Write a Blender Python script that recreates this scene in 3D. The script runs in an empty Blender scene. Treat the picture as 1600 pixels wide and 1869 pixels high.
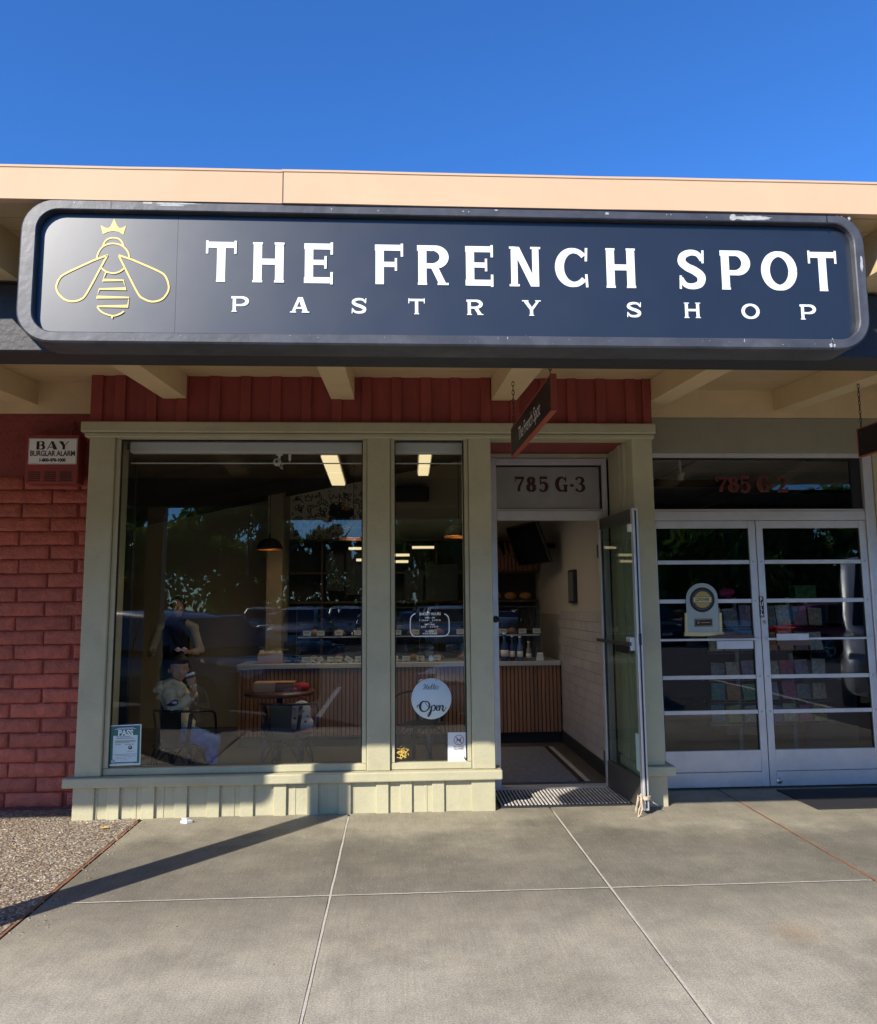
import bpy, bmesh, math, random
from mathutils import Vector, Matrix, Euler
random.seed(7)
R = math.radians
sc = bpy.context.scene
COL = sc.collection
# ------------------------------------------------------------------ camera
CZ = 1.6
YAW, PITCH, ROLL, FPX = R(3.1), R(6.85), R(-0.5), 1400.0
_fw0 = Vector((math.sin(YAW), math.cos(YAW), 0)); _r0 = Vector((math.cos(YAW), -math.sin(YAW), 0))
_fw = _fw0*math.cos(PITCH) + Vector((0, 0, 1))*math.sin(PITCH)
_u0 = -_fw0*math.sin(PITCH) + Vector((0, 0, 1))*math.cos(PITCH)
_rt = _r0*math.cos(ROLL) + _u0*math.sin(ROLL)
_up = -_r0*math.sin(ROLL) + _u0*math.cos(ROLL)
cam = bpy.data.cameras.new('camera'); camo = bpy.data.objects.new('camera', cam); COL.objects.link(camo)
cam.sensor_fit = 'HORIZONTAL'; cam.sensor_width = 36; cam.lens = 36*FPX/1600
cam.clip_start = 0.05; cam.clip_end = 2000
m = Matrix((_rt, _up, -_fw)).transposed().to_4x4(); m.translation = (0, 0, CZ)
camo.matrix_world = m
sc.camera = camo
# ------------------------------------------------------------------ light
SUN_EL, SUN_AZ = R(31.8), R(220)
w = bpy.data.worlds.new('World'); sc.world = w; w.use_nodes = True
nt = w.node_tree; nt.nodes.clear()
sky = nt.nodes.new('ShaderNodeTexSky'); sky.sky_type = 'NISHITA'; sky.sun_disc = False
sky.sun_elevation = SUN_EL; sky.sun_rotation = SUN_AZ
sky.air_density = 1.0; sky.dust_density = 0.2; sky.ozone_density = 3.5; sky.altitude = 300
bg = nt.nodes.new('ShaderNodeBackground'); bg.inputs[1].default_value = 0.11
wo = nt.nodes.new('ShaderNodeOutputWorld')
hsv = nt.nodes.new('ShaderNodeHueSaturation'); hsv.inputs['Saturation'].default_value = 1.12
nt.links.new(sky.outputs[0], hsv.inputs['Color']); tint = nt.nodes.new('ShaderNodeMix'); tint.data_type = 'RGBA'; tint.blend_type = 'MULTIPLY'; tint.inputs[0].default_value = 1; tint.inputs[7].default_value = (.55, .94, 1.40, 1)
nt.links.new(hsv.outputs[0], tint.inputs[6]); nt.links.new(tint.outputs[2], bg.inputs[0]); nt.links.new(bg.outputs[0], wo.inputs[0])
sun = bpy.data.lights.new('sun', 'SUN'); sun.energy = 4.5; sun.angle = R(0.53); sun.color = (1, 0.93, 0.82)
suno = bpy.data.objects.new('sun', sun); COL.objects.link(suno)
sd = Vector((math.sin(SUN_AZ)*math.cos(SUN_EL), math.cos(SUN_AZ)*math.cos(SUN_EL), math.sin(SUN_EL)))
suno.rotation_euler = sd.to_track_quat('Z', 'Y').to_euler()
suno.location = (-6, -8, 12)
sc.view_settings.view_transform = 'Standard'; sc.view_settings.look = 'None'
sc.view_settings.exposure = 0.65; sc.view_settings.gamma = 1.0
sc.view_settings.use_curve_mapping = False
sc.render.engine = 'CYCLES'
sc.cycles.max_bounces = 8; sc.cycles.transparent_max_bounces = 20
# ------------------------------------------------------------------ helpers
def _ray(px, py):
    c = (px-800)/FPX; d = (py-934.5)/FPX
    return _rt*c - _up*d + _fw
def P(px, py, Y):          # point of the photograph on the plane y = Y
    r = _ray(px, py); t = Y/r.y
    return Vector((r.x*t, Y, CZ+r.z*t))
def G(px, py, z=0.0):      # point of the photograph on level z
    r = _ray(px, py); t = (z-CZ)/r.z
    return Vector((r.x*t, r.y*t, z))

def tag(o, label=None, cat=None, group=None, kind=None):
    if label: o['label'] = label
    if cat: o['category'] = cat
    if group: o['group'] = group
    if kind: o['kind'] = kind
    return o
def empty(name, loc=(0, 0, 0), rz=0.0, label=None, cat=None, group=None, kind=None):
    o = bpy.data.objects.new(name, None); COL.objects.link(o)
    o.location = loc; o.rotation_euler = (0, 0, rz); o.empty_display_size = .1
    return tag(o, label, cat, group, kind)
def link(name, me, mats, parent=None, local=False):
    o = bpy.data.objects.new(name, me); COL.objects.link(o)
    if mats is not None and not me.materials:
        for mm in (mats if isinstance(mats, (list, tuple)) else [mats]): me.materials.append(mm)
    if parent is not None:
        o.parent = parent
        if not local:
            o.matrix_parent_inverse = (Matrix.LocRotScale(parent.location, parent.rotation_euler, parent.scale)).inverted()
    return o
def copy_part(o, parent=None, loc=None):
    c = o.copy(); COL.objects.link(c)
    if parent is not None: c.parent = parent
    if loc is not None: c.location = loc
    return c
def copy_tree(o, parent=None):
    c = o.copy(); COL.objects.link(c)
    if parent is not None: c.parent = parent
    for ch in [x for x in COL.objects if x.parent == o]: copy_tree(ch, c)
    return c

class MB:
    def __init__(s): s.bm = bmesh.new()
    def box(s, x0, x1, y0, y1, z0, z1, bev=0.0, seg=1, mtx=None, mi=0):
        r = bmesh.ops.create_cube(s.bm, size=1.0); vs = r['verts']
        for v in vs:
            v.co = Vector((x0+(v.co.x+.5)*(x1-x0), y0+(v.co.y+.5)*(y1-y0), z0+(v.co.z+.5)*(z1-z0)))
        fs = list({f for v in vs for f in v.link_faces})
        if bev > 0:
            es = list({e for v in vs for e in v.link_edges})
            rr = bmesh.ops.bevel(s.bm, geom=es, offset=bev, segments=seg, affect='EDGES', profile=.5)
            vs = list({v for f in rr['faces'] for v in f.verts} | {v for v in vs if v.is_valid})
            fs = list({f for v in vs for f in v.link_faces})
        if mi:
            for f in fs: f.material_index = mi
        if mtx is not None:
            for v in vs: v.co = mtx @ v.co
        return s
    def tube(s, pts, r, n=8, cap=True, closed=False, mi=0):
        pts = [Vector(p) for p in pts]; k = len(pts)
        rs = r if isinstance(r, (list, tuple)) else [r]*k
        rings = []; up = None
        for i, p in enumerate(pts):
            if closed: t = pts[(i+1) % k]-pts[i-1]
            else: t = pts[min(i+1, k-1)]-pts[max(i-1, 0)]
            t.normalize()
            if up is None:
                up = Vector((0, 0, 1)) if abs(t.z) < .9 else Vector((1, 0, 0))
            a = t.cross(up)
            if a.length < 1e-5: a = t.orthogonal()
            a.normalize(); b = t.cross(a).normalized(); up = -b if False else up
            rings.append([s.bm.verts.new(p+(a*math.cos(2*math.pi*j/n)+b*math.sin(2*math.pi*j/n))*rs[i]) for j in range(n)])
        m_ = k if closed else k-1
        for i in range(m_):
            A, B = rings[i], rings[(i+1) % k]
            for j in range(n):
                f = s.bm.faces.new((A[j], A[(j+1) % n], B[(j+1) % n], B[j])); f.material_index = mi; f.smooth = n > 5
        if cap and not closed:
            f = s.bm.faces.new(rings[0][::-1]); f.material_index = mi
            f = s.bm.faces.new(rings[-1]); f.material_index = mi
        return s
    def lathe(s, prof, c=(0, 0, 0), n=24, axis='Z', mi=0):
        c = Vector(c); rings = []
        def pt(r, h, a):
            x, y = r*math.cos(a), r*math.sin(a)
            v = (x, y, h) if axis == 'Z' else ((x, h, y) if axis == 'Y' else (h, x, y))
            return c+Vector(v)
        for r, h in prof:
            if r < 1e-6: rings.append([s.bm.verts.new(pt(0, h, 0))])
            else: rings.append([s.bm.verts.new(pt(r, h, 2*math.pi*j/n)) for j in range(n)])
        for A, B in zip(rings, rings[1:]):
            for j in range(n):
                a = [A[j % len(A)], A[(j+1) % len(A)], B[(j+1) % len(B)], B[j % len(B)]]
                q = []
                for v in a:
                    if v not in q: q.append(v)
                if len(q) > 2:
                    f = s.bm.faces.new(q); f.smooth = True; f.material_index = mi
        return s
    def prism(s, loop, d, mi=0):       # loop: 3-D points; d: extrusion vector
        d = Vector(d)
        A = [s.bm.verts.new(Vector(p)) for p in loop]; B = [s.bm.verts.new(Vector(p)+d) for p in loop]
        n = len(A)
        fs = [s.bm.faces.new(A), s.bm.faces.new(B[::-1])]
        for i in range(n): fs.append(s.bm.faces.new((A[i], B[i], B[(i+1) % n], A[(i+1) % n])))
        for f in fs: f.material_index = mi
        return s
    def quad(s, pts, mi=0):
        f = s.bm.faces.new([s.bm.verts.new(Vector(p)) for p in pts]); f.material_index = mi
        return s
    def build(s, name, mat, parent=None, local=False, smooth=False, norm=True):
        if norm: bmesh.ops.recalc_face_normals(s.bm, faces=s.bm.faces[:])
        me = bpy.data.meshes.new(name); s.bm.to_mesh(me); s.bm.free()
        if smooth:
            for p in me.polygons: p.use_smooth = True
        return link(name, me, mat, parent, local)
def box(name, mat, parent, x0, x1, y0, y1, z0, z1, bev=0.0, local=False, seg=1):
    return MB().box(min(x0, x1), max(x0, x1), min(y0, y1), max(y0, y1), min(z0, z1), max(z0, z1), bev, seg).build(name, mat, parent, local)

# ------------------------------------------------------------------ materials
def mat(name, col, rough=.6, metal=0.0, var=0.0, vscale=6.0, bump=0.0, bscale=60.0, spec=.5, col2=None, stretch=None, coat=0.0, rand=0.0, emit=None, estr=0.0, dirt=0.0, dcol=(.05, .04, .03), rvar=0.0):
    mt = bpy.data.materials.new(name); mt.use_nodes = True; n = mt.node_tree; N = n.nodes; L = n.links
    b = N['Principled BSDF']
    b.inputs['Base Color'].default_value = (*col, 1); b.inputs['Roughness'].default_value = rough
    b.inputs['Metallic'].default_value = metal; b.inputs['Specular IOR Level'].default_value = spec
    if coat: b.inputs['Coat Weight'].default_value = coat; b.inputs['Coat Roughness'].default_value = .06
    if emit: b.inputs['Emission Color'].default_value = (*emit, 1); b.inputs['Emission Strength'].default_value = estr
    tc = N.new('ShaderNodeNewGeometry'); src = tc.outputs['Position']
    if stretch:
        mp = N.new('ShaderNodeMapping'); mp.inputs['Scale'].default_value = stretch
        L.new(src, mp.inputs[0]); src = mp.outputs[0]
    cur = None
    if var > 0 or col2:
        nz = N.new('ShaderNodeTexNoise'); nz.inputs['Scale'].default_value = vscale; nz.inputs['Detail'].default_value = 6; nz.inputs['Roughness'].default_value = .65
        L.new(src, nz.inputs['Vector'])
        cr = N.new('ShaderNodeValToRGB'); cr.color_ramp.elements[0].position = .3; cr.color_ramp.elements[1].position = .7
        c2 = col2 if col2 else tuple(min(1, c*(1+var)) for c in col)
        c1 = col if col2 else tuple(c*(1-var) for c in col)
        cr.color_ramp.elements[0].color = (*c1, 1); cr.color_ramp.elements[1].color = (*c2, 1)
        L.new(nz.outputs['Fac'], cr.inputs[0]); cur = cr.outputs[0]
    if rand > 0:
        oi = N.new('ShaderNodeObjectInfo'); mr = N.new('ShaderNodeMapRange')
        mr.inputs['To Min'].default_value = 1-rand; mr.inputs['To Max'].default_value = 1+rand
        L.new(oi.outputs['Random'], mr.inputs[0])
        hs = N.new('ShaderNodeHueSaturation')
        if cur: L.new(cur, hs.inputs['Color'])
        else: hs.inputs['Color'].default_value = (*col, 1)
        L.new(mr.outputs[0], hs.inputs['Value']); cur = hs.outputs[0]
    if dirt > 0:
        nz = N.new('ShaderNodeTexNoise'); nz.inputs['Scale'].default_value = 3.1; nz.inputs['Detail'].default_value = 9; nz.inputs['Roughness'].default_value = .75
        L.new(tc.outputs['Position'], nz.inputs['Vector'])
        cr = N.new('ShaderNodeValToRGB'); cr.color_ramp.elements[0].position = .52; cr.color_ramp.elements[1].position = .75
        L.new(nz.outputs['Fac'], cr.inputs[0])
        mu = N.new('ShaderNodeMath'); mu.operation = 'MULTIPLY'; mu.inputs[1].default_value = dirt; L.new(cr.outputs[0], mu.inputs[0])
        mx = N.new('ShaderNodeMix'); mx.data_type = 'RGBA'; L.new(mu.outputs[0], mx.inputs[0])
        if cur: L.new(cur, mx.inputs[6])
        else: mx.inputs[6].default_value = (*col, 1)
        mx.inputs[7].default_value = (*dcol, 1); cur = mx.outputs[2]
    if cur: L.new(cur, b.inputs['Base Color'])
    if rvar > 0:
        nz = N.new('ShaderNodeTexNoise'); nz.inputs['Scale'].default_value = 8; nz.inputs['Detail'].default_value = 5
        L.new(tc.outputs['Position'], nz.inputs['Vector'])
        mr = N.new('ShaderNodeMapRange'); mr.inputs['To Min'].default_value = rough-rvar; mr.inputs['To Max'].default_value = rough+rvar
        L.new(nz.outputs['Fac'], mr.inputs[0]); L.new(mr.outputs[0], b.inputs['Roughness'])
    if bump > 0:
        nz = N.new('ShaderNodeTexNoise'); nz.inputs['Scale'].default_value = bscale; nz.inputs['Detail'].default_value = 5
        L.new(src, nz.inputs['Vector']); bp = N.new('ShaderNodeBump'); bp.inputs['Strength'].default_value = bump; bp.inputs['Distance'].default_value = .01
        L.new(nz.outputs['Fac'], bp.inputs['Height']); L.new(bp.outputs[0], b.inputs['Normal'])
    return mt
def glass_mat(name, f0=.05, tint=(.93, .95, .94), wav=0.0, film=0.0):
    mt = bpy.data.materials.new(name); mt.use_nodes = True; n = mt.node_tree; N = n.nodes; L = n.links; N.clear()
    o = N.new('ShaderNodeOutputMaterial'); mx = N.new('ShaderNodeMixShader'); tr = N.new('ShaderNodeBsdfTransparent'); gl = N.new('ShaderNodeBsdfGlossy')
    gl.inputs['Roughness'].default_value = 0.0; tr.inputs[0].default_value = (*tint, 1)
    lw = N.new('ShaderNodeLayerWeight'); lw.inputs['Blend'].default_value = .5
    pw = N.new('ShaderNodeMath'); pw.operation = 'POWER'; pw.inputs[1].default_value = 5
    ml = N.new('ShaderNodeMath'); ml.operation = 'MULTIPLY_ADD'; ml.inputs[1].default_value = 1-f0; ml.inputs[2].default_value = f0
    L.new(lw.outputs['Facing'], pw.inputs[0]); L.new(pw.outputs[0], ml.inputs[0]); L.new(ml.outputs[0], mx.inputs[0])
    L.new(tr.outputs[0], mx.inputs[1]); L.new(gl.outputs[0], mx.inputs[2])
    out = mx.outputs[0]
    if wav > 0:
        g = N.new('ShaderNodeNewGeometry'); nz = N.new('ShaderNodeTexNoise'); nz.inputs['Scale'].default_value = 1.6; nz.inputs['Detail'].default_value = 2
        L.new(g.outputs['Position'], nz.inputs['Vector']); bp = N.new('ShaderNodeBump'); bp.inputs['Strength'].default_value = wav; bp.inputs['Distance'].default_value = .01
        L.new(nz.outputs['Fac'], bp.inputs['Height']); L.new(bp.outputs[0], gl.inputs['Normal'])
    if film > 0:
        df = N.new('ShaderNodeBsdfDiffuse'); df.inputs[0].default_value = (.6, .6, .58, 1)
        g = N.new('ShaderNodeNewGeometry'); nz = N.new('ShaderNodeTexNoise'); nz.inputs['Scale'].default_value = 5; nz.inputs['Detail'].default_value = 8
        L.new(g.outputs['Position'], nz.inputs['Vector'])
        mr = N.new('ShaderNodeMapRange'); mr.inputs['From Min'].default_value = .4; mr.inputs['From Max'].default_value = .8; mr.inputs['To Max'].default_value = film
        L.new(nz.outputs['Fac'], mr.inputs[0]); m2 = N.new('ShaderNodeMixShader'); L.new(mr.outputs[0], m2.inputs[0]); L.new(out, m2.inputs[1]); L.new(df.outputs[0], m2.inputs[2]); out = m2.outputs[0]
    L.new(out, o.inputs[0])
    return mt

M = {}
M['sage'] = mat('sage_paint', (.46, .43, .28), .55, var=.10, vscale=2.5, bump=.25, bscale=45, rvar=.08, dirt=.34, dcol=(.24, .22, .16))
M['sage2'] = mat('sage_stucco', (.30, .28, .20), .8, var=.06, bump=.5, bscale=90)
M['redpaint'] = mat('red_board_paint', (.27, .046, .034), .55, var=.18, vscale=5, bump=.3, bscale=30, stretch=(1, 1, .25), dirt=.35, dcol=(.13, .028, .020))
M['brick'] = mat('painted_brick', (.42, .098, .058), .62, var=.24, vscale=13, bump=1.0, bscale=46, rand=.15, dirt=.55, dcol=(.15, .040, .030), rvar=.1)
M['mortar'] = mat('painted_mortar', (.25, .045, .034), .7, var=.2, vscale=14, bump=.8, bscale=50)
M['cream'] = mat('cream_paint', (.72, .55, .31), .6, var=.06, vscale=3, bump=.15, bscale=30, dirt=.12, dcol=(.35, .24, .12))
M['fascia'] = mat('peach_metal_fascia', (.64, .44, .275), .7, var=.05, vscale=1.5, bump=.12, bscale=5, spec=.2, dirt=.25, dcol=(.55, .36, .22))
M['beam'] = mat('charcoal_beam_paint', (.022, .022, .026), .55, var=.25, vscale=6, bump=.25, bscale=40)
M['frame_sign'] = mat('sign_frame_metal', (.058, .060, .070), .44, var=.35, vscale=7, bump=.12, bscale=25, dirt=.45, dcol=(.16, .16, .17), rvar=.10)
M['panel'] = mat('sign_panel_navy', (.011, .015, .024), .375, var=.12, vscale=3, spec=.72, bump=.012, bscale=12, rvar=.03, dirt=.10, dcol=(.04, .05, .06))
M['panel'].node_tree.nodes['Principled BSDF'].inputs['IOR'].default_value = 1.58
M['white_vinyl'] = mat('white_vinyl', (.85, .86, .84), .4, var=.03)
M['yellow'] = mat('yellow_vinyl', (.90, .62, .16), .45)
M['gold'] = mat('gold_vinyl', (.62, .42, .08), .5)
M['scuff'] = mat('bare_scuff', (.40, .40, .39), .6, var=.25, vscale=60)
M['alu'] = mat('anodised_aluminium', (.66, .66, .66), .42, metal=.55, var=.08, vscale=5, bump=.06, bscale=60, dirt=.22, dcol=(.25, .24, .22), rvar=.1)
M['alu_dark'] = mat('dark_aluminium', (.10, .095, .085), .45, metal=.5, var=.1)
M['steel'] = mat('steel', (.5, .5, .5), .3, metal=1)
M['black'] = mat('black_plastic', (.012, .012, .013), .45)
M['blackmet'] = mat('black_metal', (.018, .018, .019), .35, metal=.2, var=.2)
M['gunmetal'] = mat('grey_metal_chair', (.045, .045, .048), .35, metal=.4, var=.15)
M['rubber'] = mat('rubber_mat', (.018, .018, .02), .8, bump=.4, bscale=300)
M['glass'] = glass_mat('window_glass', .049, wav=.05)
M['glass_door'] = glass_mat('door_glass', .045, tint=(.80, .87, .84), film=.05)
M['glass_tr'] = glass_mat('transom_glass', .05, tint=(.8, .8, .8), film=.5)  # pale grey diffuse film over the whole transom pane, denser in noise patches
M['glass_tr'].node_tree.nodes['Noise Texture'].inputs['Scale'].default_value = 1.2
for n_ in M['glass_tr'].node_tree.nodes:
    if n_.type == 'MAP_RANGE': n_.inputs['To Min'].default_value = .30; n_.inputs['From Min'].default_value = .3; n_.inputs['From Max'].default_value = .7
M['glass_case'] = glass_mat('case_glass', .03)
M['white'] = mat('white_plastic', (.75, .75, .74), .45)
M['red_num2'] = mat('deep_oxblood_vinyl', (.045, .007, .005), .5)
M['red_num'] = mat('oxblood_vinyl', (.10, .014, .010), .5)
M['gold_edge'] = mat('gold_edge_vinyl', (.14, .06, .03), .5)
M['orange_wood'] = mat('weathered_redwood', (.28, .12, .06), .8, var=.3, vscale=30, bump=.4)
M['caulk'] = mat('pale_joint_caulk', (.55, .50, .42), .8, var=.2, vscale=40)

def noise_rgb(N, L, src, scale, detail, a, b, p0=.35, p1=.65, rough=.6):
    nz = N.new('ShaderNodeTexNoise'); nz.inputs['Scale'].default_value = scale; nz.inputs['Detail'].default_value = detail; nz.inputs['Roughness'].default_value = rough
    L.new(src, nz.inputs['Vector']); cr = N.new('ShaderNodeValToRGB')
    cr.color_ramp.elements[0].position = p0; cr.color_ramp.elements[1].position = p1
    cr.color_ramp.elements[0].color = (*a, 1); cr.color_ramp.elements[1].color = (*b, 1)
    L.new(nz.outputs['Fac'], cr.inputs[0]); return cr.outputs[0], nz.outputs['Fac']
def concrete():
    mt = bpy.data.materials.new('broomed_concrete'); mt.use_nodes = True; n = mt.node_tree; N = n.nodes; L = n.links; b = N['Principled BSDF']
    g = N.new('ShaderNodeNewGeometry'); pos = g.outputs['Position']
    big, bf = noise_rgb(N, L, pos, 1.1, 7, (.225, .207, .170), (.345, .320, .268), .36, .64, .65)
    mid, mf = noise_rgb(N, L, pos, 3.2, 9, (.84, .84, .84), (1.14, 1.13, 1.10), .38, .62, .8)
    fin, ff = noise_rgb(N, L, pos, 120, 7, (.60, .60, .61), (1.42, 1.40, 1.35), .40, .62, .85)
    mp = N.new('ShaderNodeMapping'); mp.inputs['Rotation'].default_value = (0, 0, R(6)); mp.inputs['Scale'].default_value = (70, 4, 1); L.new(pos, mp.inputs[0])
    st, sf = noise_rgb(N, L, mp.outputs[0], 1, 4, (.91, .91, .91), (1.08, 1.08, 1.07), .3, .72)
    cur = big
    for x in (mid, fin, st):
        mx = N.new('ShaderNodeMix'); mx.data_type = 'RGBA'; mx.blend_type = 'MULTIPLY'; mx.inputs[0].default_value = 1
        L.new(cur, mx.inputs[6]); L.new(x, mx.inputs[7]); cur = mx.outputs[2]
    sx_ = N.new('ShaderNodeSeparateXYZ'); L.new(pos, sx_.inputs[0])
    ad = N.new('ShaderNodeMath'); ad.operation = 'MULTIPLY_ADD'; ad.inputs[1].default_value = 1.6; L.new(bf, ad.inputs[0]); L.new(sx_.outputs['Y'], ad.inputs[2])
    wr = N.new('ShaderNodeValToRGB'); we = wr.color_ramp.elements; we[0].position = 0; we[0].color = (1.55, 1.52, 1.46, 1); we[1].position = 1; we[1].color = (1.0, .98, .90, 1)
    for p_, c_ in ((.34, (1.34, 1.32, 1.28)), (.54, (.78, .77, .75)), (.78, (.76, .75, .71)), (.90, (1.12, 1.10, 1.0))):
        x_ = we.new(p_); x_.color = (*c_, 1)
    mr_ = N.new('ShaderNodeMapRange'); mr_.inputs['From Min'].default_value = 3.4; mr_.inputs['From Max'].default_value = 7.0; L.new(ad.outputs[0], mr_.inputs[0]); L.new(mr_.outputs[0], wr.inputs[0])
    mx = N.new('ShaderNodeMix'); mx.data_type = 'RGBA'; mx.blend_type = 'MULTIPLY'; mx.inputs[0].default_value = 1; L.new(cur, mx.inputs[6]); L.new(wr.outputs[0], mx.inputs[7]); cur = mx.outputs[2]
    # small pale specks and dark gum spots
    vo = N.new('ShaderNodeTexVoronoi'); vo.inputs['Scale'].default_value = 9; L.new(pos, vo.inputs['Vector'])
    lt = N.new('ShaderNodeMath'); lt.operation = 'LESS_THAN'; lt.inputs[1].default_value = .05; L.new(vo.outputs['Distance'], lt.inputs[0])
    sp = N.new('ShaderNodeSeparateColor'); L.new(vo.outputs['Color'], sp.inputs[0])
    gt = N.new('ShaderNodeMath'); gt.operation = 'GREATER_THAN'; gt.inputs[1].default_value = .86; L.new(sp.outputs[0], gt.inputs[0])
    mu = N.new('ShaderNodeMath'); mu.operation = 'MULTIPLY'; L.new(lt.outputs[0], mu.inputs[0]); L.new(gt.outputs[0], mu.inputs[1])
    mx = N.new('ShaderNodeMix'); mx.data_type = 'RGBA'; L.new(mu.outputs[0], mx.inputs[0]); L.new(cur, mx.inputs[6]); mx.inputs[7].default_value = (.07, .06, .05, 1); cur = mx.outputs[2]
    vo2 = N.new('ShaderNodeTexVoronoi'); vo2.inputs['Scale'].default_value = 38; L.new(pos, vo2.inputs['Vector'])
    l2 = N.new('ShaderNodeMath'); l2.operation = 'LESS_THAN'; l2.inputs[1].default_value = .13; L.new(vo2.outputs['Distance'], l2.inputs[0])
    s2 = N.new('ShaderNodeSeparateColor'); L.new(vo2.outputs['Color'], s2.inputs[0]); g2 = N.new('ShaderNodeMath'); g2.operation = 'GREATER_THAN'; g2.inputs[1].default_value = .72; L.new(s2.outputs[1], g2.inputs[0])
    m2_ = N.new('ShaderNodeMath'); m2_.operation = 'MULTIPLY'; L.new(l2.outputs[0], m2_.inputs[0]); L.new(g2.outputs[0], m2_.inputs[1])
    mx = N.new('ShaderNodeMix'); mx.data_type = 'RGBA'; L.new(m2_.outputs[0], mx.inputs[0]); L.new(cur, mx.inputs[6]); mx.inputs[7].default_value = (.46, .43, .36, 1); cur = mx.outputs[2]
    # rust stain of its own shape
    vm = N.new('ShaderNodeVectorMath'); vm.operation = 'DISTANCE'; vm.inputs[1].default_value = (1.93, 3.86, 0); L.new(pos, vm.inputs[0])
    rr = N.new('ShaderNodeMapRange'); rr.inputs['From Min'].default_value = 0; rr.inputs['From Max'].default_value = .17; rr.inputs['To Min'].default_value = .45; rr.inputs['To Max'].default_value = 0; L.new(vm.outputs['Value'], rr.inputs[0])
    mm = N.new('ShaderNodeMath'); mm.operation = 'MULTIPLY'; L.new(rr.outputs[0], mm.inputs[0]); L.new(mf, mm.inputs[1])
    mx = N.new('ShaderNodeMix'); mx.data_type = 'RGBA'; L.new(mm.outputs[0], mx.inputs[0]); L.new(cur, mx.inputs[6]); mx.inputs[7].default_value = (.35, .16, .05, 1); cur = mx.outputs[2]
    L.new(cur, b.inputs['Base Color']); b.inputs['Roughness'].default_value = .75
    bp = N.new('ShaderNodeBump'); bp.inputs['Strength'].default_value = .5; bp.inputs['Distance'].default_value = .004; L.new(ff, bp.inputs['Height'])
    b2 = N.new('ShaderNodeBump'); b2.inputs['Strength'].default_value = .12; b2.inputs['Distance'].default_value = .004; L.new(sf, b2.inputs['Height']); L.new(bp.outputs[0], b2.inputs['Normal'])
    L.new(b2.outputs[0], b.inputs['Normal'])
    return mt
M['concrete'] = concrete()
def aggregate():
    mt = bpy.data.materials.new('exposed_aggregate'); mt.use_nodes = True; n = mt.node_tree; N = n.nodes; L = n.links; b = N['Principled BSDF']
    g = N.new('ShaderNodeNewGeometry'); pos = g.outputs['Position']
    vo = N.new('ShaderNodeTexVoronoi'); vo.inputs['Scale'].default_value = 68; L.new(pos, vo.inputs['Vector'])
    cr = N.new('ShaderNodeValToRGB'); e = cr.color_ramp.elements
    e[0].position = 0; e[0].color = (.20, .15, .12, 1); e[1].position = 1; e[1].color = (.92, .84, .70, 1)
    for p, c in ((.25, (.48, .34, .22)), (.45, (.62, .50, .36)), (.6, (.34, .31, .30)), (.8, (.70, .56, .38))):
        x = e.new(p); x.color = (*c, 1)
    sp = N.new('ShaderNodeSeparateColor'); L.new(vo.outputs['Color'], sp.inputs[0]); L.new(sp.outputs[0], cr.inputs[0])
    mr = N.new('ShaderNodeMapRange'); mr.inputs['From Max'].default_value = .75; mr.inputs['To Min'].default_value = 1; mr.inputs['To Max'].default_value = .35; L.new(vo.outputs['Distance'], mr.inputs[0])
    mx = N.new('ShaderNodeMix'); mx.data_type = 'RGBA'; mx.blend_type = 'MULTIPLY'; mx.inputs[0].default_value = 1; L.new(cr.outputs[0], mx.inputs[6]); L.new(mr.outputs[0], mx.inputs[7])
    L.new(mx.outputs[2], b.inputs['Base Color']); b.inputs['Roughness'].default_value = .6
    bp = N.new('ShaderNodeBump'); bp.invert = True; bp.inputs['Strength'].default_value = 1; bp.inputs['Distance'].default_value = .006; L.new(vo.outputs['Distance'], bp.inputs['Height']); L.new(bp.outputs[0], b.inputs['Normal'])
    return mt
M['aggregate'] = aggregate()

# ---- lettering: ribbons of varying width laid on a plane given by a mapping f(u, v, lift)
def catmull(pts, n=6):
    if len(pts) < 3: return pts
    out = []
    for i in range(len(pts)-1):
        p0 = pts[max(i-1, 0)]; p1 = pts[i]; p2 = pts[i+1]; p3 = pts[min(i+2, len(pts)-1)]
        for k in range(n):
            t = k/n
            out.append(tuple(.5*((2*b)+(-a+c)*t+(2*a-5*b+4*c-d)*t*t+(-a+3*b-3*c+d)*t**3) for a, b, c, d in zip(p0, p1, p2, p3)))
    out.append(pts[-1]); return out
def ribbon(bm, pts, f, lift, smooth=False, closed=False, n=6):
    """pts: (u, v, width). adds a flat strip."""
    if smooth:
        if closed:
            pp = [pts[-1]]+list(pts)+[pts[0], pts[1]]
            q = catmull(pp, n); pts = q[n:-n-1]
        else: pts = catmull(list(pts), n)
    k = len(pts); L_, R_ = [], []
    for i in range(k):
        if closed: a, b = pts[i-1], pts[(i+1) % k]
        else: a, b = pts[max(i-1, 0)], pts[min(i+1, k-1)]
        dx, dy = b[0]-a[0], b[1]-a[1]; l = math.hypot(dx, dy) or 1; nx, ny = -dy/l, dx/l
        sc_ = 1.0
        if 0 < i < k-1 or closed:
            p = pts[i-1]; ax, ay = pts[i][0]-p[0], pts[i][1]-p[1]; la = math.hypot(ax, ay) or 1
            c = abs((ax*dx+ay*dy)/(la*l)); sc_ = min(1/max(c, .35), 2)
        h = pts[i][2]/2*sc_
        L_.append(bm.verts.new(f(pts[i][0]+nx*h, pts[i][1]+ny*h, lift))); R_.append(bm.verts.new(f(pts[i][0]-nx*h, pts[i][1]-ny*h, lift)))
    for i in range(k if closed else k-1):
        j = (i+1) % k
        try: bm.faces.new((L_[i], L_[j], R_[j], R_[i]))
        except ValueError: pass
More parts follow.
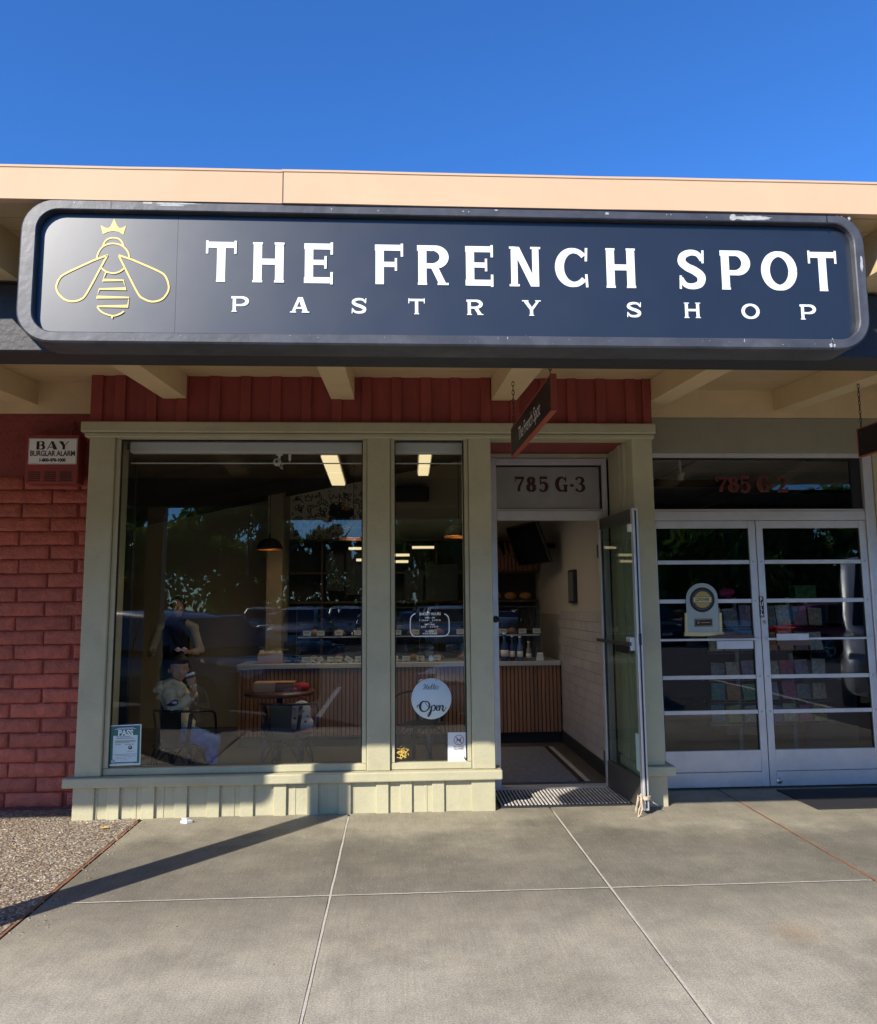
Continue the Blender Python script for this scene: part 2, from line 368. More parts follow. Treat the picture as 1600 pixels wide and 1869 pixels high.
def rib_obj(name, strokes, f, material, parent=None, lift0=.002, dl=.0004, local=False):
    """strokes: list of dict(p=[(u,v,w)..], s=smooth, c=closed) or filled polygons dict(f=[(u,v)..])"""
    bm = bmesh.new(); lift = lift0
    for s in strokes:
        if 'f' in s:
            try: bm.faces.new([bm.verts.new(f(u, v, lift)) for u, v in s['f']])
            except ValueError: pass
        else: ribbon(bm, s['p'], f, lift, s.get('s', False), s.get('c', False), s.get('n', 6))
        lift += dl
    me = bpy.data.meshes.new(name); bm.to_mesh(me); bm.free()
    return link(name, me, material, parent, local)
def arc(cx, cy, rx, ry, a0, a1, w, n=14, w2=None, wf=None):
    out = []
    for i in range(n+1):
        t = i/n; a = R(a0+(a1-a0)*t)
        ww = wf(a) if wf else w+(0 if w2 is None else (w2-w)*t)
        out.append((cx+rx*math.cos(a), cy+ry*math.sin(a), ww))
    return out
V, H = .20, .15
def bar(x0, y0, x1, y1, w): return dict(p=[(x0, y0, w), (x1, y1, w)])
def vserif(x, y): return bar(x-.15, y, x+.15, y, .055)      # foot serif for a vertical stem
def hserif(x, y, h=.13): return bar(x, y-h, x, y+h, .05)
def glyph(c):
    """copperplate-like capitals in a unit box: u 0..1, v 0..1 up"""
    s = []
    if c == 'T': s = [bar(.5, 0, .5, 1, V), bar(0.02, .925, .98, .925, H), vserif(.5, .025), bar(.03, .70, .03, 1.03, .055), bar(.97, .70, .97, 1.03, .055)]
    elif c == 'H': s = [bar(.17, 0, .17, 1, V), bar(.83, 0, .83, 1, V), bar(.17, .52, .83, .52, H), vserif(.17, .025), vserif(.17, .975), vserif(.83, .025), vserif(.83, .975)]
    elif c == 'E': s = [bar(.17, 0, .17, 1, V), bar(.0, .925, .97, .925, H), bar(0, .075, .97, .075, H), bar(.2, .52, .75, .52, .13), bar(.965, .72, .965, 1.03, .06), bar(.965, -.03, .965, .28, .06), bar(.75, .36, .75, .68, .055)]
    elif c == 'F': s = [bar(.17, 0, .17, 1, V), bar(.0, .925, .97, .925, H), bar(.2, .50, .75, .50, .13), bar(.965, .70, .965, 1.03, .06), bar(.75, .34, .75, .66, .055), vserif(.17, .025)]
    elif c == 'N': s = [bar(.16, 0, .16, 1, .16), bar(.84, 0, .84, 1, .16), dict(f=[(0.08, 1), (.32, 1), (.92, 0), (.68, 0)]), bar(0, .025, .32, .025, .055), bar(.68, .975, 1, .975, .055), bar(0, .975, .2, .975, .055)]
    elif c in 'PR':
        yb = .45 if c == 'P' else .50
        cy = (1+yb)/2-.03; ry = (.93-yb-.0)/2+.02
        s = [bar(.17, 0, .17, 1, V), bar(0, .93, .55, .93, .14), bar(.2, yb-.02, .55, yb-.02, .13), dict(p=arc(.52, (.93+yb-.02)/2, .36, (.93-yb+.02)/2, 90, -90, .14, 16, wf=lambda a: .13+.09*max(0, math.cos(a)))), vserif(.17, .025)]
        if c == 'R': s += [dict(f=[(.42, .48), (.66, .48), (.96, 0), (.72, 0)]), bar(.66, .025, 1.02, .025, .055)]
    elif c == 'O': s = [dict(p=arc(.5, .5, .40, .43, 0, 360, .2, 32, wf=lambda a: .14+.08*abs(math.cos(a))))]
    elif c == 'C': s = [dict(p=arc(.54, .5, .43, .43, 42, 318, .16, 28, wf=lambda a: .13+.09*max(0, -math.cos(a)))), bar(.93, .66, .95, 1.0, .06), bar(.95, .0, .93, .33, .06)]
    elif c == 'S': s = [dict(p=[(.88, .73, .10), (.74, .89, .13), (.48, .93, .15), (.22, .85, .18), (.16, .69, .20), (.34, .56, .20), (.62, .46, .21), (.83, .32, .21), (.78, .14, .18), (.52, .07, .15), (.26, .11, .13), (.11, .28, .10)], s=True), bar(.90, .66, .92, .99, .055), bar(.08, .0, .10, .34, .055)]
    elif c == 'A': s = [dict(f=[(0.02, 0), (.20, 0), (.57, 1), (.40, 1)]), dict(f=[(.70, 0), (.98, 0), (.66, 1), (.40, 1)]), bar(.28, .30, .76, .30, .12), bar(-.05, .03, .30, .03, .07), bar(.62, .03, 1.05, .03, .07)]
    elif c == 'Y': s = [bar(.5, 0, .5, .5, V), dict(f=[(.0, 1), (.26, 1), (.6, .44), (.40, .40)]), dict(f=[(.84, 1), (1., 1), (.6, .40), (.44, .44)]), vserif(.5, .03), bar(-.05, .97, .33, .97, .07), bar(.72, .97, 1.05, .97, .07)]
    return s
NUM = {  # bold slab numerals, unit box
 '7': [dict(f=[(.04, 1), (.96, 1), (.96, .82), (.18, .82)]), bar(.06, .66, .06, 1, .07), dict(f=[(.76, .84), (.96, .84), (.56, .32), (.54, 0), (.24, 0), (.34, .36)])],
 '8': [dict(p=arc(.5, .74, .25, .19, 0, 360, .2, 24, wf=lambda a: .10+.14*abs(math.cos(a)))), dict(p=arc(.5, .28, .31, .22, 0, 360, .2, 24, wf=lambda a: .10+.16*abs(math.cos(a))))],
 '5': [dict(f=[(.18, 1), (.88, 1), (.84, .84), (.26, .84)]), bar(.22, .48, .20, 1, .08), dict(p=[(.22, .50, .09), (.45, .62, .11), (.74, .50, .2), (.78, .28, .23), (.60, .07, .14), (.32, .05, .10), (.14, .17, .18)], s=True)],
 'G': [dict(p=arc(.50, .5, .37, .44, 40, 300, .2, 26, wf=lambda a: .10+.16*max(0, -math.cos(a)))), bar(.80, 0, .80, .42, .20), bar(.58, .43, 1., .43, .07), bar(.82, .64, .84, 1, .07)],
 '-': [bar(.1, .42, .9, .42, .16)],
 '3': [dict(p=[(.14, .80, .18), (.30, .93, .10), (.58, .93, .12), (.76, .76, .22), (.60, .55, .12), (.42, .53, .08)], s=True), dict(p=[(.44, .52, .08), (.66, .48, .14), (.82, .27, .23), (.62, .06, .14), (.32, .05, .10), (.12, .20, .18)], s=True)],
 '2': [dict(p=[(.14, .76, .18), (.30, .93, .11), (.60, .92, .14), (.78, .72, .22), (.60, .44, .18), (.20, .12, .12)], s=True), dict(f=[(.08, .0), (.90, .0), (.90, .17), (.12, .17)]), bar(.88, 0, .90, .30, .07)],
}
def put_glyph(name, strokes, quadpx, Y, material, parent, lift=.002):
    """strokes placed in the photo box (xl, xr, ytop, ybottom) on plane y=Y facing the street"""
    xl, xr, yt, yb = quadpx
    A = P((xl+xr)/2, yt, Y); B = P((xl+xr)/2, yb, Y); l_ = P(xl, (yt+yb)/2, Y); r_ = P(xr, (yt+yb)/2, Y)
    x0, x1, z0, z1 = l_.x, r_.x, B.z, A.z
    # widths are in units of the letter height; scale u so that widths stay even
    hgt = z1-z0; asp = (x1-x0)/hgt
    st = []
    for s in strokes:
        if 'f' in s: st.append(dict(f=[(u*asp, v) for u, v in s['f']]))
        else: st.append(dict(s, p=[(u*asp, v, ww) for u, v, ww in s['p']]))
    f = lambda u, v, l: Vector((x0+u*hgt, Y-l, z0+v*hgt))
    return rib_obj(name, st, f, material, parent, lift)
def text(name, body, size, material, parent, loc, rot=(R(90), 0, 0), align='CENTER', ext=.0004, bold=0.0, sx=1.0, space=1.0):
    cu = bpy.data.curves.new(name, 'FONT'); cu.body = body; cu.size = size; cu.align_x = align; cu.align_y = 'CENTER'
    cu.extrude = ext; cu.offset = bold; cu.space_character = space; cu.resolution_u = 3
    t = bpy.data.objects.new(name, cu); COL.objects.link(t)
    dg = bpy.context.evaluated_depsgraph_get(); me = bpy.data.meshes.new_from_object(t.evaluated_get(dg))
    bpy.data.objects.remove(t); me.name = name; me.materials.clear()
    me.transform(Matrix.Translation(loc) @ Euler(rot).to_matrix().to_4x4() @ Matrix.Diagonal((sx, 1, 1, 1)))
    return link(name, me, material, parent)
# ================================================================== SETTING: ground
YB, YD, YG2, YBR = 6.18, 6.85, 6.70, 6.52      # bay face, bakery door plane, neighbour door plane, brick wall
lot_mat = mat('asphalt', (.055, .055, .056), .85, var=.3, vscale=2, bump=.5, bscale=120)
MB().box(-160, 160, -220, 1.95, -.45, -.15).build('asphalt_lot', lot_mat)
tag(bpy.data.objects['asphalt_lot'], kind='structure')
kb = box('kerb', mat('kerb_concrete', (.33, .31, .27), .85, var=.15, bump=.4), None, -40, 40, 1.95, 2.11, -.45, -.004, .02); tag(kb, kind='structure')
base = box('ground', mat('under_slab', (.08, .07, .06), .9), None, -160, 160, 2.12, 60, -.6, -.03); tag(base, kind='structure')
pav = empty('pavement', kind='structure')
xs = [-1.945, -.375, 1.20, 2.745, 4.32, 5.9]
ys = [2.12, 2.90, 4.505, 7.2]
for j in range(3):
    for i in range(5):
        g = .006
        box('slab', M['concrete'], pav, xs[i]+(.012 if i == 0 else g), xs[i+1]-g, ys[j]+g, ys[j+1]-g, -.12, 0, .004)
# pale joint filler, slightly proud and uneven
for x, wd in ((xs[1], .013), (xs[2], .013)):
    b = MB(); y = 2.15; 
    pts = []
    while y < 6.16: pts.append(y); y += .09
    bm = b.bm; L_ = []; 
    for y in pts: 
        d = random.uniform(-.0010, .0010); h = wd/2*random.uniform(.75, 1.1)
        L_.append((bm.verts.new((x-h+d, y, .001)), bm.verts.new((x+h+d, y, .001))))
    for a, c in zip(L_, L_[1:]): bm.faces.new((a[0], a[1], c[1], c[0]))
    b.build('joint_filler', M['caulk'], pav)
b = MB(); bm = b.bm; L_ = []; x = -1.8
while x < 2.72:
    d = random.uniform(-.0008, .0008); h = .0060*random.uniform(.75, 1.1)
    L_.append((bm.verts.new((x, 4.505-h+d, .0015)), bm.verts.new((x, 4.505+h+d, .0015)))); x += .09
for a, c in zip(L_, L_[1:]): bm.faces.new((a[0], a[1], c[1], c[0]))
b.build('joint_filler', M['caulk'], pav)
for x, w_ in ((-1.951, .022), (2.745, .020)):
    b = MB(); bm = b.bm; L_ = []; y = 2.15
    while y < (6.14 if x < 0 else 6.62):
        h = w_/2*random.uniform(.55, 1.1); L_.append((bm.verts.new((x-h, y, .0008)), bm.verts.new((x+h, y, .0008)))); y += .06
    for a, c in zip(L_, L_[1:]): bm.faces.new((a[0], a[1], c[1], c[0]))
    b.build('expansion_strip', M['orange_wood'], pav)
ag = box('aggregate_paving', M['aggregate'], None, -9, -1.965, 2.12, 7.0, -.12, -.001, .003); tag(ag, kind='structure')
# loose pebbles standing proud on the aggregate
bm = bmesh.new()
for i in range(2600):
    x = random.uniform(-3.5, -1.98) if i % 26 else -1.96+abs(random.gauss(0, .10)); y = random.uniform(3.6, 6.45) if i % 26 else random.uniform(3.9, 6.1); s = random.uniform(.0035, .0085)
    q = bmesh.ops.create_icosphere(bm, subdivisions=1, radius=1)['verts']; rot = Euler((0, 0, random.uniform(0, 6))).to_matrix()
    ex = random.uniform(.7, 1.5)
    for v in q: v.co = rot @ Vector((v.co.x*s*ex, v.co.y*s, v.co.z*s*.6)) + Vector((x, y, .0005))
me = bpy.data.meshes.new('pebbles'); bm.to_mesh(me); bm.free()
o = link('pebbles', me, M['aggregate']); tag(o, 'small tan and grey pebbles set in the paving by the brick wall', 'pebbles', kind='stuff')
fl = box('floor', mat('shop_floor', (.085, .078, .072), .45, var=.2, vscale=4, bump=.1), None, -2.40, .618, 6.345, 13, -.02, .03); tag(fl, kind='structure')
fl = box('floor', bpy.data.materials['shop_floor'], None, .619, 1.95, 6.925, 13, -.02, .03); tag(fl, kind='structure')
fl = box('floor', bpy.data.materials['shop_floor'], None, -6, -2.401, 6.80, 13, -.02, .03); tag(fl, kind='structure')
fl = box('floor', mat('neighbour_floor', (.07, .068, .07), .5, var=.2, vscale=4), None, 2.0, 9, 6.78, 14, -.02, .02); tag(fl, kind='structure')

# ================================================================== BRICK WALL
bw = empty('brick_wall', (-3.5, YBR, 0), label='red painted slump brick wall left of the bakery window', cat='wall')
box('backing', M['mortar'], bw, -9, -2.42, YBR+.012, YBR+.25, -.1, 3.23)
box('smooth_patch', M['mortar'], bw, -9, -2.43, YBR+.003, YBR+.0115, 2.735, 3.228)
bmesh_variants = []
for k in range(7):
    bm = bmesh.new(); gx_ = [-.2215, -.214, -.18, -.145, -.11, -.07, -.03, .01, .05, .09, .13, .17, .214, .2215]; gz_ = [-.0545, -.0475, -.02, .015, .0475, .0545]
    wob = [random.uniform(-.0036, .0030) for _ in gx_]; wob2 = [random.uniform(-.0030, .0034) for _ in gx_]
    vv = {}
    for i, x in enumerate(gx_):
        for j, z in enumerate(gz_):
            ed_ = (i in (0, len(gx_)-1)) or (j in (0, len(gz_)-1))
            y = -.045+(.008+random.uniform(-.002, .003) if ed_ else random.uniform(-.0042, .0036))
            zz = z+(wob[i] if j < 2 else wob2[i] if j > 3 else 0)
            vv[i, j] = bm.verts.new((x, y, zz))
    for i in range(len(gx_)-1):
        for j in range(len(gz_)-1): bm.faces.new((vv[i, j], vv[i+1, j], vv[i+1, j+1], vv[i, j+1]))
    be = [e for e in bm.edges if e.is_boundary]; r_ = bmesh.ops.extrude_edge_only(bm, edges=be)
    for v in [g_ for g_ in r_['geom'] if isinstance(g_, bmesh.types.BMVert)]: v.co.y = .045
    bmesh.ops.recalc_face_normals(bm, faces=bm.faces[:])
    me = bpy.data.meshes.new('brick'); bm.to_mesh(me); bm.free()
    for p in me.polygons: p.use_smooth = True
    me.materials.append(M['brick']); bmesh_variants.append(me)
row = 0; z = .075
while z < 2.72:
    x = -2.66+(.0 if row % 2 else -.235)+random.uniform(-.012, .012)
    n_ = 0
    while x > -4.4:
        # neighbours of the bay are cut short: keep the brick end behind the post
        o = link('brick', bmesh_variants[random.randrange(7)], None, bw)
        o.location = (x, YBR-.001+.045+random.uniform(-.003, .002), z); o.rotation_euler = (0, R(random.uniform(-.4, .4)), 0)
        x -= .457+random.uniform(-.006, .006); n_ += 1
    if row % 2 == 0:
        o = link('brick', bmesh_variants[row % 7], None, bw); o.scale = (.46, 1, 1)
        o.location = (-2.66+.115, YBR+.043, z)
    z += .1165; row += 1

# ================================================================== BAKERY STOREFRONT
sf = empty('bakery_storefront', (-.2, YB, 0), label='sage green framed bakery shopfront with red boards above its windows', cat='shopfront')
S = M['sage']
# posts
box('post', S, sf, -2.462, -2.265, YB, YB+.34, .315, 2.99, .006)
box('post', S, sf, -.243, -.058, YB+.008, YB+.16, .315, 2.985, .005)
box('post', S, sf, .585, .768, YB, YD-.0, .315, 2.99, .006)
pr = box('post', S, sf, 1.95, 2.122, YB, YG2+.05, .315, 2.99, .006)
box('post_foot', S, sf, 1.965, 2.135, YB+.002, YG2-.01, -.01, .238, .005)
box('post_foot', S, sf, .62, .765, YB+.012, YD-.01, -.01, .238, .005)
# inner stops beside glass
for a, c in ((-2.262, -2.225), (-.28, -.246), (-.055, -.022), (.55, .582)):
    box('window_stop', S, sf, a, c, YB+.03, YB+.10, .37, 2.945, .003)
for a, c in ((-2.262, -.246), (-.055, .582)):
    box('window_stop', S, sf, a, c, YB+.028, YB+.10, .317, .368, .004)
    box('window_stop', S, sf, a, c, YB+.028, YB+.10, 2.947, 2.985, .004)
    box('gasket', M['black'], sf, a+.034, a+.042, YB+.045, YB+.075, .372, 2.942)
    box('gasket', M['black'], sf, c-.044, c-.036, YB+.045, YB+.075, .372, 2.942)
    box('gasket', M['black'], sf, a+.046, c-.046, YB+.045, YB+.075, 2.936, 2.944)
# header moulding
box('header', S, sf, -2.525, 2.150, YB-.035, YB+.17, 2.992, 3.078, .010, seg=2)
box('header_cap', S, sf, -2.50, 2.140, YB-.012, YB+.17, 2.955, 2.989, .006)
# sill board
box('sill_board', S, sf, -2.535, .815, YB-.045, YB+.16, .241, .314, .010, seg=2)
box('sill_board', S, sf, 1.895, 2.19, YB-.045, YG2-.03, .241, .314, .010, seg=2)
# skirt with battens (right edges measured on the photo)
box('skirt_board', S, sf, -2.455, .612, YB+.018, YB+.14, -.01, .2395)
box('corner_board', S, sf, -2.466, P(171, 1470, YB).x, YB-.004, YB+.0175, -.01, .239, .004)
for px_, w_ in ((218, .095), (282, .10), (342, .10), (401, .10), (463, .105), (523, .10), (581, .09), (641, .10), (710, .10), (753, .098), (812, .10), (905, .19)):
    xr = P(px_, 1470, YB).x; box('batten', S, sf, xr-w_, xr-.004, YB-.002-random.uniform(0, .003), YB+.0175, -.008, .2385, .003)
    if random.random() < .6:
        xm = xr-w_-.02-random.uniform(.03, .09); box('batten_seam', S, sf, xm, xm+.022, YB+.014, YB+.0176, -.006, .238, .0015)
# red board and batten frieze
box('frieze_board', M['redpaint'], sf, -2.47, 2.132, YB+.03, YB+.22, 3.080, 3.476)
rx = [(165, 186), (208, 228), (267, 285), (322, 342), (381, 401), (438, 457), (494, 512), (550, 568), (605, 623), (660, 677), (715, 732), (768, 787), (822, 840), (877, 895), (931, 948), (985, 1000), (1035, 1052), (1088, 1105), (1142, 1160), (1173, 1188)]
for a, c in rx:
    box('frieze_batten', M['redpaint'], sf, P(a, 730, YB).x, P(c, 730, YB).x, YB+.004, YB+.0295, 3.081, 3.475, .003)
# alcove
box('alcove_ceiling', M['redpaint'], sf, .77, 1.948, YB+.172, YD+.1, 2.960, 2.99)
box('door_header', S, sf, .77, 1.948, YD-.02, YD+.1, 2.915, 2.958, .004)
for x in (1.905, ):
    box('return_panel', S, sf, 1.925, 1.949, YB+.18, YD-.03, .315, 2.955)
    box('return_panel', S, sf, 1.912, 1.9245, YB+.26, YB+.36, .315, 2.955, .003)
# windows
def win(x0, x1, label=None):
    f = box('window', M['black'], sf, x0+.04, x1-.04, YB+.078, YB+.10, .372, .378)
    g = box('pane', M['glass'], f, x0+.036, x1-.036, YB+.056, YB+.062, .371, 2.944)
    return g
win(-2.262, -.246); win(-.055, .582)
# white roller blind housings behind the tops of the windows
for a, c in ((-2.20, -.25), (-.03, .56)):
    bl = box('roller_blind', M['white'], sf, a, c, YB+.16, YB+.24, 2.862, 2.955, .01)
    box('blind_rail', M['white'], bl, a+.005, c-.005, YB+.19, YB+.205, 2.775, 2.783)
# door frame
A = M['alu']
box('door_jamb', A, sf, .842, .895, YD-.03, YD+.05, .0, 2.912, .004)
box('door_jamb', A, sf, .771, .840, YD-.012, YD+.05, .0, 2.912, .003)
box('door_jamb', A, sf, 1.862, 1.91, YD-.03, YD+.05, .0, 2.912, .004)
box('door_transom_bar', A, sf, .896, 1.861, YD-.03, YD+.05, 2.345, 2.43, .004)
box('door_transom_bar', A, sf, .896, 1.861, YD-.02, YD+.04, 2.432, 2.447, .003)
box('door_transom_bar', A, sf, .896, 1.861, YD-.03, YD+.05, 2.85, 2.911, .004)
box('gasket', M['black'], sf, .898, 1.86, YD-.014, YD+.02, 2.836, 2.848)
box('gasket', M['black'], sf, 1.845, 1.86, YD-.014, YD+.02, 2.45, 2.834)
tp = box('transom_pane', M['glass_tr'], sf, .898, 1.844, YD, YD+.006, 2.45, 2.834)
box('threshold', A, sf, .80, 1.93, YD-.06, YD+.07, .001, .022, .006)
lk = MB().lathe([(0, -.006), (.018, -.006), (.022, 0), (.030, .0), (.030, .006), (0, .006)], (.868, YD-.034, 1.463), 16, 'Y').build('strike_lock', M['blackmet'], sf)
# numerals 785 G-3
def number(body, quads, Y, parent, edge=True):
    rn_ = M['red_num'] if edge else M['red_num2']
    for ch, (a, c, t, b_) in zip(body, quads):
        if edge:
            o = put_glyph('numeral_edge', NUM[ch], (a-1.5, c+1.0, t-1.0, b_+1.5), Y, M['gold_edge'], parent, .0012)
        put_glyph('numeral', NUM[ch], (a, c, t, b_), Y, rn_, parent, .004)
number('785G-3', [(939, 957, 870, 897), (960, 978, 870, 898), (982, 1001, 870, 898), (1013, 1036, 870, 898), (1039, 1047, 870, 898), (1048, 1068, 870, 898)], YD-.001, sf, False)

# open door leaf (hinged on the right jamb, swung out over the pavement)
hinge = Vector((1.822, 6.80, 0)); tip = Vector((1.885, 5.955, 0)); dv = tip-hinge; dl = dv.length; ang = math.atan2(dv.y, dv.x)
dr = empty('door', tuple(hinge), ang); dr.parent = sf; dr.matrix_parent_inverse = Matrix.Translation(-sf.location)
tag(dr, 'open glass door of the bakery folded back against the right post')
def dl_box(n, m_, x0, x1, y0, y1, z0, z1, bev=.003): return box(n, m_, dr, x0, x1, y0, y1, z0, z1, bev, local=True)
ZT = 2.345
dl_box('stile', A, 0, .052, -.022, .022, .03, ZT)
dl_box('stile', A, dl-.052, dl, -.022, .022, .03, ZT)
dl_box('top_rail', M['alu_dark'], .053, dl-.053, -.021, .021, ZT-.10, ZT-.001)
dl_box('bottom_rail', M['alu_dark'], .053, dl-.053, -.021, .021, .031, .25)
dl_box('glazing_bead', M['black'], .053, .062, -.010, .010, .252, ZT-.102, 0)
dl_box('glazing_bead', M['black'], dl-.062, dl-.053, -.010, .010, .252, ZT-.102, 0)
dl_box('door_pane', M['glass_door'], .063, dl-.063, -.003, .003, .252, ZT-.102, 0)
pb = dl_box('push_bar', M['alu_dark'], .03, dl-.03, -.075, -.058, 1.262, 1.292)
dl_box('push_plate', M['black'], dl-.36, dl-.05, -.074, -.03, 1.20, 1.259, .006)
dl_box('lock_case', A, dl-.14, dl-.045, -.062, -.024, 1.225, 1.33, .004)
dl_box('lock_edge', M['black'], dl+.0005, dl+.003, -.006, .006, .05, ZT-.02, 0)
dl_box('lock_bolt', M['black'], dl+.0032, dl+.007, -.010, .010, 1.27, 1.36, 0)
dl_box('top_pivot', M['white'], dl-.06, dl-.012, -.05, -.023, 2.16, 2.22, .004)
dl_box('sticker', mat('pale_sticker', (.45, .60, .56), .5), dl-.16, dl-.075, -.006, -.0035, .30, .58, 0)
dl_box('hinge', M['alu_dark'], -.02, .01, -.03, .03, 2.0, 2.12); dl_box('hinge', M['alu_dark'], -.02, .01, -.03, .03, .2, .32)
# etched swirl lines on the door glass
sw = []
for k in range(16):
    z_ = 2.10-k*.03
    sw.append(dict(p=[(.30, z_, .003), (.34, z_+.012, .003), (.38, z_, .003), (.41, z_+.008, .003)], s=True))
for k in range(5):
    sw.append(dict(p=arc(.36+.05*(k % 2), 1.52-.07*k, .05, .035, 60, 330, .003, 10)))
rib_obj('etched_swirl', sw, lambda u, v, l: Vector((u, -.004-l, v)), M['black'], dr, .001, .0003, local=True)
# twine tied round the foot of the door
tw = empty('twine', (1.87, 5.98, 0), label='frayed pale twine knotted round the foot of the open door', cat='twine')
tm = mat('twine', (.62, .50, .36), .9, var=.3, vscale=60, bump=.5)
b = MB()
for k in range(3):
    cx, cy = 1.882, 5.975; rr_ = .036+.002*k
    b.tube([(cx+rr_*math.cos(t*.7), cy+rr_*1.1*math.sin(t*.7), .115+.010*k+.002*math.sin(t)) for t in range(9)], .0045, 6, closed=True)
for k in range(9):
    a = random.uniform(2.2, 4.6); ln = random.uniform(.03, .07); z0 = random.uniform(.10, .14)
    b.tube([(1.845, 5.95, z0), (1.845+ln*.5*math.cos(a), 5.95+ln*.5*math.sin(a), z0+random.uniform(-.02, .03)), (1.845+ln*math.cos(a), 5.95+ln*math.sin(a), max(.006, z0-random.uniform(.02, .11)))], [.0032, .0028, .0015], 5)
b.tube([(1.85, 5.95, .11), (1.81, 5.91, .05), (1.80, 5.90, .008), (1.795, 5.89, .006)], .0036, 6)
b.tube([(1.85, 5.95, .11), (1.83, 5.89, .06), (1.815, 5.895, .02), (1.80, 5.888, .007)], .0036, 6)
b.tube([(1.91, 5.98, .13), (1.95, 5.99, .08), (1.985, 5.99, .06)], .0035, 6)
b.build('strand', tm, tw)

# ================================================================== CANOPY ROOF
SL = .075
def zr(y): return 3.28-SL*(6.18-y)          # underside of rafters
def zs(y): return zr(y)+.19                 # underside of roof boards
cp = empty('canopy_roof', (0, 3.5, 2.74), label='low timber canopy with charcoal beam, cream rafters and peach metal edge', cat='canopy')
YBM = 3.42
box('beam', M['beam'], cp, -9, 10, YBM, YBM+.20, 2.742, 3.055, .006)
C_ = M['cream']
for i, xl in enumerate([-5.89, -4.56, -3.23, -1.90, -.54, .785, 2.135, 3.42, 4.76]):
    y1 = YB+.028 if -2.5 < xl < 2.0 else 6.64 if xl > 2 else YBR-.001
    if i in (2,): y1 = YBR-.001
    w_ = .19 if xl < .7 or xl > 1 else .21
    b = MB(); y0 = 3.035
    b.prism([(xl, y0, zr(y0)), (xl, y1, zr(y1)), (xl, y1, zs(y1)-.002), (xl, y0, zs(y0)-.002)], (w_, 0, 0))
    b.build('rafter', C_, cp)
# roof boards run along the street: one plank object per course
soff = mat('cream_boards', (.58, .43, .24), .6, var=.10, vscale=4, bump=.3, bscale=20, stretch=(.3, 1, 1), dirt=.2, dcol=(.35, .24, .12))
y = 3.035; k = 0
while y < 6.72:
    y2 = y+.140
    b = MB(); b.prism([(-9, y+.002, zs(y)), (-9, y2-.002, zs(y2)), (-9, y2-.002, zs(y2)+.035), (-9, y+.002, zs(y)+.035)], (19, 0, 0)); b.build('roof_board', soff, cp)
    y = y2
b = MB(); b.prism([(-9, 3.02, zs(3.02)+.037), (-9, 9, zs(3.02)+.5), (-9, 9, zs(3.02)+.6), (-9, 3.02, zs(3.02)+.12)], (19, 0, 0)); b.build('roof_deck', mat('roofing', (.3, .27, .24), .9), cp)
xr_ = [-5.89, -4.56, -3.23, -1.90, -.54, .785, 2.135, 3.42, 4.76]
for a, c in zip(xr_, xr_[1:]):
    b = MB(); b.prism([(a+.192, YBM+.06, 3.07), (c-.002, YBM+.06, 3.07), (c-.002, YBM+.06, zs(YBM+.06)-.004), (a+.192, YBM+.06, zs(YBM+.06)-.004)], (0, .04, 0)); b.build('blocking', C_, cp)
# fascia, two lengths of bent metal meeting at a lapped seam
xs_ = P(517, 350, 3.0).x
for a, c, dy in ((-9, xs_, 0), (xs_-.006, 10, .004)):
    bm = bmesh.new()
    n_ = 40; prof = [(3.034, 3.234), (2.996, 3.234), (2.996, 3.366), (2.9925, 3.369), (2.9925, 3.378), (3.10, 3.384)]
    rings = []
    for i in range(n_+1):
        x = a+(c-a)*i/n_; wv = .0016*math.sin(x*3.1)+.001*math.sin(x*9.7)
        rings.append([bm.verts.new((x, yy-dy+wv, zz)) for yy, zz in prof])
    for A_, B_ in zip(rings, rings[1:]):
        for j in range(len(prof)-1): bm.faces.new((A_[j], A_[j+1], B_[j+1], B_[j]))
    me = bpy.data.meshes.new('fascia'); bm.to_mesh(me); bm.free(); link('fascia', me, M['fascia'], cp)
box('fascia_backing', M['cream'], cp, -9, 10, 3.0, 3.033, 3.24, 3.34)
box('seam', M['beam'], cp, xs_-.003, xs_+.001, 2.9905, 2.9925, 3.236, 3.372)
box('plate', M['beam'], cp, -9, 10, YBM+.02, YBM+.18, 3.056, 3.068)
# post left of the picture (its shadow crosses the pavement)
for px_ in (-2.76, 7.9):
    box('post', M['sage'], cp, px_-.09, px_+.09, YBM+.01, YBM+.19, 0, 2.741, .006)
# cream frieze walls
fz = box('upper_wall', C_, None, -9, -2.475, YBR-.004, YBR+.3, 3.232, 3.60, .003); tag(fz, 'cream painted band above the red brick wall', 'wall')
fz = box('upper_wall', C_, None, 2.16, 9, 6.645, 6.9, 3.252, 3.60, .003); tag(fz, 'cream painted band above the neighbouring glass doors', 'wall')
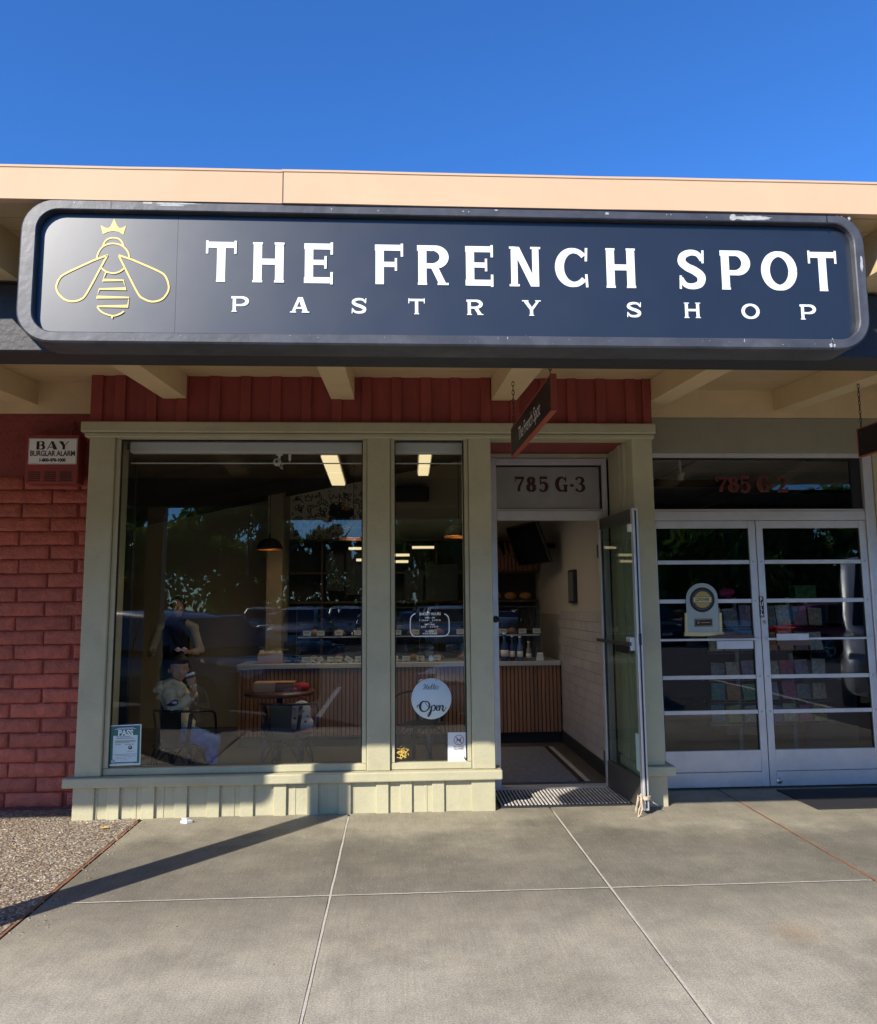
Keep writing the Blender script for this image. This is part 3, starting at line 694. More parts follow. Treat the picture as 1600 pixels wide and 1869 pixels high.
# ================================================================== BIG SIGN
YS = 3.0
sg = empty('shop_sign', (.24, YS+.1, 2.94), label='long dark shop sign reading THE FRENCH SPOT PASTRY SHOP with a crowned bee', cat='sign')
def rrect(x0, x1, z0, z1, r, n=8):
    out = []
    for cx, cz, a0 in ((x1-r, z1-r, 0), (x0+r, z1-r, 90), (x0+r, z0+r, 180), (x1-r, z0+r, 270)):
        for i in range(n+1):
            a = R(a0+90*i/n); out.append((cx+r*math.cos(a), cz+r*math.sin(a)))
    return out
zsl = lambda x: -.0022*(x-.2)*0
X0, X1, Z0, Z1 = -1.505, 1.985, 2.640, 3.240
def ring_prism(name, out, inn, y0, y1, m_, parent):
    bm = bmesh.new(); n = len(out)
    ov0 = [bm.verts.new((x, y0+.006, z)) for x, z in out]; ov1 = [bm.verts.new((x, y1, z)) for x, z in out]
    # bevelled outer lip
    cx, cz = (X0+X1)/2, (Z0+Z1)/2
    def shrink(loop, d): 
        res = []
        for i, (x, z) in enumerate(loop):
            a = loop[i-1]; c = loop[(i+1) % n]; tx, tz = c[0]-a[0], c[1]-a[1]; l = math.hypot(tx, tz); res.append((x-tz/l*d, z+tx/l*d))
        return res
    o2 = shrink(out, .007); i2 = shrink(inn, -.004)
    fo = [bm.verts.new((x, y0, z)) for x, z in o2]; fi = [bm.verts.new((x, y0, z)) for x, z in i2]
    ii0 = [bm.verts.new((x, y0+.004, z)) for x, z in inn]; ii1 = [bm.verts.new((x, y0+.036, z)) for x, z in inn]
    for i in range(n):
        j = (i+1) % n
        for a, b_ in ((ov1, ov0), (ov0, fo), (fo, fi), (fi, ii0), (ii0, ii1)):
            bm.faces.new((a[i], a[j], b_[j], b_[i]))
    bmesh.ops.recalc_face_normals(bm, faces=bm.faces[:])
    me = bpy.data.meshes.new(name); bm.to_mesh(me); bm.free(); return link(name, me, m_, parent)
out = rrect(X0, X1, Z0, Z1, .135); inn = rrect(X0+.062, X1-.045, Z0+.044, Z1-.046, .085)
fr = ring_prism('frame', out, inn, YS, YS+.15, M['frame_sign'], sg)
bk = rrect(X0+.004, X1-.004, Z0+.004, Z1-.004, .13)
MB().prism([(x, YS+.04, z) for x, z in bk], (0, .105, 0)).build('cabinet_back', M['beam'], sg)
pn = rrect(X0+.055, X1-.04, Z0+.04, Z1-.04, .085)
xj = P(318, 500, YS).x
lft = [(min(x, xj-.0005), z) for x, z in pn]; rgt = [(max(x, xj+.0005), z) for x, z in pn]
def dedup(l):
    o_ = []
    for p in l:
        if not o_ or (abs(p[0]-o_[-1][0])+abs(p[1]-o_[-1][1])) > 1e-5: o_.append(p)
    return o_
for lp in (lft, rgt): MB().prism([(x, YS+.030, z) for x, z in dedup(lp)], (0, .008, 0)).build('face_panel', M['panel'], sg)
# rear carrier rail and brackets back to the beam
box('carrier', M['beam'], sg, X0+.35, X1-.35, YS+.151, YBM-.002, 2.80, 2.87, .004)
for x in (-1.1, 0.2, 1.5): box('bracket', M['beam'], sg, x, x+.06, YS+.151, YBM-.002, 2.90, 3.04, .004)
# joints of the frame and scuffs
FS = [(540, 1508, 372, 389, 'j')]
for px_, ya, yb in ((1508, 392, 410), (1519, 619, 640), (203, 361, 381)):
    a = P(px_, ya, YS); c = P(px_, yb, YS); box('frame_joint', M['black'], sg, a.x-.003, a.x+.002, YS-.0008, YS+.004, c.z+.001, a.z-.002)
def scuff(px_, py_, w_, h_, n=7):
    st = []
    c = P(px_, py_, YS)
    pts = []
    for i in range(n*2):
        a = 2*math.pi*i/(n*2); rr_ = random.uniform(.55, 1.0)
        pts.append((c.x+math.cos(a)*w_/2*rr_*.00214, c.z+math.sin(a)*h_/2*rr_*.00214))
    return dict(f=pts)
sc_l = [scuff(320, 372, 110, 5, 12), scuff(270, 370, 24, 8, 6), scuff(1372, 398, 88, 11, 14), scuff(1338, 397, 20, 15, 5), scuff(1572, 482, 7, 44, 8), scuff(213, 607, 6, 20, 5), scuff(310, 375, 70, 4, 9),
        scuff(1519, 632, 16, 14, 7), scuff(1519, 622, 4, 12, 5), scuff(823, 629, 7, 5), scuff(868, 630, 15, 5), scuff(912, 631, 14, 6), scuff(1001, 632, 11, 4), scuff(1465, 636, 14, 4), scuff(1358, 622, 2, 8), scuff(926, 617, 2, 7), scuff(905, 384, 9, 3),
        scuff(1107, 390, 10, 7), scuff(1549, 399, 8, 9), scuff(845, 386, 4, 3), scuff(855, 387, 4, 3), scuff(1216, 392, 3, 3), scuff(1224, 392, 3, 3), scuff(1289, 397, 3, 3), scuff(1527, 394, 3, 3), scuff(1535, 395, 3, 3), scuff(605, 382, 3, 4), scuff(690, 385, 4, 3), scuff(136, 371, 3, 5)]
for k in range(46):
    sc_l.append(scuff(random.uniform(120, 1500), random.choice([random.uniform(364, 380), random.uniform(612, 630)])+0, random.uniform(1, 3.2), random.uniform(1, 2.6), 4))
ok_l = []
for s in sc_l:
    if all(inside for inside in [True]): ok_l.append(s)
# keep every scuff on the frame face
def on_frame(x, z): return (X0+.01 < x < X1-.01 and Z0+.008 < z < Z1-.008) and not (X0+.066 < x < X1-.05 and Z0+.048 < z < Z1-.05)
ok_l = [dict(f=[(x, min(max(z, Z0+.009), Z1-.009)) for x, z in s['f']]) for s in sc_l]
ok_l = [s for s in ok_l if all(on_frame(x, z) for x, z in s['f'])]
rib_obj('scuffs', ok_l, lambda u, v, l: Vector((u, YS-l, v)), M['scuff'], sg, .0006, .00002)['kind'] = 'stuff'
# lettering
Y_L = YS+.030
def pl(px_): return px_
L1 = [('T', 376, 431), ('H', 460, 520), ('E', 555, 607), ('F', 684, 735), ('R', 761, 817), ('E', 849, 899), ('N', 929, 986), ('C', 1014, 1073), ('H', 1104, 1160), ('S', 1236, 1287), ('P', 1314, 1367), ('O', 1390, 1452), ('T', 1475, 1526)]
for ch, a, c in L1:
    xm = (a+c)/2
    put_glyph('letter', glyph(ch), (a, c, 443.5+(xm-490)*.0170, 516.0+(xm-490)*.0155), Y_L, M['white_vinyl'], sg, .0015)
L2 = [('P', 422, 455), ('A', 531, 563), ('S', 640, 670), ('T', 745, 775), ('R', 851, 881), ('Y', 954, 985), ('S', 1142, 1171), ('H', 1247, 1278), ('O', 1352, 1386), ('P', 1459, 1489)]
for ch, a, c in L2:
    xm = (a+c)/2
    put_glyph('letter', glyph(ch), (a, c, 541.3+(xm-438)*.0145, 569.5+(xm-438)*.0138), Y_L, M['white_vinyl'], sg, .0015)
# bee with crown (line drawing in yellow vinyl)
def bz(pts, w_=17): return [(x, y, w_) for x, y in pts]
fb = lambda u, v, l: P(80+u/6.154, 380+v/6.154, Y_L)+Vector((0, -l, 0))
bee = [
 dict(f=[(640, 195), (665, 295), (720, 268), (782, 258), (845, 268), (893, 300), (925, 200), (885, 222), (850, 228), (828, 205), (790, 122), (752, 205), (725, 228), (690, 222)]),
 dict(p=bz([(665, 425), (690, 375), (730, 345), (782, 336), (835, 345), (875, 378), (900, 440)]), s=True),
 dict(p=bz([(600, 572), (604, 530), (640, 460), (700, 415), (782, 400), (865, 418), (925, 465), (955, 520), (960, 575)]), s=True),
 dict(p=bz([(720, 530), (560, 590), (260, 730), (180, 790), (143, 880), (165, 960), (240, 1030), (330, 1050), (420, 1025), (485, 955), (640, 670), (714, 535)], 20), s=False),
 dict(p=bz([(842, 532), (1000, 585), (1290, 712), (1370, 775), (1404, 880), (1385, 960), (1320, 1030), (1215, 1053), (1120, 1020), (1055, 955), (910, 670), (846, 540)], 20), s=False),
 dict(p=bz([(645, 672), (700, 715), (780, 735), (850, 718), (905, 680)]), s=True),
 dict(p=bz([(700, 725), (665, 812), (895, 815), (925, 910), (625, 912), (595, 1003), (957, 1008), (945, 1105), (600, 1107)])),
 dict(p=bz([(602, 1112), (660, 1175), (770, 1213), (850, 1195), (902, 1162)]), s=True),
 dict(p=bz([(770, 1215), (770, 1242)])),
]
def roundpath(p, n=5):
    out = []
    for i, q in enumerate(p):
        out.append(q)
    return out
# soften the wing outlines
for k in (3, 4):
    q = bee[k]['p']; bee[k]['p'] = [q[0]]+catmull(q[1:-1], 5)+[q[-1]]
rib_obj('bee_drawing', bee, fb, M['yellow'], sg, .0015, .0003)
# the neighbour's sign, beyond the left edge of the picture, casts its shade on the brickwork
ns = empty('shop_sign', (-5.4, YS+.1, 2.94), label='plain dark shop sign hanging beyond the brick wall, left of the bee sign', cat='sign')
o2 = rrect(-7.2, -3.62, 2.645, 3.235, .13)
MB().prism([(x, YS+.02, z) for x, z in o2], (0, .13, 0)).build('cabinet_back', M['frame_sign'], ns)
MB().prism([(x, YS+.008, z) for x, z in rrect(-7.13, -3.69, 2.70, 3.18, .1)], (0, .01, 0)).build('face_panel', M['panel'], ns)
box('bracket', M['beam'], ns, -6.5, -4.3, YS+.151, YBM-.002, 2.8, 2.87)

# ================================================================== HANGING BLADE SIGNS
def chain(x, y, z0, z1, parent, tilt=0.0):
    z = z1; k = 0; lnk = .042
    while z > z0+.01:
        b = MB(); pts = []
        for i in range(12):
            a = 2*math.pi*i/12; u = .009*math.cos(a); v = lnk*.5*math.sin(a)
            pts.append((x+u*(1 if k % 2 else .25)+tilt*(z1-z), y+u*(.25 if k % 2 else 1), z-lnk/2+v))
        b.tube(pts, .0026, 5, closed=True); b.build('chain_link', M['blackmet'], parent)
        z -= lnk*.78; k += 1
borders = mat('sign_border_red', (.34, .07, .04), .55, var=.1)
def blade(xw, xn, yw, yn, zb, zt, label, txt):
    r = empty('hanging_sign', ((xw+xn)/2, (yw+yn)/2, zb), label=label, cat='sign')
    d = Vector((xn-xw, yn-yw, 0)); L_ = d.length; a = math.atan2(d.y, d.x)
    Mx = Matrix.Translation((xw, yw, 0)) @ Matrix.Rotation(a, 4, 'Z')
    def bb(n, m_, x0, x1, y0, y1, z0, z1, bev=.002):
        return MB().box(x0, x1, y0, y1, z0, z1, bev, 1, Mx).build(n, m_, r)
    bb('board', M['black'], .009, L_-.009, -.015, .015, zb+.009, zt-.009)
    bb('border', borders, 0, L_, -.018, .018, zb, zb+.008)
    bb('border', borders, 0, L_, -.018, .018, zt-.008, zt)
    bb('border', borders, 0, .008, -.018, .018, zb+.0085, zt-.0085)
    bb('border', borders, L_-.008, L_, -.018, .018, zb+.0085, zt-.0085)
    for x in (.05, L_-.05):
        for z in (zb+.045, zt-.045):
            p = Mx @ Vector((x, -.0155, z)); MB().lathe([(0, 0), (.004, 0), (0, .003)], p, 6, 'X').build('screw', M['steel'], r)
    if txt:
        # text runs from the wall towards the street on the face that looks left
        cu = bpy.data.curves.new('t', 'FONT'); cu.body = txt; cu.size = .105; cu.align_x = 'CENTER'; cu.align_y = 'CENTER'; cu.resolution_u = 3; cu.space_character = .92
        t = bpy.data.objects.new('t', cu); COL.objects.link(t); dg = bpy.context.evaluated_depsgraph_get(); me = bpy.data.meshes.new_from_object(t.evaluated_get(dg)); bpy.data.objects.remove(t); me.materials.clear()
        me.transform(Mx @ Matrix.Translation((L_*.50, -.0165, (zb+zt)/2-.01)) @ Euler((R(90), 0, 0)).to_matrix().to_4x4() @ Matrix.Diagonal((1.15, 1.25, 1, 1)))
        link('lettering', me, M['white_vinyl'], r)
    for t in (.035, L_-.08):
        p = Mx @ Vector((t, 0, 0)); chain(p.x, p.y, zt, zs(p.y)-.004 if t > .5 else zr(p.y)+.10, r)
    return r
blade(.853, .874, 5.50, 4.13, 2.663, 2.877, 'black hanging sign with red edge reading The French Spot, over the bakery door', 'The French Spot')
blade(3.478, 3.498, 5.50, 4.13, 2.667, 2.885, 'black hanging sign with red edge at the right of the picture, over the neighbouring doors', None)

# ================================================================== ALARM BOX
ab = empty('alarm_box', (-2.9, YBR-.08, 2.85), label='red louvred alarm box with a white BAY BURGLAR ALARM plate on the brick wall', cat='alarm')
pa, pc = P(50, 795, YBR-.14), P(138, 882, YBR-.14)
AX0, AX1, AZ0, AZ1 = pa.x, pc.x, pc.z, pa.z
box('housing', M['redpaint'], ab, AX0-.01, AX1+.01, YBR-.13, YBR-.001, AZ0, AZ1+.01, .006)
p1, p2 = P(53, 800, YBR-.14), P(139, 847, YBR-.14)
plq = box('plate', mat('enamel_plate', (.84, .84, .80), .4, var=.05), ab, p1.x, p2.x, YBR-.138, YBR-.131, p2.z, p1.z, .001)
cx = (p1.x+p2.x)/2; ph = p1.z-p2.z; Yp = YBR-.1385
for a, c, d, e in ((p1.x+.004, p2.x-.004, p1.z-.005, p1.z-.0035), (p1.x+.004, p2.x-.004, p2.z+.0035, p2.z+.005)):
    box('rim_line', M['black'], plq, a, c, Yp-.0005, Yp, d, e)
for a in (p1.x+.004, p2.x-.0055): box('rim_line', M['black'], plq, a, a+.0015, Yp-.0005, Yp, p2.z+.0055, p1.z-.0055)
BL = M['black']
def quick(pts, w_): return dict(p=[(x, y, w_) for x, y in pts])
BAY = {'B': [bar(.2, 0, .2, 1, .34), bar(.2, .96, .6, .96, .08), bar(.2, .04, .6, .04, .08), bar(.2, .52, .6, .52, .08), dict(p=arc(.55, .75, .24, .20, 90, -90, .2, 12, wf=lambda a: .09+.18*max(0, math.cos(a)))), dict(p=arc(.58, .27, .27, .23, 90, -90, .2, 12, wf=lambda a: .09+.20*max(0, math.cos(a))))],
       'A': [dict(f=[(0, 0), (.09, 0), (.50, 1), (.40, 1)]), dict(f=[(.62, 0), (1, 0), (.60, 1), (.36, 1)]), bar(.2, .28, .7, .28, .09)],
       'Y': [dict(f=[(0, 1), (.40, 1), (.64, .44), (.40, .40)]), dict(f=[(.90, 1), (1, 1), (.60, .44), (.52, .44)]), bar(.51, 0, .51, .46, .30)]}
for ch, a, c in (('B', 66, 83), ('A', 86, 105), ('Y', 107, 126)):
    put_glyph('letter', BAY[ch], (a, c, 805.5, 820.5), Yp, BL, plq, .001)
text('lettering', 'BURGLAR ALARM', .062, BL, plq, (cx, Yp-.0006, P(95, 828, Yp).z), bold=.0012, sx=.78, space=.95)
text('lettering', '1-800-470-1000', .036, BL, plq, (cx, Yp-.0006, P(95, 840, Yp).z), bold=.0018, sx=.92)
for k in range(3):
    a = AX0+.02+k*((AX1-AX0-.03)/3)
    for j in range(5):
        z_ = AZ0+.022+j*.017; box('louvre', M['black'], ab, a, a+(AX1-AX0)/3-.04, YBR-.1315, YBR-.1295, z_, z_+.008)
b = MB(); b.tube([(AX1-.09, YBR-.03, AZ1+.01), (AX1-.10, YBR-.03, AZ1+.05), (AX1-.075, YBR-.03, AZ1+.09), (AX1-.09, YBR-.01, AZ1+.14)], .008, 6); b.build('conduit', M['redpaint'], ab)

# ================================================================== NEIGHBOUR STOREFRONT G-2
n2 = empty('neighbour_storefront', (3.2, YG2, 0), label='neighbouring shop entrance with two barred glass doors under 785 G-2', cat='shopfront')
box('stucco_header', M['sage2'], n2, 2.16, 9, YG2-.06, YG2+.15, 2.935, 3.25, .004)
box('side_wall', M['sage'], n2, 4.315, 9, YG2-.05, YG2+.15, -.01, 2.934)
box('jamb', A, n2, 4.225, 4.312, YG2-.04, YG2+.07, 0, 2.934, .004)
box('jamb', A, n2, 2.14, 2.235, YG2-.0, YG2+.07, 0, 2.934, .004)
box('transom_frame', A, n2, 2.236, 4.224, YG2-.03, YG2+.06, 2.892, 2.934, .003)
box('transom_frame', A, n2, 2.236, 4.224, YG2-.03, YG2+.06, 2.322, 2.405, .004)
box('transom_frame', A, n2, 2.236, 4.224, YG2-.018, YG2+.05, 2.407, 2.425, .003)
box('transom_pane', M['glass'], n2, 2.24, 4.22, YG2+.01, YG2+.016, 2.427, 2.89)
box('gasket', BL, n2, 2.24, 4.22, YG2-.004, YG2+.02, 2.878, 2.89)
box('gasket', BL, n2, 4.13, 4.222, YG2+.0, YG2+.03, 2.428, 2.877)
number('785G-2', [(1307, 1327, 871, 896), (1329, 1347, 870, 897), (1350, 1369, 870, 898), (1383, 1403, 870, 897), (1406, 1415, 871, 897), (1418, 1437, 871, 897)], YG2+.004, n2, True)
def leaf(x0, x1, side, lab):
    d = empty('door', ((x0+x1)/2, YG2, 0)); d.parent = n2; d.matrix_parent_inverse = Matrix.Translation(-n2.location); d['label'] = lab
    def q(n, m_, a, c, y0, y1, z0, z1, bev=.003):
        o = MB().box(a, c, y0, y1, z0, z1, bev).build(n, m_, None); o.parent = d; o.matrix_parent_inverse = Matrix.Translation(-Vector(d.location)); return o
    sl, sr = .060, .062
    q('stile', A, x0, x0+sl, YG2-.022, YG2+.022, .02, 2.318); q('stile', A, x1-sr, x1, YG2-.022, YG2+.022, .02, 2.318)
    q('top_rail', A, x0+sl+.001, x1-sr-.001, YG2-.02, YG2+.02, 2.252, 2.318)
    q('bottom_rail', A, x0+sl+.001, x1-sr-.001, YG2-.021, YG2+.02, .146, .325)
    q('kick_plate', A, x0+sl+.001, x1-sr-.001, YG2-.024, YG2+.02, .02, .143)
    q('door_pane', M['glass'], x0+sl+.002, x1-sr-.002, YG2-.003, YG2+.003, .327, 2.25, 0)
    q('glazing_bead', BL, x0+sl+.001, x0+sl+.008, YG2-.010, YG2+.010, .327, 2.25, 0)
    q('glazing_bead', BL, x1-sr-.008, x1-sr-.001, YG2-.010, YG2+.010, .327, 2.25, 0)
    for z in (1.949, 1.606, .946, .647):
        q('guard_bar', A, x0+sl+.003, x1-sr-.003, YG2-.019, YG2-.013, z-.018, z+.018)
        for x in (x0+sl*.55, x1-sr*.55):
            MB().lathe([(.009, 0), (.008, -.004), (0, -.006)], (x, YG2-.0225, z+.003), 10, 'Y').build('bolt', M['steel'], d, False)
            ob = COL.objects[-1]; ob.matrix_parent_inverse = Matrix.Translation(-Vector(d.location))
    q('push_bar', A, x0+.03, x1-.02, YG2-.055, YG2-.043, 1.262, 1.282)
    hx = (x1-.42, x1-.095) if side < 0 else (x0+.11, x0+.40)
    if side < 0:
        q('handle_plate', A, hx[0], hx[1], YG2-.066, YG2-.056, 1.190, 1.262); q('handle_lip', mat('brown_lip', (.10, .06, .05), .5), hx[0], hx[1], YG2-.07, YG2-.056, 1.284, 1.313)
    else:
        q('handle_plate', A, hx[0], hx[1], YG2-.066, YG2-.056, 1.258, 1.318); q('handle_lip', bpy.data.materials['brown_lip'], hx[0], hx[1], YG2-.07, YG2-.056, 1.214, 1.256)
    return d, q
d1, q1 = leaf(2.237, 3.198, -1, 'left leaf of the barred neighbouring doors')
d2, q2 = leaf(3.206, 4.222, 1, 'right leaf of the barred neighbouring doors')
# PULL plate and locks
c0 = P(1389, 1109, YG2-.02)
pp = q2('pull_plate', BL, c0.x-.021, c0.x+.021, YG2-.0245, YG2-.0225, c0.z-.085, c0.z+.098, .0005)
for i, ch in enumerate('PULL'):
    text('lettering', ch, .048, M['white_vinyl'], pp, (c0.x, YG2-.0252, c0.z+.072-i*.040), bold=.0006, sx=.85)
for k in range(3): box('plate_line', M['white_vinyl'], pp, c0.x-.014, c0.x+.014, YG2-.0252, YG2-.0247, c0.z-.076+k*.008, c0.z-.073+k*.008)
def lock(px_, py_, r):
    c = P(px_, py_, YG2-.024)
    o = MB().lathe([(0, -.010), (r*.5, -.010), (r*.55, -.005), (r*.9, -.006), (r, 0), (r, .003)], (c.x, YG2-.024, c.z), 18, 'Y').build('lock', M['steel'], d2)
    o.matrix_parent_inverse = Matrix.Translation(-Vector(d2.location))
    k = MB().box(c.x-.0015, c.x+.0015, YG2-.0355, YG2-.034, c.z-.006, c.z+.006).build('keyhole', BL, d2)
lock(1394, 1136, .017); lock(1422, 1425, .026)
# black door mat
a, c, d_, e = G(1415, 1443), G(1600, 1441), G(1490, 1478), G(1600, 1478)
mt2 = empty('door_mat', (3.9, 6.3, 0), label='black rubber mat before the neighbouring barred doors', cat='mat')
MB().prism([(3.215, 6.60, .001), (5.05, 6.60, .001), (5.05, 5.985, .001), (3.235, 5.985, .001)], (0, 0, .010)).build('mat_field', M['rubber'], mt2)
MB().prism([(3.235, 6.02, .0112), (5.03, 6.02, .0112), (5.03, 5.99, .0112), (3.24, 5.99, .0112)], (0, 0, .002)).build('mat_edge', M['rubber'], mt2)
# ribbed mat in the bakery alcove
rm = empty('door_mat', (1.33, 6.5, 0), label='grey ribbed entrance mat in the bakery doorway', cat='mat')
box('mat_base', M['rubber'], rm, .80, 1.86, 6.235, 6.775, .001, .012, .003)
rib_m = mat('mat_ribs', (.62, .58, .52), .9, var=.45, vscale=25, stretch=(4, .6, 1), bump=.6, bscale=90)
b = MB(); x = .815
while x < 1.84:
    b.box(x, x+.015, 6.265, 6.755, .0125, .019, .002); x += .030
o = b.build('ribs', rib_m, rm); o['kind'] = 'stuff'
rm2 = empty('carpet', (1.3, 7.8, .03), label='grey woven carpet runner inside the bakery door', cat='carpet')
cm = mat('carpet_weave', (.20, .19, .185), .95, var=.2, vscale=20, bump=.5, bscale=200)
box('carpet_field', cm, rm2, .72, 1.60, 6.95, 8.60, .031, .040, .003)
rb = MB(); y = 6.97
while y < 8.58: rb.box(.725, 1.595, y, y+.012, .0405, .046, .002); y += .028
o = rb.build('ribs', cm, rm2); o['kind'] = 'stuff'
box('carpet_border', mat('carpet_light', (.36, .34, .32), .9, var=.2, bump=.4), rm2, 1.655, 1.70, 6.95, 8.60, .031, .039, .002)
box('carpet_border', M['rubber'], rm2, 1.602, 1.653, 6.95, 8.60, .031, .038, .002)
# litter
lf = MB()
c = G(190, 1513)
lf.quad([(c.x-.035, c.y-.005, .006), (c.x, c.y-.02, .012), (c.x+.035, c.y, .010), (c.x+.005, c.y+.018, .018)]); lf.quad([(c.x-.035, c.y-.005, .006), (c.x+.005, c.y+.018, .018), (c.x-.01, c.y+.022, .008), (c.x-.03, c.y+.01, .004)])
o = lf.build('fallen_leaf', mat('yellow_leaf', (.55, .36, .10), .6)); tag(o, 'small curled yellow leaf on the pebble paving', 'leaf')
c = G(340, 1502); pm = mat('paper', (.8, .8, .8), .7)
b = MB(); b.prism([(c.x-.04, c.y-.01, .003), (c.x+.01, c.y-.03, .003), (c.x+.045, c.y, .003), (c.x, c.y+.025, .003)], (0, 0, .018)); b.prism([(c.x-.03, c.y, .021), (c.x+.01, c.y-.02, .021), (c.x+.02, c.y+.015, .021)], (-.01, .01, .012))
o = b.build('paper_scrap', pm); tag(o, 'crumpled white paper scrap on the pavement below the window', 'litter')
# ================================================================== BODY MODELLING
def blob(name, prims, voxel, material, parent=None, smooth_it=4, noise_amp=0.0, nscale=14.0):
    bm = bmesh.new()
    for p in prims:
        if p[0] == 'e':
            c, r = Vector(p[1]), p[2]; rot = p[3] if len(p) > 3 else None
            if not isinstance(r, (tuple, list)): r = (r, r, r)
            vs = bmesh.ops.create_icosphere(bm, subdivisions=3, radius=1)['verts']
            mm = Euler(rot).to_matrix() if rot else Matrix.Identity(3)
            for v in vs: v.co = mm @ Vector((v.co.x*r[0], v.co.y*r[1], v.co.z*r[2])) + c
        else:
            a, b, ra, rb = Vector(p[1]), Vector(p[2]), p[3], p[4]; fl = p[5] if len(p) > 5 else 1.0
            d = b-a; L_ = d.length; q = d.to_track_quat('Z', 'Y').to_matrix(); prof = []
            for i in range(7): t = math.pi/2*i/6; prof.append((ra*math.sin(t), -ra*math.cos(t)))
            for i in range(7): t = math.pi/2*i/6; prof.append((rb*math.cos(t), L_+rb*math.sin(t)))
            rings = []
            for r_, h in prof:
                if r_ < 1e-6: rings.append([bm.verts.new(a+q @ Vector((0, 0, h)))])
                else: rings.append([bm.verts.new(a+q @ Vector((r_*math.cos(2*math.pi*j/16), r_*math.sin(2*math.pi*j/16)*fl, h))) for j in range(16)])
            for A_, B_ in zip(rings, rings[1:]):
                for j in range(16):
                    qd = []
                    for v in (A_[j % len(A_)], A_[(j+1) % len(A_)], B_[(j+1) % len(B_)], B_[j % len(B_)]):
                        if v not in qd: qd.append(v)
                    if len(qd) > 2: bm.faces.new(qd)
    bmesh.ops.recalc_face_normals(bm, faces=bm.faces[:])
    me = bpy.data.meshes.new('t'); bm.to_mesh(me); bm.free(); o = bpy.data.objects.new('t', me); COL.objects.link(o)
    r = o.modifiers.new('r', 'REMESH'); r.mode = 'VOXEL'; r.voxel_size = voxel
    s = o.modifiers.new('s', 'SMOOTH'); s.iterations = smooth_it; s.factor = .5
    dg = bpy.context.evaluated_depsgraph_get(); m2 = bpy.data.meshes.new_from_object(o.evaluated_get(dg)); bpy.data.objects.remove(o)
    m2.name = name; m2.materials.clear()
    if noise_amp:
        from mathutils import noise as NZ
        for v in m2.vertices:
            v.co += v.normal*(NZ.noise(v.co*nscale)*noise_amp + NZ.noise(v.co*nscale*2.7)*noise_amp*.4)
    for p in m2.polygons: p.use_smooth = True
    return link(name, m2, material, parent)
M['skin'] = mat('skin_brown', (.52, .28, .17), .5, var=.06, vscale=12)
M['hair'] = mat('dark_hair', (.012, .008, .006), .5, var=.4, vscale=60, bump=.6, bscale=180)
M['hoodie'] = mat('cream_fleece', (.76, .64, .42), .95, var=.06, vscale=12, bump=.4, bscale=120)
M['jeans'] = mat('blue_denim', (.03, .13, .42), .9, col2=(.10, .30, .70), vscale=16, bump=.5, bscale=150)

# ================================================================== METAL CAFE CHAIR
def cafe_chair(loc, rz, m_, label, seat=.43):
    r = empty('cafe_chair', loc, rz, label=label, cat='chair', group='metal cafe chairs inside the bakery window')
    h = .18; L = dict(local=True)
    # seat pan
    b = MB(); b.box(-h, h, -h, h, seat-.022, seat, .02, 2); b.build('seat', m_, r, local=True)
    for sx in (-1, 1):
        for sy in (-1, 1):
            b = MB(); p0 = Vector((sx*.165, sy*.165, seat-.02)); p1 = Vector((sx*.225, sy*.225, 0.002))
            w_ = .020
            b.prism([p0+Vector((-w_*sx*1.3, 0, 0)), p0+Vector((0, 0, 0)), p0+Vector((0, -w_*sy*1.3, 0))], p1-p0)
            b.build('leg', m_, r, local=True)
    # arched braces under the seat
    for sx, sy, ax in ((0, -1, 'x'), (0, 1, 'x'), (-1, 0, 'y'), (1, 0, 'y')):
        pts = []
        for i in range(11):
            t = -1+2*i/10; z = seat-.05-.20*abs(t)**2.2; o_ = .168+.02*abs(t)**2
            pts.append((t*.175, sy*o_, z) if ax == 'x' else (sx*o_, t*.175, z))
        MB().tube(pts, .008, 6).build('brace', m_, r, local=True)
    # arm and back rail : U in plan, chair faces +Y, back at -Y
    pts = [(.235, .17, seat+.02), (.240, .155, seat+.16), (.245, .10, seat+.245)]
    for i in range(9):
        a = R(-180*i/8); pts.append((.235*math.cos(a), -.02+.20*math.sin(a)*1.0-.0, seat+.27+.02*math.sin(-a)))
    pts += [(-.245, .10, seat+.245), (-.240, .155, seat+.16), (-.235, .17, seat+.02)]
    MB().tube(catmull(pts, 3), .011, 8).build('arm_rail', m_, r, local=True)
    b = MB(); b.prism([(-.085, -.185, seat), (.085, -.185, seat), (.10, -.214, seat+.28), (-.10, -.214, seat+.28)], (0, .006, 0)); b.build('back_panel', m_, r, local=True)
    for sx in (-1, 1):
        b = MB(); b.prism([(sx*.12, -.175, seat), (sx*.15, -.16, seat), (sx*.185, -.165, seat+.27), (sx*.155, -.182, seat+.27)], (0, .005, 0)); b.build('back_slat', m_, r, local=True)
    return r
YC = 6.98
gx = P(338, 1368, YC).x
cafe_chair((P(331, 1368, YC).x, YC-.01, .03), R(-12), M['blackmet'], 'black metal cafe chair with the child in cream hoodie on it', .40)
c2x = P(524, 1340, 7.15).x
cafe_chair((c2x, 7.15, .03), R(-8), M['gunmetal'], 'grey metal cafe chair with a white and red backpack on it', .42)
cafe_chair((P(770, 1360, 7.6).x, 7.6, .03), R(150), M['blackmet'], 'black metal cafe chair behind the round Hello Open sign', .43)

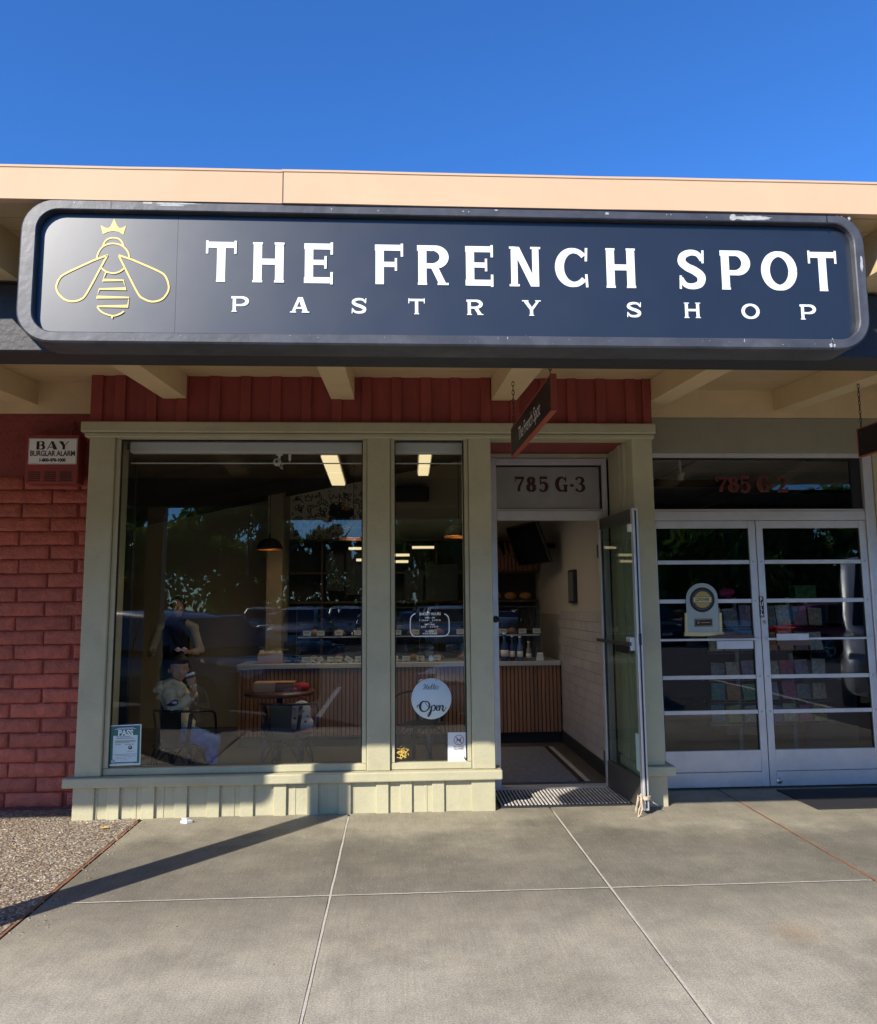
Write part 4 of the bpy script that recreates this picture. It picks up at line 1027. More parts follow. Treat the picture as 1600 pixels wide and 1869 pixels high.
# ---- child
gr = empty('person', (gx, YC, .03), label='child in cream hoodie and blue jeans on black chair drinking from a paper cup', cat='person')
def g(zx, zy, dy=0.0): return P(260+zx/7.19, 1160+zy/7.19, 6.95+dy)
hc = g(478, 425)
fd = Vector((.42, -.90, -.05)).normalized(); sdv = Vector((fd.y, -fd.x, 0)).normalized()*-1     # sdv: towards picture right of the face
def hd(a, s, u): return hc+fd*a+sdv*s+Vector((0, 0, u))
rz_ = math.atan2(fd.y, fd.x)-math.pi/2
sdv = Vector((math.cos(rz_), math.sin(rz_), 0))
prims = [('e', hd(-.008, 0, .018), (.080, .092, .094), (0, 0, rz_)), ('e', hd(.018, 0, -.038), (.062, .068, .070), (0, 0, rz_)), ('e', hd(.040, 0, -.078), (.030, .030, .026), (0, 0, rz_)),
         ('e', hd(.052, .034, -.035), (.028, .022, .026), (0, 0, rz_)), ('e', hd(.052, -.034, -.035), (.028, .022, .026), (0, 0, rz_)),
         ('c', hd(.080, 0, -.002), hd(.092, 0, -.030), .007, .012), ('e', hd(.086, .010, -.034), .009), ('e', hd(.086, -.010, -.034), .009),
         ('e', hd(.075, 0, -.057), (.024, .012, .008), (0, 0, rz_)), ('e', hd(.073, 0, -.067), (.020, .012, .008), (0, 0, rz_)),
         ('e', hd(-.012, -.080, -.018), (.010, .018, .026), (0, 0, rz_-.3)), ('e', hd(-.012, .080, -.018), (.010, .018, .026), (0, 0, rz_+.3)),
         ('c', hd(-.012, 0, -.05), g(430, 660), .042, .050), ('c', g(430, 660), g(440, 760), .05, .06)]
# near hand wrapped round the cup
wr = g(640, 790, -.105); pm_ = g(676, 715, -.14)
prims += [('c', g(560, 850, -.095), wr, .030, .023), ('c', wr, pm_, .022, .024, ), ('e', g(676, 705, -.142), (.026, .020, .030))]
cupa, cupb = g(672, 672, -.135), g(618, 484, -.135)
cd = (cupb-cupa).normalized(); cs = cd.cross(Vector((0, 1, 0))).normalized()
for k in range(4):
    base_ = cupa+cd*(.028+.0155*k*1.0)
    a0 = base_+cs*.034+Vector((0, .0, 0)) ; 
    pts = [base_+cs*.036*1.0+Vector((0, .002, 0)), base_+cs*.030+Vector((0, -.028, 0)), base_+Vector((0, -.044, 0)), base_-cs*.022+Vector((0, -.040, 0))]
    if k == 3: pts[-1] = (pts[-1]+pts[-2])/2
    rr_ = [.0085, .0080, .0075, .0065]
    prims += [('c', g(676, 700, -.137)+Vector((.008, 0, .0)), pts[0], .013, .0095)]
    for a_, b_, r0, r1 in zip(pts, pts[1:], rr_, rr_[1:]): prims.append(('c', a_, b_, r0, r1))
tb = [g(655, 735, -.15), cupa+cd*.035-cs*.02+Vector((0, -.046, 0)), cupa+cd*.065-cs*.024+Vector((0, -.044, 0))]
prims += [('c', tb[0], tb[1], .012, .009), ('c', tb[1], tb[2], .009, .0075)]
blob('body', prims, .0042, M['skin'], gr, 3)
eye_m = mat('eye_white', (.75, .72, .68), .25); iris = mat('eye_dark', (.02, .012, .01), .2); lip = mat('lips', (.36, .13, .11), .5)
for s_ in (-1, 1):
    e_ = hd(.071, s_*.030, .001)
    MB().tube([e_-sdv*.001, e_+sdv*.001], .001).bm.free() if False else None
    b = MB(); bmesh.ops.create_uvsphere(b.bm, u_segments=12, v_segments=8, radius=1)
    for v in b.bm.verts: v.co = e_+sdv*v.co.x*.0125+fd*v.co.y*.0085+Vector((0, 0, v.co.z*.0062))
    eo = b.build('eye', eye_m, gr, smooth=True)
    b = MB(); bmesh.ops.create_uvsphere(b.bm, u_segments=10, v_segments=6, radius=1)
    for v in b.bm.verts: v.co = e_+fd*.006+sdv*v.co.x*.0055+fd*v.co.y*.004+Vector((0, 0, v.co.z*.0056))
    b.build('iris', iris, eo, smooth=True)
    MB().tube([hd(.074, s_*.014, .016), hd(.077, s_*.030, .021), hd(.064, s_*.047, .016)], [.0025, .003, .0015], 6).build('eyebrow', M['hair'], gr)
MB().tube([hd(.080, -.019, -.0615), hd(.088, 0, -.061), hd(.080, .019, -.0615)], [.002, .0042, .002], 6).build('lips', lip, gr, smooth=True)
blob('hair', [('e', hd(-.026, 0, .030), (.088, .088, .092), (0, 0, rz_)), ('e', hd(-.055, 0, -.005), (.066, .055, .06), (0, 0, rz_)), ('e', hd(-.035, -.01, .125), (.040, .040, .036)), ('c', hd(-.03, 0, .10), hd(-.035, -.01, .14), .036, .03),
              ('e', hd(.012, .0, .064), (.080, .078, .052), (0, 0, rz_)), ('e', hd(-.02, -.055, .02), (.034, .05, .06), (0, 0, rz_)), ('e', hd(-.02, .055, .02), (.034, .05, .06), (0, 0, rz_))], .006, M['hair'], gr, 3, .0025, 60)
bow_m = mat('pink_ribbon', (.85, .55, .60), .6)
for a_, b_ in (((-.010), -.045), ((-.010), .045)):
    MB().tube([hd(.005, a_, .158), hd(.012, a_+b_*.6, .172), hd(.012, a_+b_, .160), hd(.006, a_+b_*.7, .148), hd(.005, a_, .155)], [.006, .012, .013, .010, .005], 8).build('bow', bow_m, gr, smooth=True)
# hoodie
sh = g(345, 765, -.05); el = g(395, 965, -.12); wr2 = g(630, 800, -.09)
hp = [('c', g(425, 690, .02), g(415, 820, .03), .078, .118, .85), ('c', g(415, 820, .03), g(480, 1110, .02), .118, .112, .85), ('c', g(480, 1100, .02), g(540, 1165, .02), .110, .104, .9),
      ('e', sh, (.062, .055, .062)), ('c', sh, el, .056, .050), ('e', el, .051), ('c', el, g(520, 900, -.11), .050, .046), ('c', g(520, 900, -.11), g(610, 815, -.095), .045, .036), ('c', g(600, 825, -.095), wr2, .037, .034),
      ('c', g(470, 740, .10), g(555, 900, .15), .050, .046), ('c', g(555, 900, .15), g(680, 770, .03), .044, .032),
      ('c', g(430, 640, -.02), g(500, 720, -.05), .040, .052), ('c', g(500, 700, -.03), g(560, 820, .02), .05, .06),
      # hood lying on the back with a rolled edge round the neck
      ('e', g(262, 680, .0), (.062, .075, .060), (0, .5, 0)), ('c', g(250, 640, -.01), g(165, 715, -.02), .036, .020), ('c', g(290, 760, -.05), g(215, 810, -.04), .030, .024),
      ('c', g(300, 640, -.06), g(400, 590, -.07), .022, .020), ('c', g(400, 595, -.075), g(545, 670, -.08), .020, .022), ('c', g(380, 590, .06), g(300, 620, .0), .024, .026)]
blob('hoodie', hp, .0075, M['hoodie'], gr, 4, .007, 26)
MB().tube([g(612, 812, -.094), g(640, 790, -.09)], [.039, .036], 14).build('cuff', M['hoodie'], gr, smooth=True)
pt_ = MB(); pc_ = g(393, 888, -.185)
patch = [(-.050, -.022), (-.030, -.018), (-.024, -.024), (.030, -.016), (.046, .002), (.044, .022), (.010, .026), (-.012, .018), (-.020, .004), (-.048, -.008)]
MB().prism([pc_+Vector((x, 0, z*1.1)) for x, z in patch], (0, .012, 0)).build('patch', mat('patch_navy', (.02, .025, .06), .8), gr)
MB().prism([pc_+Vector((x*.72+.006, -.001, z*.66+.001)) for x, z in patch[3:9]], (0, .012, 0)).build('patch_print', mat('patch_pink', (.75, .55, .65), .8), gr)
# jeans
hipn, hipf = g(530, 1290, -.03), g(540, 1290, .11)
knn, knf = g(900, 1395, -.02), g(930, 1380, .15)
blob('jeans', [('c', g(520, 1240, .02), g(545, 1300, .03), .105, .11, .95), ('c', hipn, knn, .088, .064), ('c', hipf, knf, .088, .064), ('e', knn, .064), ('c', knn, g(915, 1740, -.02), .062, .048), ('c', knf, g(880, 1740, .16), .062, .048), ('c', g(700, 1355, 0), g(710, 1350, .1), .06, .06)],
     .010, M['jeans'], gr, 3, .006, 18)
for dy in (-.03, .15):
    c = g(930, 1790, dy); blob('shoe', [('c', Vector((c.x-.02, c.y, .065)), Vector((c.x+.07, c.y+.02, .055)), .035, .028), ('c', Vector((c.x-.02, c.y, .07)), Vector((c.x-.015, c.y, .12)), .034, .033)], .008, M['white'], gr, 3)
# cup (held)
cup = empty('paper_cup', tuple(cupa), label='white and brown paper coffee cup with lid held to the child\'s mouth', cat='cup')
q = cd.to_track_quat('Z', 'Y').to_matrix().to_4x4(); q.translation = cupa
def cl(name, prof, m_, n=24):
    b = MB(); b.lathe(prof, (0, 0, 0), n); 
    for v in b.bm.verts: v.co = q @ v.co
    return b.build(name, m_, cup, smooth=False)
cl('cup_body', [(0, 0), (.028, 0), (.0385, .105), (0, .105)], mat('cup_white', (.78, .78, .76), .6))
cl('sleeve', [(.0302, .02), (.0312, .02), (.0368, .072), (.0358, .072)], mat('kraft_sleeve', (.36, .20, .10), .8))
cl('band', [(.0372, .076), (.0378, .076), (.0396, .100), (.039, .100)], mat('grey_band', (.10, .09, .085), .7))
cl('lid', [(.0385, .102), (.0415, .103), (.0415, .110), (.0375, .114), (.036, .122), (0, .120)], M['white'])
b = MB()
for i in range(5):
    a0, a1 = -R(120)+i*.16, -R(120)+(i+1)*.16
    b.quad([q @ Vector((.0322*math.cos(a0), .0322*math.sin(a0), .022)), q @ Vector((.0322*math.cos(a1), .0322*math.sin(a1), .022)), q @ Vector((.0378*math.cos(a1), .0378*math.sin(a1), .070)), q @ Vector((.0378*math.cos(a0), .0378*math.sin(a0), .070))])
b.build('cup_label', M['white'], cup)

# ---- adult standing deeper in the shop
pr_ = empty('person', (P(322, 1150, 9.3).x, 9.3, .03), label='adult in black and cream raglan jacket standing in the dark shop behind the child', cat='person')
def a_(px_, py_, dy=0): return P(px_, py_, 9.3+dy)
ax = P(322, 1150, 9.3).x
def av(x, y, z): return Vector((ax+x, 9.3+y, z+.03))
blob('body', [('e', av(0, 0, 1.56), (.078, .095, .115)), ('e', av(0, -.03, 1.50), (.055, .06, .07)), ('c', av(0, .01, 1.46), av(0, .01, 1.36), .055, .06), ('e', av(.0, -.10, 1.535), (.012, .016, .02)),
              ('c', av(.27, -.10, 1.02), av(.20, -.25, 1.05), .035, .028), ('c', av(-.27, -.10, 1.02), av(-.20, -.25, 1.05), .035, .028)]
     + [('c', av(s*.20, -.25, 1.05), av(s*(.17-.016*k), -.33, 1.03+.012*k), .016, .009) for s in (-1, 1) for k in range(4)] + [('c', av(s*.20, -.25, 1.06), av(s*.16, -.28, 1.10), .013, .010) for s in (-1, 1)], .007, M['skin'], pr_)
for s_ in (-1, 1):
    MB().tube([av(s_*.03-.006, -.088, 1.555), av(s_*.03+.006, -.088, 1.555)], .006, 6).build('eye', iris, pr_)
MB().tube([av(-.02, -.088, 1.485), av(.02, -.088, 1.485)], .005, 6).build('lips', lip, pr_)
blob('hair', [('e', av(0, .025, 1.595), (.090, .095, .10)), ('c', av(0, .06, 1.55), av(0, .07, 1.42), .075, .05)], .01, M['hair'], pr_, 2, .003, 50)
blob('jacket', [('c', av(0, 0, 1.30), av(0, 0, 1.0), .17, .15, .62), ('c', av(0, 0, 1.0), av(0, 0, .86), .15, .16, .65)], .014, mat('jacket_black', (.012, .012, .014), .8), pr_, 3, .006, 10)
blob('sleeves', [('c', av(-.10, .0, 1.36), av(-.19, 0, 1.31), .06, .07), ('c', av(-.19, 0, 1.31), av(-.28, -.0, 1.05), .062, .052), ('c', av(-.28, 0, 1.05), av(-.23, -.17, 1.04), .05, .042),
                 ('c', av(.10, .0, 1.36), av(.19, 0, 1.31), .06, .07), ('c', av(.19, 0, 1.31), av(.28, -.0, 1.05), .062, .052), ('c', av(.28, 0, 1.05), av(.23, -.17, 1.04), .05, .042), ('c', av(-.10, 0.01, 1.37), av(.10, .01, 1.37), .055, .055)], .012, mat('jacket_cream', (.50, .46, .40), .85), pr_, 3, .005, 12)
blob('trousers', [('c', av(0, 0, .90), av(0, 0, .82), .16, .155, .7), ('c', av(-.09, 0, .84), av(-.10, 0, .45), .088, .06), ('c', av(-.10, 0, .45), av(-.10, 0, .09), .06, .045), ('c', av(.09, 0, .84), av(.10, 0, .45), .088, .06), ('c', av(.10, 0, .45), av(.10, 0, .09), .06, .045)], .014, mat('trousers_dark', (.02, .022, .03), .85), pr_)
for s_ in (-1, 1): blob('shoe', [('c', av(s_*.10, .03, .04), av(s_*.11, -.13, .035), .045, .035)], .012, M['black'], pr_)

# ================================================================== BAKERY INTERIOR
wl = mat('shop_wall_tan', (.46, .38, .25), .85, var=.05, vscale=2)
wr_ = mat('shop_wall_pale', (.42, .38, .35), .8, var=.05, vscale=2)
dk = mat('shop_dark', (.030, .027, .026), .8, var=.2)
tag(box('shop_wall_right', wr_, None, 1.884, 1.90, 6.92, 12.6, .03, 4.4), kind='structure')
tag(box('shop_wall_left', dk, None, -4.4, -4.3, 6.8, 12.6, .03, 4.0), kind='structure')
bwl = tag(box('shop_wall_back', wl, None, -4.3, 1.883, 10.45, 10.55, 0.03, 4.4), kind='structure')
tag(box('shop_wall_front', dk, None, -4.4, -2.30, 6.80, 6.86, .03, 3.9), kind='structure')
# walls that close the bay box above the glass and at its left
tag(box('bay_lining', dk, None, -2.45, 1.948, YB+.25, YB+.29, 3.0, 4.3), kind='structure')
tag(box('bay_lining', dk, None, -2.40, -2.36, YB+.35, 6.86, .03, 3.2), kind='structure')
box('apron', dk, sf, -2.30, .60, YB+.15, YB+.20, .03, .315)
# sloping dark ceiling : follows the line where it meets the back wall
ca, cb = P(530, 905, 10.45), P(850, 839, 10.45)
cs_ = (cb.z-ca.z)/(cb.x-ca.x)
zc = lambda x: ca.z+cs_*(x-ca.x)
cm_ = mat('ceiling_dark_boards', (.045, .040, .036), .7, var=.2, stretch=(1, .1, 1))
b = MB(); b.prism([(-2.36, YB+.29, zc(-2.36)), (1.9, YB+.29, zc(1.9)), (1.9, YB+.29, zc(1.9)+.1), (-2.36, YB+.29, zc(-2.36)+.1)], (0, 6.4, 0)); b.prism([(-4.4, 6.87, zc(-4.4)), (-2.362, 6.87, zc(-2.362)), (-2.362, 6.87, zc(-2.362)+.1), (-4.4, 6.87, zc(-4.4)+.1)], (0, 6.0, 0)); ce = b.build('ceiling', cm_); tag(ce, kind='structure')
for y in (7.6, 9.3):
    b = MB(); b.prism([(-4.3, y, zc(-4.3)-.12), (1.88, y, zc(1.88)-.12), (1.88, y, zc(1.88)-.001), (-4.3, y, zc(-4.3)-.001)], (0, .12, 0)); b.build('ceiling_beam', cm_, ce)
# pale column
cc0, cc1 = P(490, 850, 9.9), P(514, 1100, 9.9)
o = box('column', wl, None, cc0.x, cc1.x, 9.9, 10.1, .03, 3.1); tag(o, 'tan painted column left of the doodle wall inside the shop', 'column')
# lower back wall: dark timber shelving
dw = mat('dark_shelf_wood', (.055, .030, .018), .6, var=.3, vscale=6, stretch=(1, 1, .2))
rw = mat('red_shelf_wood', (.16, .06, .032), .6, var=.3, vscale=8, stretch=(.3, 1, 1))
zb0 = P(620, 987, 10.4).z
o = empty('back_shelving', (.3, 10.3, .03), label='tall dark bakery shelving along the back wall below the doodle wall', cat='shelving')
box('back_board', dk, o, cc1.x+.02, 1.87, 10.40, 10.44, .03, zb0)
for z in (1.25, 1.62, 2.0, zb0-.03): box('shelf', dw, o, cc1.x+.05, 1.86, 10.12, 10.395, z, z+.03, .003)
for x in (-1.0, -.2, .5, 1.15): box('divider', dw, o, x, x+.03, 10.13, 10.395, .04, zb0-.04)
bread = mat('bread_crust', (.38, .17, .06), .7, var=.35, vscale=14, bump=.5)
# baguettes and loaves in the right bay
for k in range(9):
    x = 1.22+k*.065; tilt = random.uniform(-.10, .14)
    b = MB(); b.tube([(x, 10.05, 2.03), (x+tilt*.3, 10.12, 2.2), (x+tilt, 10.2, 2.03+random.uniform(.38, .52))], [.02, .032, .018], 8)
    t = b.build('baguette', bread, smooth=True); tag(t, 'brown baguette standing in the shelf basket seen through the open door', 'bread', 'baguettes standing in the shelf basket')
bk_ = empty('bread_basket', (1.48, 10.13, 2.03), label='slatted wooden bread basket on the shelf seen through the open door', cat='basket')
for k in range(13): box('slat', rw, bk_, 1.20+k*.05, 1.235+k*.05, 9.96, 9.972, 2.03, 2.24, .002)
box('rail', rw, bk_, 1.19, 1.85, 9.973, 9.985, 2.03, 2.06); box('rail', rw, bk_, 1.19, 1.85, 9.973, 9.985, 2.21, 2.24)
LW = ['on the shelf under the basket', 'on the low shelf under the basket']
for j, z in enumerate((1.65,)):
    for k, nm in enumerate(('leftmost round loaf', 'middle round loaf', 'rightmost round loaf')):
        b = MB(); bmesh.ops.create_icosphere(b.bm, subdivisions=2, radius=1)
        for v in b.bm.verts: v.co = Vector((1.30+k*.2+v.co.x*.085, 10.2+v.co.y*.08, z+.05+v.co.z*.055))
        t = b.build('loaf', bread, smooth=True); tag(t, nm+' '+LW[j], 'bread', 'round loaves on the shelves')
# menu boards
for k, (a, c, t_, d) in enumerate(((596, 627, 1012, 1078), (632, 664, 1006, 1085), (738, 772, 1040, 1100), (776, 836, 1030, 1096))):
    p, q_ = P(a, t_, 10.09), P(c, d, 10.09)
    o = empty('menu_board', ((p.x+q_.x)/2, 10.09, q_.z), label=['small black menu board left of the wide post in the big window', 'larger black menu board beside the wide post in the big window', 'small black menu board in the narrow window', 'wide black menu board in the narrow window'][k], cat='menu board')
    box('panel', M['black'], o, p.x, q_.x, 10.09, 10.11, q_.z, p.z); 
    for z in (q_.z, p.z-.012): box('frame', dw, o, p.x, q_.x, 10.078, 10.089, z, z+.012)
# doodle mural
mp0, mp1, = P(530, 905, 10.44), P(700, 986, 10.44)
mural = mat('mural_ground', (.82, .74, .58), .85, var=.04)
b = MB(); b.prism([(mp0.x, 10.44, mp1.z), (mp1.x, 10.44, mp1.z), (mp1.x, 10.44, zc(mp1.x)-.005), (mp0.x, 10.44, zc(mp0.x)-.005)], (0, .009, 0))
mo = b.build('doodle_wall', mural); tag(mo, 'pale wall panel covered in black bee, croissant and crown doodles', 'mural')
fm = lambda u, v, l: P(500+u/8.889, 860+v/8.889, 10.44)+Vector((0, -l, 0))
D = []; W_ = 13
def bz2(p, w_=W_): return [(x, y, w_) for x, y in p]
def xf(p, cx, cy, s, a):
    ca_, sa = math.cos(a), math.sin(a)
    return [(cx+(x*ca_-y*sa)*s, cy+(x*sa+y*ca_)*s, W_) for x, y in p]
def d_bee(cx, cy, s, a):
    D.append(dict(p=xf([(-30, -20), (0, -45), (32, -20), (30, 20), (0, 70), (-30, 20)], cx, cy, s, a), s=True, c=True))
    for yy in (-8, 12, 30): D.append(dict(p=xf([(-28+max(0, yy-12)*.5, yy), (0, yy+8), (28-max(0, yy-12)*.5, yy)], cx, cy, s, a), s=True))
    D.append(dict(p=xf([(-18, -55), (0, -80), (18, -55), (0, -38)], cx, cy, s, a), s=True, c=True))
    for sx in (-1, 1):
        D.append(dict(p=xf([(sx*28, -15), (sx*60, -50), (sx*95, -35), (sx*70, -5)], cx, cy, s, a), s=True, c=True))
        D.append(dict(p=xf([(sx*8, -78), (sx*22, -105), (sx*36, -108)], cx, cy, s, a), s=True))
def d_crown(cx, cy, s, a): D.append(dict(p=xf([(-75, -40), (-38, 0), (-15, -55), (18, 0), (72, -62), (55, 55), (-50, 62)], cx, cy, s, a), c=True))
def d_cro(cx, cy, s, a):
    D.append(dict(p=xf([(-90, 50), (-70, -20), (0, -58), (70, -20), (90, 50), (52, 38), (0, 8), (-52, 38)], cx, cy, s, a), s=True, c=True))
    for x in (-52, -20, 20, 52): D.append(dict(p=xf([(x*1.15, -45+abs(x)*.4), (x*.85, 12+abs(x)*.3)], cx, cy, s, a)))
def d_spi(cx, cy, s, a): D.append(dict(p=xf([(r*math.cos(t), r*math.sin(t)) for t, r in [(k*.7, 6+k*3.2) for k in range(13)]], cx, cy, s, a), s=True))
for fn, cx, cy, s, a in ((d_bee, 380, 440, .75, .9), (d_crown, 560, 430, .85, .1), (d_bee, 730, 365, .85, 3.9), (d_cro, 785, 520, 1.0, 0), (d_crown, 985, 445, 1.15, -.15), (d_bee, 1165, 400, .9, 2.5), (d_cro, 1315, 250, .8, 1.2), (d_crown, 1445, 360, .9, -.7),
    (d_bee, 425, 620, .8, -.4), (d_cro, 590, 610, .8, -1.1), (d_bee, 790, 690, 1.0, -.6), (d_cro, 370, 810, .95, -1.1), (d_crown, 615, 755, .85, 0), (d_spi, 478, 880, .8, 0), (d_bee, 750, 890, .95, 0), (d_cro, 900, 950, .8, -.9), (d_bee, 360, 1010, .85, .7), (d_cro, 600, 1010, .85, .7), (d_spi, 740, 1062, .85, 1), (d_crown, 1010, 1040, .9, .2),
    (d_cro, 1370, 520, .9, .7), (d_bee, 1420, 720, .9, .3), (d_spi, 1560, 500, .9, 0), (d_bee, 1620, 620, .9, .5), (d_crown, 1600, 780, .9, 0), (d_cro, 1560, 920, .9, .3), (d_bee, 1600, 300, .8, 1), (d_spi, 1300, 980, .8, 0), (d_crown, 1420, 1010, .9, .1), (d_cro, 1180, 1010, .8, .2)): fn(cx, cy, s, a)
pts_ = [(300, 500), (320, 570), (300, 650), (320, 700), (470, 520), (540, 570), (660, 560), (760, 585), (620, 840), (530, 900), (560, 880), (520, 780), (650, 930), (670, 990), (450, 1000), (420, 780), (870, 300), (930, 300), (1010, 310), (1065, 300), (880, 380), (1080, 410), (1100, 400), (1160, 290), (1215, 250), (1300, 390), (1150, 490), (1250, 480), (1220, 560), (1300, 600), (1270, 740), (1320, 710), (1440, 480), (1470, 490), (1480, 640), (860, 850), (970, 870), (930, 980), (800, 1000), (830, 1080), (900, 1080), (1050, 900), (700, 1000), (590, 360), (820, 310), (1340, 430), (1400, 610), (1500, 700), (1500, 850), (1520, 400), (1120, 900), (1250, 900)]
for k, (x, y) in enumerate(pts_):
    for j in range(2):
        a = k*1.3; D.append(dict(p=[(x+j*26*math.sin(a), y-j*26*math.cos(a), 11), (x+j*26*math.sin(a)+30*math.cos(a), y-j*26*math.cos(a)+30*math.sin(a), 11)]))
def clampu(s_):
    return s_
ok_ = []
for s_ in D:
    good = True
    for q_ in s_['p']:
        p_ = fm(q_[0], q_[1], 0)
        if not (mp0.x+.01 < p_.x < mp1.x-.01 and mp1.z+.01 < p_.z < zc(p_.x)-.03): good = False
    if good: ok_.append(s_)
o = rib_obj('doodles', ok_, fm, M['black'], mo, .0015, .00002); o['kind'] = 'stuff'
# central emblem: black cloud with orange lettering squiggles
em = []
for cx, cy, r in ((960, 590, 65), (940, 680, 60), (930, 790, 50), (1010, 720, 60), (1060, 800, 65), (1110, 700, 70), (1180, 640, 75), (1230, 690, 60), (1180, 770, 55), (1040, 600, 60), (1090, 560, 60), (1150, 830, 40), (1040, 860, 35), (1240, 640, 50), (1000, 640, 50)):
    em.append(dict(f=[(cx+r*math.cos(2*math.pi*i/14), cy+r*math.sin(2*math.pi*i/14)) for i in range(14)]))
rib_obj('emblem', em, fm, M['black'], mo, .0035, .00006)
rib_obj('emblem_lettering', [dict(p=[(1085, 555, 22), (1110, 530, 24), (1140, 560, 26), (1110, 600, 24), (1150, 620, 24)], s=True), dict(p=[(1150, 560, 26), (1180, 600, 30), (1170, 640, 22), (1210, 590, 28), (1235, 640, 24)], s=True)], fm, mat('orange_paint', (.75, .34, .03), .6), mo, .006, .0004)
# black air unit
a, c = P(700, 888, 10.2), P(783, 912, 10.2)
o = box('air_unit', M['black'], None, a.x, c.x, 10.2, 10.44, c.z, a.z, .01); tag(o, 'long black air unit high on the tan wall in the narrow window', 'air unit')
# wall tiles on the right wall
tile = mat('white_tile', (.48, .45, .46), .25, rand=.06, var=.03)
tw_ = empty('tiled_dado', (1.88, 7.9, .1), label='pale brick-laid tiles on the right hand wall inside the open door', cat='tiles')
box('tile_backing', mat('grout', (.24, .22, .22), .9), tw_, 1.8805, 1.8838, 6.93, 10.3, .16, 1.47)
tme = None; row = 0; z = .165
while z < 1.44:
    y = 6.93-(.1 if row % 2 else 0)
    while y < 8.85:
        if tme is None:
            q_ = MB().box(-.003, .003, -.099, .099, -.0465, .0465, .002).build('tile', tile, tw_, local=True); tme = q_.data; o = q_
        else: o = link('tile', tme, None, tw_, True)
        if y < 6.92: pass
        o.location = Vector((1.878, max(y+.1, 7.03 if row % 2 else 0), z+.047))-Vector((1.88, 7.9, .1)); y += .2035
    z += .0965; row += 1
kb_ = box('base_board', M['rubber'], None, 1.868, 1.8835, 6.92, 10.3, .03, .158, .003); tag(kb_, 'black skirting along the right hand wall inside the bakery door', 'skirting')
# television on the right wall
tv = empty('television', (1.7, 9.0, 2.3), label='black television tilted out from the right hand shop wall', cat='television')
Mx = Matrix.Translation((1.55, 9.0, 2.30)) @ Matrix.Rotation(R(-74), 4, 'Z') @ Matrix.Rotation(R(20), 4, 'X')
MB().box(-.42, .42, -.02, .02, -.25, .25, .006, 1, Mx).build('screen_case', M['black'], tv)
MB().box(-.40, .40, -.0225, -.0205, -.23, .23, 0, 1, Mx).build('screen', mat('tv_glass', (.006, .006, .008), .12), tv)
MB().tube([(1.64, 9.02, 2.3), (1.88, 9.1, 2.28)], .03, 8).build('arm', M['black'], tv)
pa_, pb_ = P(1027, 1050, 8.2), 0
o = empty('wall_frame', (1.87, 8.1, 1.7), label='narrow dark menu frame on the right hand wall above the tiles', cat='frame')
box('board', M['black'], o, 1.845, 1.882, 7.99, 8.26, 1.60, 1.95, .004); box('paper', mat('menu_grey', (.12, .13, .14), .4), o, 1.8425, 1.8445, 8.02, 8.23, 1.62, 1.93)
# counter
ct = empty('counter', (0, 9.1, .03), label='bakery counter with vertical wood slats and pale stone top', cat='counter')
CX0, CX1, CYF = -1.78, 1.865, 8.86
box('counter_top', mat('pale_stone', (.50, .49, .47), .4, var=.05), ct, CX0-.02, CX1, CYF-.03, CYF+.62, .895, .945, .004)
box('carcass', dw, ct, CX0+.01, CX1, CYF+.02, CYF+.6, .15, .894)
box('kick', M['rubber'], ct, CX0+.04, CX1, CYF+.03, CYF+.5, .031, .149)
slm = mat('oak_slat', (.34, .165, .08), .55, rand=.16, var=.2, vscale=10, stretch=(6, 1, .5), bump=.15)
sme = None; x = CX0
while x < CX1-.03:
    if sme is None:
        o = MB().box(0, .034, 0, .019, .152, .893, .002).build('slat', slm, ct, local=True); sme = o.data
    else: o = link('slat', sme, None, ct, True)
    o.location = Vector((x, CYF, 0))-ct.location; x += .0445
# display case
dc = empty('display_case', (.3, 9.1, .95), label='long glass pastry case on the counter', cat='display case')
DX0, DX1, DY0, DY1 = -1.15, 1.66, 8.95, 9.40
gc = M['glass_case']
box('case_glass', gc, dc, DX0, DX1, DY0, DY0+.005, .946, 1.56); box('case_glass', gc, dc, DX0, DX1, DY0, DY1, 1.562, 1.567)
box('case_glass', gc, dc, DX1-.005, DX1, DY0+.006, DY1, .946, 1.56)
for x in (DX0-.006, .25, DX1+.001): box('case_edge', M['alu_dark'], dc, x, x+.008, DY0-.004, DY0+.001, .946, 1.568)
box('case_shelf', gc, dc, DX0+.01, DX1-.01, DY0+.03, DY1, 1.235, 1.241)
box('case_rail', M['alu'], dc, DX0+.01, DX1-.01, DY0+.02, DY0+.028, 1.228, 1.243)
box('case_edge', M['black'], dc, DX0, DX1, DY0-.005, DY0-.0005, 1.560, 1.572)
card = mat('price_card_paper', (.74, .74, .70), .7); ink = mat('ink_grey', (.2, .2, .2), .8)
def pcard(px_, py_, z0, lab, tilt=0, y=DY0+.015):
    p = P(px_, py_, y); r = empty('price_card', (p.x, y, z0), R(0), label=lab, cat='price card', group='white price cards in the pastry case')
    b = MB().box(-.045, .045, -.001, .001, .012, .068, 0, 1, Matrix.Rotation(R(tilt), 4, 'Y')); b.build('card', card, r, local=True)
    b = MB(); b.box(-.030, .030, -.0018, -.0012, .046, .052, 0, 1, Matrix.Rotation(R(tilt), 4, 'Y')); b.box(-.022, .024, -.0018, -.0012, .032, .037, 0, 1, Matrix.Rotation(R(tilt), 4, 'Y')); b.build('print', ink, r, local=True)
    MB().box(-.012, .012, -.008, .012, 0, .0115, .002).build('clip', M['black'], r, local=True)
low = [(558, 0), (571, 3), (586, -30), (604, 2), (617, 0), (633, 30), (655, 0), (720, -4), (741, 0), (767, 2), (797, 0)]
